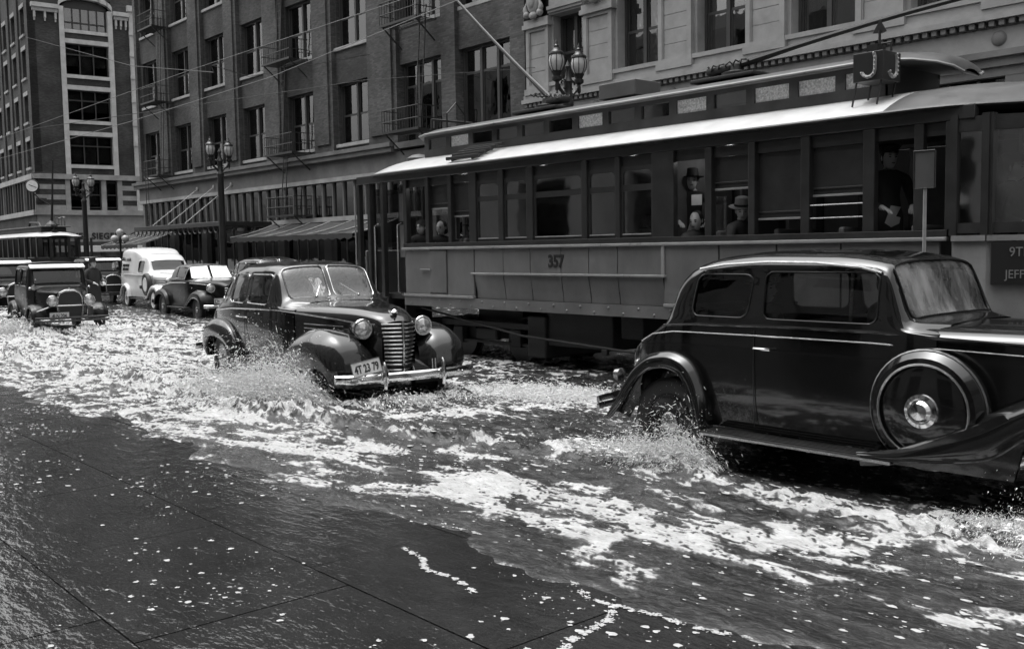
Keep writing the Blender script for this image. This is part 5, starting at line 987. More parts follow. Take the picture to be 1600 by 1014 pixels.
def plate(root, c, text, xd=(0, 1, 0), yd=(-.15, 0, 1), w=.36, h=.15, roll=0.):
    x = Vector(xd).normalized(); y = Vector(yd); y = (y - x * y.dot(x)).normalized(); n_ = x.cross(y); q_ = Matrix.Rotation(roll, 3, n_); x = q_ @ x; y = q_ @ y; c = Vector(c)
    k = MB(); b = [c + x * (sx * w / 2) + y * (sy * h / 2) for sx, sy in ((-1, -1), (1, -1), (1, 1), (-1, 1))]; k.add(b + [p - n_ * .006 for p in b], [(0, 1, 2, 3), (7, 6, 5, 4), (0, 4, 5, 1), (2, 6, 7, 3), (1, 5, 6, 2), (3, 7, 4, 0)]); o = L(k, 'number_plate', MT['plate'], root, smooth=None)
    if text: letters(text, h * .78, MT['black'], o, frame_M(c + n_ * .002 - y * .008, x, y), .002, bold=.003, name='plate_lettering', sx=.70)
    else: strokes((2, 2), h * .62, MT['black'], o, frame_M(c + n_ * .002 - y * .008, x, y), 4, 'plate_lettering', .003)
    k = MB(); k.tube([p + n_ * .002 for p in b], .005, 6, closed=True); L(k, 'plate_rim', MT['black'], o); return o
def hood_loft(root, sts, paint, name='hood'):
    S = []
    for x, w, zb, zm, zt in sts: S.append([(x, w * .96, zb), (x, w, zb + (zm - zb) * .5), (x, w, zm), (x, w * .90, zm + (zt - zm) * .55), (x, w * .62, zm + (zt - zm) * .88), (x, w * .25, zt - .004), (x, 0, zt)])
    G, _, _ = loft(S, 6, 7); k = MB(); k.grid([[tuple(p) for p in r_] for r_ in G]); k.mirror_y(); return L(k, name, MT[paint], root, weld=1e-4, smooth=50), G
def seats(root, xs_, zf=.45, w=.60):
    for x in xs_: k = MB(); k.bbox(x - .02, x + .5, -w, w, zf, zf + .22, .06); k.bbox(x - .16, x + .0, -w, w, zf + .15, zf + .72, .06); L(k, 'seat', MT['coat_m'], root)
def steering(root, x, y, z):
    k = MB(); k.tube([(x - .06 * math.cos(a) * .5 + 0, y + .19 * math.sin(a), z + .17 * math.cos(a)) for a in np.linspace(0, 2 * math.pi, 25)[:-1]], .014, 6, closed=True); k.cyl((x, y, z), (x + .45, y, z - .3), .02); L(k, 'steering_wheel', MT['black'], root)
def wiper(root, p0, p1): k = MB(); k.tube([p0, p1], [.008, .005], 6); k.ball(p0, .018, 10, 8); L(k, 'wiper', MT['nickel'], root)
# ------------------------------------------------------------------ dark sedan ploughing through the flood
def dark_sedan(label, loc, rz, paint='paint_o', ptext='4T 23 79', group=None):
    t = thing('sedan', label, 'car', loc, rz, group)
    st = [(-3.98, .55, .78, .92, .30, .34, .2), (-3.92, .48, .86, 1.03, .52, .55, .36), (-3.7, .44, .95, 1.22, .62, .66, .46), (-3.35, .42, 1.02, 1.45, .68, .73, .51), (-2.92, .40, 1.07, 1.62, .70, .76, .60), (-2.35, .38, 1.10, 1.70, .71, .775, .63), (-1.75, .38, 1.12, 1.705, .71, .77, .635), (-1.36, .38, 1.13, 1.66, .70, .755, .62), (-.98, .38, 1.13, 1.25, .67, .72, .66), (-.78, .40, 1.12, 1.225, .62, .63, .47)]
    wins = [('side', rrect(-1.70, 1.36, .34, .185, .06, -.06), (0, 0)), ('side', rrect(-2.43, 1.355, .30, .185, .06, .02), (0, 0)), ('side', rrect(-2.99, 1.34, .17, .15, .06, .12), (0, 0)), ('front', rrect(.30, .205, .27, .175, .06), (7, 8))]
    make_body(t, st, wins, paint, 'cglass', 'hglass', 'nickel')
    hood_loft(t, [(-.80, .63, .50, 1.08, 1.225), (-.4, .55, .50, 1.07, 1.22), (0, .46, .50, 1.05, 1.20), (.35, .335, .48, 1.02, 1.165), (.58, .25, .45, .98, 1.11), (.68, .205, .44, .92, 1.04)], paint)
    for z in (.88, .93, .98):                                    # chrome hood louvre strips
        for sg in (-1, 1): k = MB(); k.tube([(-.55, sg * .60, z), (-.2, sg * .525, z - .004), (.18, sg * .43, z - .01)], .007, 6); L(k, 'hood_strip', MT['nickel'], t)
    for sg in (-1, 1):
        k = MB(); k.tube([(-3.3, sg * .745, 1.035), (-2.6, sg * .785, 1.085), (-1.75, sg * .785, 1.11), (-.98, sg * .72, 1.12), (-.4, sg * .565, 1.08), (.05, sg * .462, 1.05), (.40, sg * .362, 1.01)], .010, 6); L(k, 'belt_moulding', MT['nickel'], t)
        k = MB(); k.tube([(-2.02, sg * .795, 1.0), (-1.99, sg * .825, 1.0), (-1.86, sg * .825, 1.0)], .012, 6); k.tube([(-2.12, sg * .795, 1.0), (-2.14, sg * .825, 1.0), (-2.27, sg * .825, 1.0)], .012, 6); L(k, 'door_handle', MT['chrome'], t)
        k = MB(); k.tube([(-2.06, sg * .792, .45), (-2.06, sg * .795, .8), (-2.06, sg * .786, 1.08)], .004, 4); k.tube([(-1.24, sg * .765, .45), (-1.24, sg * .775, .8), (-1.24, sg * .755, 1.12)], .004, 4); L(k, 'door_seam', MT['black'], t)
    # grille: convex stack of bars on a dark backing
    k = MB(); rows = []
    for z in np.linspace(.40, 1.02, 12):
        w = .150 + .06 * (z - .40) / .62; rows.append([(.68 + .10 * (1 - (y / w) ** 2) - .04 * abs(z - .8) / .4, y, z) for y in np.linspace(-w, w, 11)])
    k.grid(rows); g = L(k, 'grille', MT['black'], t)
    for z in list(np.linspace(.56, 1.01, 11)) + [.42, .46, .50]:
        w = .150 + .06 * (z - .40) / .62; k = MB(); k.tube([(.695 + .10 * (1 - (y / w) ** 2) - .04 * abs(z - .8) / .4, y, z) for y in np.linspace(-w, w, 13)], .0105, 6); L(k, 'grille_bar', MT['nickel'], g)
    k = MB(); k.tube([(.805 - .04 * abs(z - .8) / .4, 0, z) for z in np.linspace(.40, 1.04, 8)], .016, 8); L(k, 'centre_bar', MT['chrome'], g)
    k = MB(); k.lathe([(0, -.05), (.03, -.04), (.045, 0), (.02, .03), (0, .035)], 14, 'z', (.60, 0, 1.135)); k.bbox(.46, .66, -.012, .012, 1.12, 1.155, .01); L(k, 'hood_ornament', MT['chrome'], t)
    # fenders, aprons
    for sg in (-1, 1):
        fender(t, [(.74, .34), (.78, .50), (.755, .67), (.66, .82), (.47, .925), (.18, .965), (-.14, .92), (-.43, .80), (-.67, .64), (-.86, .50), (-1.0, .41)], paint, [.80, .86, .90, .92, .93, .93, .92, .91, .90, .885, .88], [.28, .28, .29, .31, .34, .38, .46, .52, .56, .60, .62], [.24, .32, .40, .44, .45, .45, .42, .35, .26, .15, .05], side=sg, inner=.14)
        fender(t, [(-3.74, .36), (-3.76, .52), (-3.66, .72), (-3.46, .87), (-3.15, .93), (-2.85, .90), (-2.6, .79), (-2.46, .62), (-2.40, .42)], paint, [.80, .85, .88, .895, .90, .895, .885, .87, .86], [.55, .58, .60, .62, .63, .63, .63, .63, .63], [.12, .18, .22, .24, .24, .23, .20, .14, .06], side=sg, inner=.16)
        k = MB(); k.bbox(-2.42, -.98, min(sg * .64, sg * .87), max(sg * .64, sg * .87), .35, .40, .012); L(k, 'running_board', MT['rubber'], t)
        k = MB(); k.grid([[(.25, sg * .2, .78), (.25, sg * .5, .7)], [(.55, sg * .18, .66), (.55, sg * .5, .6)], [(.76, sg * .16, .48), (.72, sg * .6, .46)], [(.80, sg * .14, .34), (.75, sg * .6, .34)]]); L(k, 'front_apron', MT[paint], t, smooth=60)
        k = MB(); k.tube([(.70, sg * (.40 + .035 * i), .50), (.685, sg * (.41 + .035 * i), .57), (.62, sg * (.42 + .035 * i), .64)][:3], .010, 6) if False else [k.tube([(.80, sg * (.36 + .04 * i), .46), (.78, sg * (.365 + .04 * i), .60)], .010, 6) for i in range(2)]; L(k, 'apron_strip', MT['nickel'], t)
        headlamp(t, .56, sg * .38, .96, .105, .32, paint)
    wm = [m_.mesh(nm, MT[mm_]) for m_, nm, mm_ in zip(wheel_meshes(.36, .155), ('wheel', 'rim', 'hub_cap'), ('rubber', paint, 'chrome'))]
    for x in (0, -2.97):
        for sg in (-1, 1): add_wheel(t, x, sg * .74, .36, sg, wm)
    b = bumper(t, 1.03, .46, .86, .10, .12, 1, (-.36, .36)); k = MB(); [k.ball((1.05 - .03, y, .46), .015, 8, 6) for y in (-.62, .62, 0)]; L(k, 'bumper_bolt', MT['nickel'], b)
    bumper(t, -4.15, .48, .86, .09, .10, -1, (-.3, .3))
    if ptext: plate(t, (1.0, -.56, .59), ptext, xd=(-.12, 1, 0), yd=(-.25, 0, 1), w=.37, h=.155, roll=R(7))
    k = MB(); k.bar((.90, -.56, .46), (.985, -.56, .55), .02, .03); L(k, 'plate_bracket', MT['black'], t)
    wiper(t, (-.93, -.27, 1.275), (-1.06, -.17, 1.40)); wiper(t, (-.93, .30, 1.275), (-1.08, .12, 1.42))
    seats(t, (-1.95, -2.95), .5); steering(t, -1.35, .36, 1.12)
    k = MB(); k.box(-3.6, -.8, -.62, .62, .40, .44); k.box(-.86, -.82, -.58, .58, .44, 1.1); L(k, 'floor', MT['black'], t)
    return t
SED = dark_sedan('dark sedan with split windscreen and tall barred grille pushing through the water', (-10.25, 6.62, -.15), R(-6.5)); SED.scale = (1.04, 1.04, 1.04)
# ------------------------------------------------------------------ black two-door sedan close at right
def black_coach():
    t = thing('black_sedan', 'glossy black sedan with side-mounted spare wheel at the right of the street', 'car', (-2.26, 7.01, -.05)); paint = 'paint'
    st = [(-3.62, .60, .74, .84, .40, .42, .25), (-3.52, .52, .88, .98, .56, .58, .44), (-3.32, .46, 1.02, 1.12, .65, .67, .54), (-3.12, .42, 1.11, 1.22, .69, .71, .60), (-3.04, .41, 1.14, 1.42, .70, .72, .62), (-2.97, .40, 1.15, 1.56, .70, .725, .63), (-2.84, .39, 1.17, 1.66, .71, .735, .635), (-2.6, .38, 1.18, 1.72, .71, .738, .64), (-2.2, .38, 1.19, 1.75, .71, .74, .645), (-1.65, .38, 1.19, 1.745, .71, .74, .645), (-1.18, .38, 1.19, 1.685, .70, .73, .645), (-.98, .38, 1.19, 1.28, .69, .715, .665), (-.80, .40, 1.17, 1.255, .665, .67, .52)]
    wins = [('side', rrect(-1.655, 1.415, .455, .175, .06, -.03), (0, 0)), ('side', rrect(-2.50, 1.405, .27, .165, .075, .10), (0, 0)), ('front', rrect(0, .21, .585, .175, .05), (10, 11))]
    make_body(t, st, wins, paint, 'cglass', 'wglass', 'paint_d', trim_r=.007)
    hood_loft(t, [(-.88, .67, .45, 1.14, 1.255), (-.4, .60, .45, 1.13, 1.25), (.1, .51, .45, 1.11, 1.235), (.65, .41, .45, 1.09, 1.215), (1.0, .34, .45, 1.05, 1.18)], paint)
    for sg in (-1, 1):
        k = MB(); k.tube([(-3.07, sg * .722, 1.15), (-2.7, sg * .745, 1.175), (-2.0, sg * .752, 1.19), (-1.2, sg * .742, 1.19), (-.9, sg * .685, 1.17), (0, sg * .545, 1.13), (.6, sg * .42, 1.10)], .012, 6); L(k, 'belt_moulding', MT[paint], t)
        k = MB(); k.tube([(-3.34, sg * .69, 1.00), (-3.2, sg * .712, 1.07), (-2.95, sg * .745, 1.105), (-2.2, sg * .757, 1.115), (-1.2, sg * .748, 1.115), (-.9, sg * .69, 1.10), (.6, sg * .425, 1.04)], .006, 6); L(k, 'belt_moulding', MT['nickel'], t)
        k = MB(); k.tube([(-2.74, sg * .662, 1.61), (-2.5, sg * .666, 1.645), (-2.1, sg * .668, 1.665), (-1.7, sg * .668, 1.66), (-1.35, sg * .658, 1.63), (-1.2, sg * .648, 1.59)], .012, 6); L(k, 'drip_moulding', MT['nickel'], t)
        k = MB(); k.tube([(-2.17, sg * .758, 1.02), (-2.14, sg * .79, 1.02), (-2.0, sg * .79, 1.02)], .012, 6); L(k, 'door_handle', MT['chrome'], t)
        k = MB(); k.tube([(-2.17, sg * .74, .42), (-2.17, sg * .757, .8), (-2.17, sg * .752, 1.15)], .004, 4); L(k, 'door_seam', MT['black'], t)
        k = MB(); k.bar((-1.42, sg * .672, 1.25), (-1.42, sg * .645, 1.58), .012, .02); L(k, 'window_divider', MT['nickel'], t)
        fender(t, [(-3.63, .37), (-3.54, .50), (-3.44, .66), (-3.30, .82), (-3.12, .925), (-2.94, .95), (-2.77, .90), (-2.65, .76), (-2.59, .56), (-2.57, .36)], paint, [.86, .865, .87, .875, .88, .88, .875, .87, .865, .86], .62, [.06, .09, .11, .12, .125, .125, .12, .11, .09, .07], bead='paint', side=sg, inner=.10)
        fender(t, [(-1.26, .375), (-1.05, .41), (-.86, .485), (-.68, .575), (-.5, .675), (-.27, .80), (.02, .93), (.32, 1.0), (.58, .98), (.76, .87), (.87, .70), (.91, .50)], paint, .87, [.83, .80, .75, .66, .58, .53, .50, .48, .46, .46, .46, .48], [.03, .06, .12, .19, .25, .22, .18, .17, .16, .14, .12, .10], bead='paint', side=sg, inner=.10)
        k = MB(); k.bbox(-2.58, -1.22, min(sg * .66, sg * .875), max(sg * .66, sg * .875), .325, .355, .01); rb_ = L(k, 'running_board', MT['rubber'], t)
        for i in range(5): k = MB(); k.bbox(-2.56, -1.25, sg * (.70 + .04 * i) - .007, sg * (.70 + .04 * i) + .007, .356, .366, .002); L(k, 'tread_strip', MT['steel'], rb_, smooth=None)
        k = MB(); k.bbox(-2.58, -1.0, min(sg * .876, sg * .888), max(sg * .876, sg * .888), .325, .345, .003); L(k, 'edge_strip', MT['nickel'], rb_, smooth=None)
        k = MB(); k.prism([(-1.25, .33), (-1.25, .37), (-.86, .46), (-.5, .63), (-.30, .74), (-.14, .66), (-.18, .50), (-.22, .34)], 'y', min(sg * .835, sg * .86), max(sg * .835, sg * .86)); L(k, 'fender_skirt', MT[paint], t, smooth=20)
        # enclosed spare wheel
        sx, sz, sy = -.82, .70, .725
        k = MB(); k.lathe([(0, -.10), (.10, -.10), (.27, -.085), (.30, -.07), (.31, -.095), (.345, -.09), (.385, -.05), (.395, 0), (.385, .05), (.33, .08), (0, .08)], 40, 'y', (sx, -sy if sg < 0 else -sy, sz))
        if sg > 0: k.v = [(x, -y, z) for x, y, z in k.v]
        o = L(k, 'spare_wheel', MT[paint], t, smooth=30)
        for r_, yy, rr in ((.305, .818, .009), (.392, .75, .011)): k = MB(); k.tube([(sx + r_ * math.cos(a), sg * yy, sz + r_ * math.sin(a)) for a in np.linspace(0, 2 * math.pi, 41)[:-1]], rr, 6, closed=True); L(k, 'cover_band', MT['nickel'], o)
        k = MB(); k.lathe([(.115, -.10), (.11, -.115), (.085, -.125), (.075, -.12), (.055, -.145), (.0, -.15)], 26, 'y', (sx, -sy, sz))
        if sg > 0: k.v = [(x, -y, z) for x, y, z in k.v]
        L(k, 'hub_cap', MT['chrome'], o)
        headlamp(t, .84, sg * .50, 1.0, .115, .28, paint)
    wm = [m_.mesh(nm, MT[mm_]) for m_, nm, mm_ in zip(wheel_meshes(.365, .16), ('wheel', 'rim', 'hub_cap'), ('rubber', paint, 'nickel'))]
    for x in (.24, -2.95):
        for sg in (-1, 1): add_wheel(t, x, sg * .74, .365, sg, wm)
    for dz in (.03, -.035): bumper(t, -3.88, .44 + dz, .84, .055, .10, -1, (-.45, .45) if dz > 0 else (), m_='nickel')
    for dz in (.03, -.035): bumper(t, 1.22, .46 + dz, .84, .055, .10, 1, m_='nickel')
    k = MB(); k.lathe([(0, -.05), (.05, -.04), (.06, .02), (.0, .05)], 12, 'x', (-3.66, -.62, .68)); L(k, 'tail_lamp', MT['nickel'], t)
    rows = [[(1.02 + .05 * (1 - (y / w) ** 2), y, z) for y in np.linspace(-w, w, 9)] for z, w in zip(np.linspace(.4, 1.16, 8), (.24, .28, .31, .33, .34, .34, .33, .30))]; k = MB(); k.grid(rows); g = L(k, 'grille', MT['black'], t)
    for y in np.linspace(-.28, .28, 15): k = MB(); k.tube([(1.035 + .05 * (1 - (y / .34) ** 2), y, z) for z in (.45, .7, 1.1)], .006, 6); L(k, 'grille_bar', MT['nickel'], g)
    k = MB(); k.tube([(1.03, -.24, .4), (1.03, -.34, .9), (1.03, -.28, 1.17), (1.04, 0, 1.21), (1.03, .28, 1.17), (1.03, .34, .9), (1.03, .24, .4)], .02, 8); L(k, 'grille_shell', MT['chrome'], t)
    for y in (-.26, .30): k = MB(); k.tube([(-1.175, y, 1.655), (-1.16, y + .06, 1.60)], .008, 6); k.ball((-1.19, y, 1.665), .016, 8, 6); L(k, 'wiper', MT['nickel'], t)
    seats(t, (-1.85, -2.95), .5); steering(t, -1.30, .36, 1.15); k = MB(); k.box(-3.4, -.9, -.62, .62, .38, .42); k.box(-.98, -.94, -.6, .6, .42, 1.12); L(k, 'floor', MT['black'], t)
    return t
COACH = black_coach()
# ------------------------------------------------------------------ older upright cars
def upright_car(label, loc, rz, ptext, body='sedan', paint='paint_d', visor=True, group=None):
    t = thing('upright_car', label, 'car', loc, rz, group); xr = -2.95
    st = [(xr - .02, .62, 1.0, 1.55, .52, .55, .45), (xr + .04, .55, 1.08, 1.70, .62, .66, .56), (xr + .3, .50, 1.12, 1.76, .66, .69, .62), (-1.9, .48, 1.14, 1.78, .67, .70, .63), (-1.1, .48, 1.15, 1.76, .66, .69, .62), (-.98, .48, 1.15, 1.70, .65, .68, .605), (-.86, .48, 1.15, 1.26, .63, .65, .60), (-.62, .50, 1.12, 1.20, .58, .58, .48)]
    wins = [('side', rrect(-1.45, 1.42, .36, .20, .03), (0, 0)), ('side', rrect(-2.33, 1.42, .38, .20, .03), (0, 0)), ('front', rrect(0, .20, .54, .17, .03), (5, 6))]
    make_body(t, st, wins, paint, 'dglass', 'dglass', 'paint', nu=7, nv=6)
    k = MB(); rows = [[(x, y, 1.765 + .035 * (1 - (y / .62) ** 2) - .012 * abs(x + 1.95)) for y in np.linspace(-.6, .6, 9)] for x in np.linspace(-2.8, -1.1, 8)]; k.grid(rows); L(k, 'roof_fabric', MT['roofcloth'], t)
    if visor: k = MB(); k.add([(-1.0, -.62, 1.735), (-1.0, .62, 1.735), (-.80, .62, 1.66), (-.80, -.62, 1.66), (-1.0, -.62, 1.70), (-1.0, .62, 1.70), (-.80, .62, 1.635), (-.80, -.62, 1.635)], [(0, 1, 2, 3), (7, 6, 5, 4), (0, 4, 5, 1), (2, 6, 7, 3), (1, 5, 6, 2), (3, 7, 4, 0)]); L(k, 'sun_visor', MT['paint_w'], t, smooth=None)
    hood_loft(t, [(-.64, .58, .55, 1.05, 1.20), (-.2, .47, .55, 1.05, 1.17), (.2, .35, .55, 1.05, 1.14), (.40, .29, .55, 1.04, 1.12)], paint)
    k = MB(); k.grid([[(.43, y, z) for y in np.linspace(-w, w, 7)] for z, w in ((.5, .24), (.7, .26), (.95, .26), (1.06, .22), (1.11, .12))]); g = L(k, 'radiator', MT['black'], t)
    k = MB(); k.tube([(.43, -.25, .5), (.43, -.275, .75), (.43, -.27, .96), (.43, -.22, 1.07), (.43, -.1, 1.125), (.43, .1, 1.125), (.43, .22, 1.07), (.43, .27, .96), (.43, .275, .75), (.43, .25, .5)], .028, 8); L(k, 'radiator_shell', MT['nickel'], t)
    k = MB(); k.lathe([(.03, 0), (.035, .03), (.02, .06), (0, .065)], 12, 'z', (.38, 0, 1.13)); L(k, 'radiator_cap', MT['nickel'], t)
    k = MB(); k.tube([(.40, -.72, .66), (.46, -.4, .78), (.46, .4, .78), (.40, .72, .66)], .018, 6); L(k, 'lamp_bar', MT['nickel'], t)
    for sg in (-1, 1):
        headlamp(t, .56, sg * .40, .90, .118, .20, paint, stand=(.48, sg * .40, .77)); k = MB(); k.ball((-.70, sg * .66, 1.17), (.05, .035, .035), 10, 8); L(k, 'cowl_lamp', MT['lens'], t)
        fender(t, [(.47, .50), (.44, .62), (.34, .74), (.15, .81), (-.08, .82), (-.3, .74), (-.48, .60), (-.68, .46), (-.9, .40)], paint, .84, [.52, .52, .52, .52, .52, .54, .56, .58, .60], [.05, .07, .08, .09, .09, .09, .08, .06, .03], side=sg, nv=4, inner=.04)
        fender(t, [(-3.15, .48), (-3.05, .66), (-2.85, .80), (-2.6, .84), (-2.35, .78), (-2.18, .62), (-2.08, .42)], paint, .83, .58, [.05, .07, .08, .09, .08, .07, .05], side=sg, nv=4, inner=.05)
        k = MB(); k.bbox(-2.1, -.88, min(sg * .58, sg * .82), max(sg * .58, sg * .82), .37, .41, .01); L(k, 'running_board', MT['rubber'], t)
    wm = [m_.mesh(nm, MT[mm_]) for m_, nm, mm_ in zip(wheel_meshes(.37, .13), ('wheel', 'rim', 'hub_cap'), ('rubber', 'steel', 'nickel'))]
    for x in (0, -2.62):
        for sg in (-1, 1): add_wheel(t, x, sg * .72, .37, sg, wm)
    for dz in (.035, -.035): bumper(t, .78, .48 + dz, .80, .045, .05, 1, m_='steel')
    if ptext: plate(t, (.62, -.28, .56), ptext, yd=(0, 0, 1), w=.42, h=.16)
    seats(t, (-1.6, -2.6), .6, .52); k = MB(); k.box(-2.8, -.7, -.58, .58, .48, .52); L(k, 'floor', MT['black'], t); steering(t, -1.15, .33, 1.18)
    return t
UPC = upright_car('old upright black car with flat roof and pale visor wading at far left', (-23.9, 7.21, -.13), R(-6), '4J N 204'); UPC.scale = (.97, .97, .97)
upright_car('dark upright car at the left edge behind the wading car', (-29.4, 7.55, -.10), R(-4), None, group=None)
upright_car('dark upright car behind the standing man in the long coat', (-36.6, 12.6, -.10), R(-5), None)
dark_sedan('dark car mostly hidden behind the pushing sedan, only its roof showing', (-26.3, 14.5, -.10), R(-2), 'paint', None)
# ------------------------------------------------------------------ white panel van
def panel_van():
    t = thing('panel_van', 'white delivery van with lettered side panel and side-mounted spare wheel', 'van', (-31.2, 12.9, -.09), R(-5)); paint = 'paint_w'
    st = [(-4.0, .55, 1.15, 1.60, .60, .63, .45), (-3.95, .50, 1.18, 1.88, .72, .74, .62), (-3.7, .46, 1.18, 2.03, .78, .80, .70), (-3.1, .44, 1.18, 2.08, .80, .82, .72), (-2.4, .44, 1.18, 2.05, .80, .81, .71), (-2.05, .44, 1.18, 1.97, .77, .79, .68), (-1.75, .44, 1.18, 1.86, .74, .76, .62), (-1.45, .44, 1.18, 1.84, .73, .75, .61), (-1.15, .44, 1.18, 1.70, .71, .73, .59), (-.85, .44, 1.18, 1.29, .69, .71, .62), (-.66, .46, 1.14, 1.24, .64, .65, .48)]
    wins = [('side', rrect(-1.62, 1.43, .26, .20, .06), (0, 0)), ('front', rrect(0, .20, .54, .165, .05), (8, 9))]
    make_body(t, st, wins, paint, 'dglass', 'dglass', 'paint_w', nu=7, nv=6)
    hood_loft(t, [(-.68, .65, .50, 1.08, 1.24), (-.2, .54, .50, 1.07, 1.22), (.3, .40, .50, 1.05, 1.18), (.58, .30, .50, 1.0, 1.10)], paint)
    for sg in (-1, 1):
        for z in (.86, .93, 1.0): k = MB(); k.tube([(-.55, sg * .625, z), (.1, sg * .465, z - .01)], .012, 6); L(k, 'hood_louvre', MT['steel'], t)
        fender(t, [(.58, .42), (.57, .60), (.45, .78), (.22, .87), (-.06, .87), (-.3, .78), (-.5, .62), (-.68, .48), (-.9, .40)], paint, .88, [.42, .42, .44, .46, .5, .54, .58, .62, .64], [.10, .13, .15, .15, .15, .14, .12, .08, .03], side=sg, nv=4, inner=.1)
        fender(t, [(-3.6, .46), (-3.5, .66), (-3.3, .82), (-3.05, .88), (-2.8, .82), (-2.62, .66), (-2.54, .44)], paint, .93, .70, [.07, .09, .11, .12, .11, .09, .07], side=sg, nv=4, inner=.08)
        k = MB(); k.bbox(-2.56, -.88, min(sg * .66, sg * .88), max(sg * .66, sg * .88), .36, .40, .01); L(k, 'running_board', MT['rubber'], t)
        k = MB(); k.tube([(-3.9, sg * .77, 1.16), (-3.1, sg * .835, 1.165), (-2.2, sg * .815, 1.165), (-1.3, sg * .75, 1.165)], .014, 6); L(k, 'belt_moulding', MT['paint_w'], t)
        headlamp(t, .50, sg * .46, .96, .11, .26, paint)
        k = MB(); k.lathe([(0, -.06), (.2, -.055), (.24, -.075), (.34, -.08), (.37, -.04), (.37, .04), (.3, .08), (0, .08)], 30, 'y', (-.72, sg * .80, .86)); o = L(k, 'spare_wheel', MT['rubber'], t); k = MB(); k.lathe([(0, -.09), (.22, -.08), (.24, -.06)], 26, 'y', (-.72, -.80, .86)); k.v = [(x, y if sg < 0 else -y, z) for x, y, z in k.v]; L(k, 'wheel_disc', MT['paint_w'], o)
    wm = [m_.mesh(nm, MT[mm_]) for m_, nm, mm_ in zip(wheel_meshes(.37, .15), ('wheel', 'rim', 'hub_cap'), ('rubber', 'paint_w', 'nickel'))]
    for x in (0, -3.05):
        for sg in (-1, 1): add_wheel(t, x, sg * .78, .37, sg, wm)
    k = MB(); k.grid([[(.60 + .05 * (1 - (y / .28) ** 2), y, z) for y in np.linspace(-.26, .26, 7)] for z in (.45, .7, .95, 1.04)]); L(k, 'grille', MT['steel'], t)
    bumper(t, .85, .48, .82, .09, .08, 1, m_='nickel'); bumper(t, -4.12, .48, .82, .09, .06, -1, m_='nickel')
    for s, z, sz in (((5, 6), 1.68, .125), ((4, 6), 1.47, .095), ((4, 5), 1.34, .095)):
        strokes(s, sz, MT['black'], t, frame_M(Vector((-3.08, -.772 - (.045 if z < 1.4 else .02 if z < 1.5 else -.02), z)), (1, 0, 0), (0, .28 if z > 1.5 else .16, 1)), int(z * 100), 'side_lettering', .02)
    strokes((3,), .11, MT['black'], t, frame_M(Vector((-1.5, -.775, .76)), (1, 0, 0), (0, 0, 1)), 9, 'door_lettering', .02)
    k = MB(); k.tube([(-3.75, -.72, 1.30), (-3.72, -.70, 1.72), (-3.1, -.735, 1.80), (-2.42, -.715, 1.78), (-2.38, -.765, 1.24), (-3.1, -.80, 1.24)], .008, 5, closed=True); L(k, 'panel_line', MT['steel'], t)
    seats(t, (-1.75,), .55, .55); k = MB(); k.box(-3.9, -.7, -.64, .64, .44, .48); k.box(-2.1, -2.06, -.68, .68, .48, 1.85); L(k, 'floor', MT['black'], t); steering(t, -1.3, .33, 1.2)
    return t
panel_van()
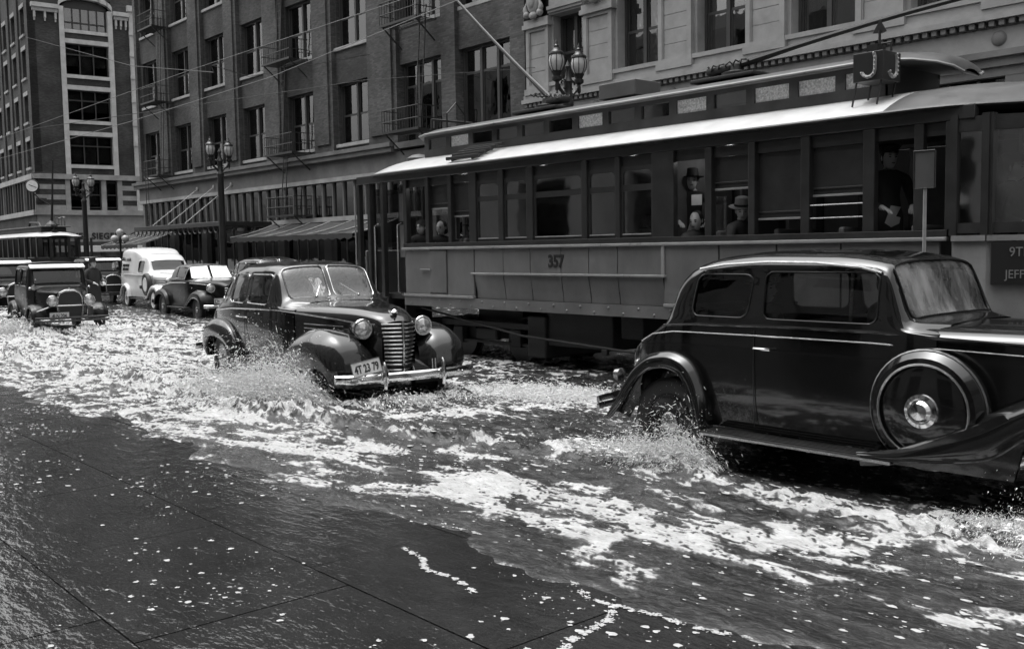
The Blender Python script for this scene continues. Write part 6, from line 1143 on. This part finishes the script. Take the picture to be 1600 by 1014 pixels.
# ------------------------------------------------------------------ convertible coupe
def cloth_coupe():
    t = thing('convertible_coupe', 'dark convertible coupe with grey cloth top waiting behind the streetcar', 'car', (-26.0, 12.05, -.15), R(-4.7)); paint = 'paint_d'
    st = [(-3.98, .52, .70, .80, .35, .38, .25), (-3.88, .46, .78, .92, .55, .58, .42), (-3.4, .42, .92, 1.07, .66, .68, .55), (-2.9, .40, 1.03, 1.13, .69, .72, .6), (-2.3, .38, 1.08, 1.16, .71, .74, .62), (-1.7, .38, 1.10, 1.17, .71, .74, .62), (-1.3, .38, 1.11, 1.19, .70, .73, .62), (-.98, .38, 1.12, 1.21, .67, .70, .60), (-.78, .40, 1.10, 1.20, .62, .63, .47)]
    make_body(t, st, [], paint, 'cglass', 'cglass', nu=6, nv=5)
    tp = [(-2.75, 1.10, 1.14, 1.20, .66, .68, .60), (-2.62, 1.10, 1.16, 1.40, .66, .68, .58), (-2.45, 1.10, 1.18, 1.54, .67, .685, .58), (-2.1, 1.12, 1.18, 1.60, .67, .685, .575), (-1.7, 1.13, 1.19, 1.60, .67, .68, .57), (-1.38, 1.13, 1.19, 1.565, .66, .675, .56), (-1.30, 1.13, 1.19, 1.55, .655, .67, .555)]
    G, iv, iu = loft([cabin_section(*s) for s in tp], 6, 6); V, F, pn = cut_body(G, iv, iu, [('side', rrect(-1.72, 1.36, .34, .155, .03), (0, 0))]); k = npmb(V, F); k.mirror_y(); top = L(k, 'cloth_top', MT['roofcloth'], t, weld=1e-4, smooth=50)
    for sg in (-1, 1): k = npmb(V * np.array([1, sg, 1]) - np.array([0, sg * .012, 0]), pn[0]); L(k, 'side_window', MT['cglass'], t)
    for sg in (-1, 1):
        k = MB(); a = [(-1.0, sg * .03, 1.21), (-1.0, sg * .58, 1.20), (-1.28, sg * .53, 1.53), (-1.28, sg * .03, 1.55)]; k.add(a, [(0, 1, 2, 3)]); o = L(k, 'windscreen', MT['hglass'], t, smooth=None); k = MB(); k.tube(a, .016, 6, closed=True); L(k, 'windscreen_frame', MT['nickel'], o)
        wiper(t, (-.97, sg * .25, 1.25), (-1.08, sg * .05, 1.36))
        k = MB(); k.tube([(-3.3, sg * .69, .96), (-2.3, sg * .752, 1.06), (-1.3, sg * .742, 1.08), (-.5, sg * .60, 1.06), (.2, sg * .44, 1.02)], .016, 6); L(k, 'belt_moulding', MT['nickel'], t)
        fender(t, [(.60, .40), (.60, .55), (.50, .76), (.28, .88), (0, .90), (-.28, .84), (-.5, .70), (-.68, .55), (-.92, .42)], paint, .90, [.40, .40, .42, .45, .5, .54, .58, .62, .62], [.14, .18, .21, .22, .21, .19, .15, .10, .04], bead='nickel', side=sg, nv=4, inner=.12)
        fender(t, [(-3.7, .40), (-3.66, .62), (-3.45, .82), (-3.1, .88), (-2.8, .82), (-2.56, .66), (-2.46, .44)], paint, .88, .62, [.10, .14, .16, .16, .14, .10, .06], side=sg, nv=4, inner=.12)
        k = MB(); k.bbox(-2.45, -.92, min(sg * .64, sg * .86), max(sg * .64, sg * .86), .35, .39, .01); L(k, 'running_board', MT['rubber'], t); headlamp(t, .46, sg * .56, .95, .11, .28, paint)
    hood_loft(t, [(-.80, .63, .48, 1.06, 1.20), (-.3, .52, .48, 1.05, 1.18), (.25, .38, .48, 1.02, 1.14), (.62, .22, .45, .95, 1.04)], paint)
    wm = [m_.mesh(nm, MT[mm_]) for m_, nm, mm_ in zip(wheel_meshes(.36, .15), ('wheel', 'rim', 'hub_cap'), ('rubber', 'steel', 'chrome'))]
    for x in (0, -3.0):
        for sg in (-1, 1): add_wheel(t, x, sg * .74, .36, sg, wm)
    k = MB(); k.grid([[(.63 + .06 * (1 - (y / .26) ** 2), y, z) for y in np.linspace(-.24, .24, 7)] for z in (.4, .6, .85, .98)]); g = L(k, 'grille', MT['black'], t)
    for z in np.linspace(.5, .95, 8): k = MB(); k.tube([(.645 + .06 * (1 - (y / .26) ** 2), y, z) for y in np.linspace(-.24, .24, 7)], .009, 5); L(k, 'grille_bar', MT['nickel'], g)
    bumper(t, .90, .47, .86, .09, .10, 1, (-.33, .33)); bumper(t, -4.15, .47, .84, .09, .08, -1); plate(t, (.80, -.42, .62), None, yd=(-.1, 0, 1)); seats(t, (-2.0,), .5, .56); steering(t, -1.35, .34, 1.12)
    k = MB(); k.box(-3.3, -.8, -.62, .62, .38, .42); L(k, 'floor', MT['black'], t); return t
cloth_coupe()
# ================================================================== people
def head_mesh(k, c, yaw, tilt=0., hs=1.0, eyes=True):
    nu_, nv_ = 28, 20; base = len(k.v); cy, sy = math.cos(yaw), math.sin(yaw); ct, st = math.cos(tilt), math.sin(tilt)
    def place(x, y, z): x, z = x * ct - z * st, x * st + z * ct; return (c[0] + hs * (cy * x - sy * y), c[1] + hs * (sy * x + cy * y), c[2] + hs * z)
    vs = []
    for j in range(nv_ + 1):
        t_ = math.pi * j / nv_; z = .118 * math.cos(t_)
        for i in range(nu_):
            a = 2 * math.pi * i / nu_; w = math.sin(t_) ** .85; x = .098 * w * math.cos(a); y = .076 * w * math.sin(a)
            jaw = max(0, -z / .118); y *= 1 - .26 * jaw; x = x * (1 - .10 * jaw) + .012 * jaw
            fr = max(0, math.cos(a)) ** 3 * math.sin(t_); g = lambda zc, s, yc=0, ys=.02: math.exp(-((z - zc) / s) ** 2 - ((y - yc) / ys) ** 2)
            x += fr * (.026 * g(-.022, .020, 0, .013) + .012 * g(.0, .03, 0, .012) + .008 * g(.034, .012, 0, .05) - .013 * (g(.010, .014, .032, .018) + g(.010, .014, -.032, .018)) + .008 * g(-.065, .010, 0, .026) - .005 * g(-.056, .006, 0, .03) + .010 * g(-.098, .018, 0, .025))
            vs.append(place(x, y, z))
    fs = [(j * nu_ + i, (j + 1) * nu_ + i, (j + 1) * nu_ + (i + 1) % nu_, j * nu_ + (i + 1) % nu_) for j in range(nv_) for i in range(nu_)]
    k.add(vs, fs, 1)
    for s in (-1, 1):
        b = len(k.v); k.ball((0, 0, 0), (.012, .02, .032), 8, 6, 1); k.v[b:] = [place(-.005 + x, s * .078 + y * .5, z) for x, y, z in k.v[b:]]
        b = len(k.v); k.ball((0, 0, 0), (.007, .014, .006), 8, 6, 2); k.v[b:] = [place(.086 + x, s * .032 + y, .009 + z) for x, y, z in k.v[b:]]
        b = len(k.v); k.ball((0, 0, 0), (.006, .02, .005), 8, 6, 2); k.v[b:] = [place(.091 + x, s * .034 + y, .032 + z) for x, y, z in k.v[b:]]
    b = len(k.v); k.ball((0, 0, 0), (.005, .022, .005), 8, 6, 2); k.v[b:] = [place(.097 + x, y, -.056 + z) for x, y, z in k.v[b:]]
    return place
POSES = {
    'sit': dict(pel=(0, 0, .10), che=(.02, 0, .42), nec=(.03, 0, .60), sho=.19, elb=(.06, .25, .28), han=(.30, .12, .18), hip=.10, kne=(.45, .12, .08), foo=(.46, .12, -.36), toe=(.60, .13, -.38), head=.715),
    'stand': dict(pel=(0, 0, .92), che=(.02, 0, 1.26), nec=(.02, 0, 1.46), sho=.20, elb=(.02, .28, 1.14), han=(.24, .16, 1.05), hip=.10, kne=(.04, .11, .49), foo=(-.01, .12, .07), toe=(.15, .13, .03), head=1.585),
    'reach': dict(pel=(0, 0, .92), che=(.02, 0, 1.26), nec=(.02, 0, 1.46), sho=.20, elb=(.14, .26, 1.52), han=(.20, .24, 1.78), hip=.10, kne=(.04, .11, .49), foo=(-.01, .12, .07), toe=(.15, .13, .03), head=1.585)}
_bodies = {}
def body_data(pose):
    if pose in _bodies: return _bodies[pose]
    p = POSES[pose]; V = []; E_ = []; Rr = []
    def add(co, r, par=None):
        V.append(co); Rr.append(r); i = len(V) - 1
        if par is not None: E_.append((par, i))
        return i
    pel = add(p['pel'], (.155, .125)); wa = add(tuple((a + b) / 2 for a, b in zip(p['pel'], p['che'])), (.15, .115), pel); che = add(p['che'], (.165, .125), wa); up_ = add((p['nec'][0], 0, p['nec'][2] - .08), (.11, .09), che); nec = add(p['nec'], (.055, .055), up_); add((p['nec'][0] + .012, 0, p['head'] - .05), (.05, .05), nec)
    for s in (-1, 1):
        sh = add((p['nec'][0] - .01, s * p['sho'], p['nec'][2] - .08), (.075, .07), up_); el = add((p['elb'][0], s * p['elb'][1], p['elb'][2]), (.052, .052), sh); ha = Vector((p['han'][0], s * p['han'][1], p['han'][2])); e_ = Vector((p['elb'][0], s * p['elb'][1], p['elb'][2])); wr = add(tuple(e_.lerp(ha, .88)), (.034, .034), el); pa = add(tuple(e_.lerp(ha, 1.0)), (.036, .022), wr)
        d = (ha - e_).normalized(); sd = d.cross(Vector((0, 0, 1))); sd = sd.normalized() if sd.length > .1 else Vector((0, 1, 0))
        for q_ in range(4): o_ = (q_ - 1.5) * .019; l_ = (.062, .075, .07, .055)[q_]; f1 = add(tuple(ha + sd * o_ + d * .05), (.010, .010), pa); f2 = add(tuple(ha + sd * o_ + d * (.05 + l_ * .5) + Vector((0, 0, -.012))), (.009, .009), f1); add(tuple(ha + sd * o_ + d * (.05 + l_ * .8) + Vector((0, 0, -.035))), (.0075, .0075), f2)
        t1 = add(tuple(ha - sd * s * .035 + d * .01), (.011, .011), pa); add(tuple(ha - sd * s * .05 + d * .05 + Vector((0, 0, -.01))), (.009, .009), t1)
        hi = add((p['pel'][0], s * p['hip'], p['pel'][2] - .03), (.105, .10), pel); kn = add((p['kne'][0], s * p['kne'][1], p['kne'][2]), (.072, .072), hi); fo = add((p['foo'][0], s * p['foo'][1], p['foo'][2]), (.05, .05), kn); add((p['toe'][0], s * p['toe'][1], p['toe'][2]), (.045, .03), fo)
    me = bpy.data.meshes.new('person_skeleton'); me.from_pydata(V, E_, []); o = bpy.data.objects.new('person_skeleton', me); COL.objects.link(o)
    md = o.modifiers.new('skin', 'SKIN'); md.use_smooth_shade = True; sk = me.skin_vertices[0].data
    for i, r in enumerate(Rr): sk[i].radius = r
    sk[0].use_root = True
    o.modifiers.new('sub', 'SUBSURF').levels = 1; o.modifiers['sub'].render_levels = 1
    dg = bpy.context.evaluated_depsgraph_get(); dg.update(); ev = bpy.data.meshes.new_from_object(o.evaluated_get(dg))
    d = ([tuple(v.co) for v in ev.vertices], [tuple(f.vertices) for f in ev.polygons]); bpy.data.objects.remove(o, do_unlink=True); bpy.data.meshes.remove(ev)
    wr = [Vector((p['elb'][0], s * p['elb'][1], p['elb'][2])).lerp(Vector((p['han'][0], s * p['han'][1], p['han'][2])), .90) for s in (-1, 1)]; dr = [Vector((p['han'][0] - p['elb'][0], s * (p['han'][1] - p['elb'][1]), p['han'][2] - p['elb'][2])).normalized() for s in (-1, 1)]
    mi = []
    for f in d[1]:
        c = sum((Vector(d[0][i]) for i in f), Vector()) / len(f); mi.append(1 if any((c - w).dot(q_) > 0 and (c - w).length < .25 for w, q_ in zip(wr, dr)) or c.z > p['nec'][2] + .01 else 0)
    _bodies[pose] = (d[0], d[1], mi); return _bodies[pose]
def person(label, loc, rz, pose='sit', head_yaw=0., tilt=0., coat='coat_d', hat=None, hatmat='felt', scale=1.0, skirt=False):
    t = thing('person', label, 'person', loc, rz); v, f, mi = body_data(pose); k = MB(); k.v = list(v); k.f = list(f); k.m = list(mi); p = POSES[pose]; hc = (p['nec'][0] + .02, 0, p['head'])
    place = head_mesh(k, hc, head_yaw, tilt); L(k, 'body', [MT[coat], MT['skin'], MT['hair']], t, smooth=80); t.scale = (scale,) * 3
    def put(mb, nm, m_): mb.v = [place(*q_) for q_ in mb.v]; return L(mb, nm, MT[m_], t)
    h = MB()
    if hat == 'fedora': h.lathe([(.0, .175), (.06, .172), (.085, .16), (.092, .10), (.098, .062), (.15, .052), (.165, .058), (.15, .045), (.095, .05)], 24, 'z', (-.01, 0, 0)); put(h, 'hat', hatmat); h = MB(); h.lathe([(.1, .066), (.098, .09)], 24, 'z', (-.01, 0, 0)); put(h, 'hat_band', 'black')
    elif hat == 'cap': h.lathe([(.0, .15), (.10, .148), (.128, .125), (.10, .09), (.097, .055)], 24, 'z', (-.01, 0, 0)); h.add([(.07, -.07, .056), (.125, -.045, .045), (.145, 0, .042), (.125, .045, .045), (.07, .07, .056)], [(0, 1, 2, 3, 4)]); put(h, 'peaked_cap', hatmat)
    elif hat == 'cloche': h.lathe([(.0, .14), (.06, .13), (.095, .09), (.104, .05), (.112, .035)], 20, 'z', (-.015, 0, 0)); put(h, 'hat', hatmat)
    hr = MB(); hr.ball((-.025, 0, .022), (.092, .086, .108), 20, 14)
    if hat in ('cloche', None): hr.ball((-.035, .05, -.04), (.06, .045, .07), 12, 8); hr.ball((-.035, -.05, -.04), (.06, .045, .07), 12, 8)
    put(hr, 'hair', 'hair')
    if skirt:                                                   # long coat
        s = MB(); rows = []
        for z, rx, ry in ((1.42, .12, .19), (1.3, .17, .21), (1.1, .175, .20), (.92, .19, .21), (.6, .21, .23), (.36, .23, .25)): rows.append([(rx * math.cos(a) * (1 + .05 * math.sin(5 * a) * (1.3 - z)), ry * math.sin(a), z) for a in np.linspace(0, 2 * math.pi, 25)])
        s.grid(rows); L(s, 'long_coat', MT[coat], t)
    return t
def seat_person(label, x, y, zface, rz, **kw):                  # head centre given
    pose = kw.get('pose', 'sit'); sc = kw.get('scale', 1.0); return person(label, (x, y, zface - POSES[pose]['head'] * sc), rz, **kw)
D = R(-90)
seat_person('person in dark hat at the rearmost open window of streetcar 357', -13.80, 9.95, 2.12, 0, hat='cloche', tilt=.0, head_yaw=-1.35)
seat_person('smiling person leaning at the second rear window of streetcar 357', -13.22, 9.93, 2.10, 0, hat=None, tilt=-.12, head_yaw=-1.2)
seat_person('person in dark hat half hidden behind the third rear window of streetcar 357', -12.55, 10.05, 2.08, 0, hat='fedora')
seat_person('dark-coated passenger behind the wide middle window of streetcar 357', -10.35, 10.1, 2.16, 0, head_yaw=-.6, hat='fedora', coat='coat_m')
seat_person('passenger behind the window right of the wide one of streetcar 357', -9.55, 10.05, 2.12, 0, head_yaw=-.9, hat='cloche')
seat_person('passenger behind the last closed window before the open section of streetcar 357', -8.85, 10.05, 2.10, 0, head_yaw=-.9, hat='fedora')
seat_person('laughing bareheaded person low in the first open window of streetcar 357', -7.93, 9.92, 2.05, 0, tilt=-.22, head_yaw=-1.35)
seat_person('standing man in dark coat holding a white paper inside streetcar 357', -8.1, 10.1, 2.56, D + .7, pose='stand', hat='fedora', scale=.98)
seat_person('passenger in pale felt hat looking down in streetcar 357', -7.28, 9.98, 2.15, 0, head_yaw=-.9, hat='fedora', hatmat='felt_l', tilt=-.25)
seat_person('person standing by the front door inside streetcar 357', -5.45, 10.1, 2.64, 0 - .6, pose='stand', hat='cap', scale=1.0)
seat_person('uniformed motorman in peaked cap at the front window of streetcar 357', -4.15, 10.08, 2.44, -.15, pose='stand', hat='cap', coat='coat_m', scale=1.0)
k = MB(); k.bbox(-7.86, -7.70, 9.80, 9.812, 2.24, 2.37, .003); tag(k.build('paper', MT['cloth_w']), 'white folded paper held up at the first open window', 'paper')
def in_car(car, label, lx, ly, rz=0., **kw):
    q_ = Matrix.Translation(car.location) @ Matrix.Rotation(car.rotation_euler.z, 4, 'Z'); w = q_ @ (Vector((lx, ly, 0)) * car.scale.x)
    return person(label, (w.x, w.y, car.location.z + kw.pop('z', .72)), car.rotation_euler.z + rz, **kw)
in_car(SED, 'driver in dark hat behind the wheel of the dark sedan', -1.72, .36, hat='fedora')
in_car(COACH, 'driver in peaked cap at the wheel of the glossy black sedan', -1.72, .36, hat='cap', z=.74)
in_car(COACH, 'passenger in dark hat on the rear seat of the glossy black sedan', -2.58, -.1, hat='fedora', z=.72)
in_car(UPC, 'driver in dark hat behind the windscreen of the upright car at left', -1.45, .33, hat='fedora', z=.78)
person('man in dark hat and long coat standing in the water beside the upright car', (-28.9, 9.45, -.10), R(25), 'stand', hat='fedora', skirt=True, scale=1.02)
person('bystander with pale face on the pavement beyond the parked coupe', (-35.5, 22.6, .06), D, 'stand', hat='fedora')
# ================================================================== spray, rain splashes
def splash_mat():
    mt = mat('flying spray', .8, .4, var=.2, scale=40); return mt
MT['spray'] = splash_mat()
OCT = np.array([(1, 0, 0), (-.4, .9, 0), (-.4, -.45, .8), (-.4, -.45, -.8)], float)
OF = np.array([(0, 1, 2), (0, 2, 3), (0, 3, 1), (1, 3, 2)])
def drops(name, P_, D_, S_, stretch, label=None, mt='spray'):
    """one mesh of small drops: positions, directions, radii"""
    n = len(P_); D_ = D_ / (np.linalg.norm(D_, axis=1)[:, None] + 1e-9); A = np.cross(D_, np.array([.3, .2, .93])); A /= np.linalg.norm(A, axis=1)[:, None] + 1e-9; B = np.cross(D_, A)
    jit = 1 + .35 * rng.normal(size=(n, 4)); L_ = OCT[None] * jit[:, :, None] * S_[:, None, None]; st = np.asarray(stretch)
    co = P_[:, None] + L_[..., 0:1] * D_[:, None] * (st[:, None, None] if st.ndim else st) + L_[..., 1:2] * A[:, None] + L_[..., 2:3] * B[:, None]
    f = (OF[None] + 4 * np.arange(n)[:, None, None]).reshape(-1, 3); me = bpy.data.meshes.new(name); me.vertices.add(n * 4); me.vertices.foreach_set('co', co.reshape(-1).astype(np.float32)); me.loops.add(f.size); me.loops.foreach_set('vertex_index', f.ravel().astype(np.int32)); me.polygons.add(len(f)); me.polygons.foreach_set('loop_start', np.arange(0, f.size, 3, dtype=np.int32)); me.polygons.foreach_set('use_smooth', np.ones(len(f), bool)); me.update(calc_edges=True)
    me.materials.append(MT[mt]); o = bpy.data.objects.new(name, me); COL.objects.link(o); o['kind'] = 'stuff'
    if label: o['label'] = label; o['category'] = 'spray'
    return o
def plume(name, label, a, b, out, n, vout, vup, back, width, grow=1.0, smin=.004, smax=.02, zmax=None, seed=1):
    """water thrown from the line a-b: a = at the wheel, b = trailing end; out = sideways direction"""
    g = np.random.default_rng(seed); s = g.random(n) ** 1.15; base = np.outer(1 - s, a) + np.outer(s, b); out = np.array(out, float); out /= np.linalg.norm(out)
    fade = (1 - .75 * s); cl = .55 + .75 * (perlin(s * 9 + seed, s * 0 + .5) + .3); cl = np.clip(cl, .25, 1.3)
    vz = np.abs(g.normal(.55, .38, n)) * vup * fade * cl; vo = np.abs(g.normal(.5, .35, n)) * vout * (.5 + .5 * fade); T = 2 * vz / 9.81; t = g.random(n) ** .8 * T
    p = base + np.outer(vo * t, out) + np.outer(-back * t * g.random(n), np.array([1., 0, 0])) + g.normal(0, width, (n, 3)) * np.array([1, 1, .25]); p[:, 2] = vz * t - 4.905 * t * t + np.abs(g.normal(0, .03, n))
    v = np.outer(vo, out); v[:, 0] -= back * .6; v[:, 2] = vz - 9.81 * t
    keep = p[:, 2] > 0; p, v = p[keep], v[keep]; sz = smin + (smax - smin) * g.random(len(p)) ** 4.0; sz *= np.clip(1.3 - p[:, 2] * .6, .5, 1.3)
    st = 1.5 + 5.0 * g.random(len(p)); return drops(name, p, v, sz, st, label)
plume('spray', 'broad plume of spray thrown up beside the dark sedan', (-9.75, 5.58, 0), (-12.3, 5.35, 0), (-.35, -1, 0), 190000, 1.7, 2.9, 1.8, .13, smin=.0018, smax=.0095, seed=3)
plume('spray', 'tall spatter of drops above the plume of the dark sedan', (-10.5, 5.65, 0), (-11.2, 5.55, 0), (-.4, -1, 0), 1600, .8, 4.6, 1.2, .08, smin=.003, smax=.011, seed=5)
plume('spray', 'low spray curling off the front of the dark sedan', (-9.3, 6.0, 0), (-9.1, 7.5, 0), (1, .2, 0), 12000, 1.0, 1.3, -.4, .12, smin=.002, smax=.008, seed=6)
plume('spray', 'fan of fine spray beyond the dark sedan towards the streetcar', (-9.3, 7.6, 0), (-7.6, 8.3, 0), (.3, 1, 0), 16000, 2.2, 1.3, -1.6, .28, smin=.002, smax=.007, seed=8)
plume('spray', 'churned water piled against the rear wheel of the black sedan', (-4.75, 6.05, 0), (-6.0, 5.95, 0), (-.3, -1, 0), 110000, .9, 2.2, .9, .09, smin=.0012, smax=.0062, seed=9)
plume('spray', 'arc of water thrown by the front wheel of the black sedan', (-2.0, 5.98, 0), (-2.7, 5.9, 0), (.2, -1, 0), 60000, 1.3, 2.1, .5, .10, smin=.0009, smax=.0035, seed=11)
plume('spray', 'spray at the near wheel of the upright car at left', (-23.7, 6.35, 0), (-26.2, 6.1, 0), (-.4, -1, 0), 16000, 1.6, 2.4, 1.2, .14, smin=.005, smax=.022, seed=12)
plume('spray', 'spray at the far front wheel of the upright car at left', (-23.2, 7.3, 0), (-23.2, 8.4, 0), (.8, .5, 0), 6000, .8, 1.8, .2, .14, smin=.005, smax=.02, seed=13)
def sheet(label, a, b, out, H, reach, seed, ns=220, nh=60, thr=.0):
    """torn curtains of water that rise from the line a-b and fall outward"""
    a, b, out = np.array(a, float), np.array(b, float), np.array(out, float) / np.linalg.norm(out); S, Hh = np.meshgrid(np.linspace(0, 1, ns), np.linspace(0, 1, nh), indexing='ij'); so = seed * 7.3
    prof = np.clip(.45 + .9 * fbm(S * 5 + so, S * 0 + .3, 3), .15, 1.2) * (1 - S) ** .45 * np.minimum(1, S * 9 + .25); z = H * prof * (1.9 * Hh - .95 * Hh ** 2 * 1.15); r = reach * prof * (.15 + Hh ** 1.3)
    d = .035 * fbm(S * 22 + so, Hh * 4, 3); p = a + (b - a) * S[..., None] + out * (r + d)[..., None] + np.array([1., 0, 0]) * ((-.35 * Hh * prof) + .03 * fbm(S * 14, Hh * 6 + so, 3))[..., None]; p[..., 2] = z + .03 * fbm(S * 17 + 3 + so, Hh * 5, 3) - .01
    n_ = fbm(S * 30 + so, Hh * 5 - S * 6, 4, .65); F = quads(ns, nh); keep = (n_.reshape(-1)[F].mean(1) > thr - .32 + .55 * Hh.reshape(-1)[F].mean(1)); k = npmb(p.reshape(-1, 3), F[keep]); o = k.build('spray', MT['spray'], smooth=80); o['kind'] = 'stuff'; o['label'] = label; o['category'] = 'spray'; return o
for i in range(4):
    sheet('torn curtain of water beside the dark sedan', (-9.8 - .2 * i, 5.62 - .03 * i, 0), (-12.3, 5.4 - .04 * i, 0), (-.3, -1, 0), .42 - .06 * i, .35 + .16 * i, 3 + i)
for i in range(4): sheet('torn curtain of water at the rear wheel of the black sedan', (-4.75 - .1 * i, 6.08 - .03 * i, 0), (-6.1, 5.95 - .05 * i, 0), (-.2, -1, 0), .34 - .05 * i, .18 + .10 * i, 20 + i, 160, 44)
for i in range(3): sheet('torn curtain of water at the front wheel of the black sedan', (-1.7 - .1 * i, 6.02, 0), (-2.9, 5.92, 0), (.1, -1, 0), .36 - .07 * i, .22 + .14 * i, 40 + i, 160, 44)
for i in range(2): sheet('torn curtain of water beside the upright car', (-23.6, 6.4 - .1 * i, 0), (-26.0, 6.2 - .1 * i, 0), (-.2, -1, 0), .5 - .12 * i, .4 + .2 * i, 60 + i, 140, 36)
# flecks of froth and rain crowns lying flat on the film and on the flood
def flecks(name, P_, S_, label, el=1.0, hgt=.18):
    n = len(P_); g = np.random.default_rng(len(P_)); K = 9; an = np.linspace(0, 2 * np.pi, K, endpoint=False)
    rr = S_[:, None] * (1 + .28 * g.normal(size=(n, K))); rot = g.random(n)[:, None] * 6.28
    ring = np.stack([P_[:, 0:1] + el * rr * np.cos(an + rot), P_[:, 1:2] + rr * np.sin(an + rot), np.repeat(P_[:, 2:3], K, 1)], -1); top = P_ + np.stack([0 * S_, 0 * S_, S_ * hgt], 1)
    co = np.concatenate([ring, top[:, None]], 1).reshape(-1, 3); tri = np.array([(i, (i + 1) % K, K) for i in range(K)]); f = (tri[None] + (K + 1) * np.arange(n)[:, None, None]).reshape(-1, 3)
    me = bpy.data.meshes.new(name); me.vertices.add(len(co)); me.vertices.foreach_set('co', co.ravel().astype(np.float32)); me.loops.add(f.size); me.loops.foreach_set('vertex_index', f.ravel().astype(np.int32)); me.polygons.add(len(f)); me.polygons.foreach_set('loop_start', np.arange(0, f.size, 3, dtype=np.int32)); me.polygons.foreach_set('use_smooth', np.ones(len(f), bool)); me.update(calc_edges=True)
    me.materials.append(MT['froth']); o = bpy.data.objects.new(name, me); COL.objects.link(o); o['kind'] = 'stuff'; o['label'] = label; o['category'] = 'froth'; return o
MT['froth'] = mat('froth', .42, .5, var=.2, scale=30)
g_ = np.random.default_rng(5); n = 15000
px_ = -g_.random(n) ** .8 * 13 + .5; py_ = .1 + g_.random(n) * 3.8; den = fbm(px_ * .55, py_ * .8, 3) + .24 * (py_ - 2.4); keep = den > g_.random(n) * .75 - .10; px_, py_ = px_[keep], py_[keep]; n = len(px_)
flecks('froth_fleck', np.stack([px_, py_, np.full(n, .0148)], 1), .0025 + .016 * g_.random(n) ** 4.0, 'small white flecks of froth floating on the wet paving', 1.2)
n = 4200; px_ = -g_.random(n) ** 1.1 * 16 + 0; py_ = 3.7 + g_.random(n) * 4; h_, f_ = water_fields(px_, py_); flecks('froth_fleck', np.stack([px_, py_, h_ + .003], 1), .003 + .014 * g_.random(n) ** 3, 'flecks of froth on the flood water', 1.8)
# froth lines where the film runs over the kerb and the joints
for pts, r_, lab in (([(-6.9, 3.62), (-6.3, 3.72), (-5.6, 3.80), (-5.0, 3.72), (-4.6, 3.74)], .012, 'long line of froth along the flooded kerb'), ([(-4.7, 3.9), (-4.2, 3.86), (-3.7, 3.9), (-3.2, 3.84), (-2.6, 3.86)], .016, 'second line of froth continuing along the kerb'), ([(-4.75, 3.24), (-4.5, 3.2), (-4.3, 3.1), (-4.1, 3.12), (-3.85, 3.06)], .012, 'short curved line of froth on the wet paving'), ([(-3.65, 3.55), (-3.35, 3.42), (-3.1, 3.48), (-2.8, 3.5), (-2.5, 3.6)], .014, 'line of froth near the kerb at the bottom of the picture'), ([(-3.25, 3.46), (-3.12, 3.25), (-3.08, 3.0), (-2.95, 2.8)], .014, 'froth streak branching towards the camera')):
    pts = np.array(pts); tt = np.sort(g_.random(1100)); xy = pchip(np.linspace(0, 1, len(pts)), pts, tt) + .014 * np.stack([fbm(tt * 9, tt * 0, 3), fbm(tt * 9, tt * 0 + 7, 3)], 1); k_ = fbm(tt * 16, tt * 0 + 3, 3) > -.02; tt, xy = tt[k_], xy[k_]; n = len(tt)
    flecks('froth_line', np.stack([xy[:, 0] + g_.normal(0, r_ * .8, n), xy[:, 1] + g_.normal(0, r_ * .7, n), .0146 + .002 * g_.random(n)], 1), .0025 + .005 * g_.random(n) ** 2, lab, 1.4)
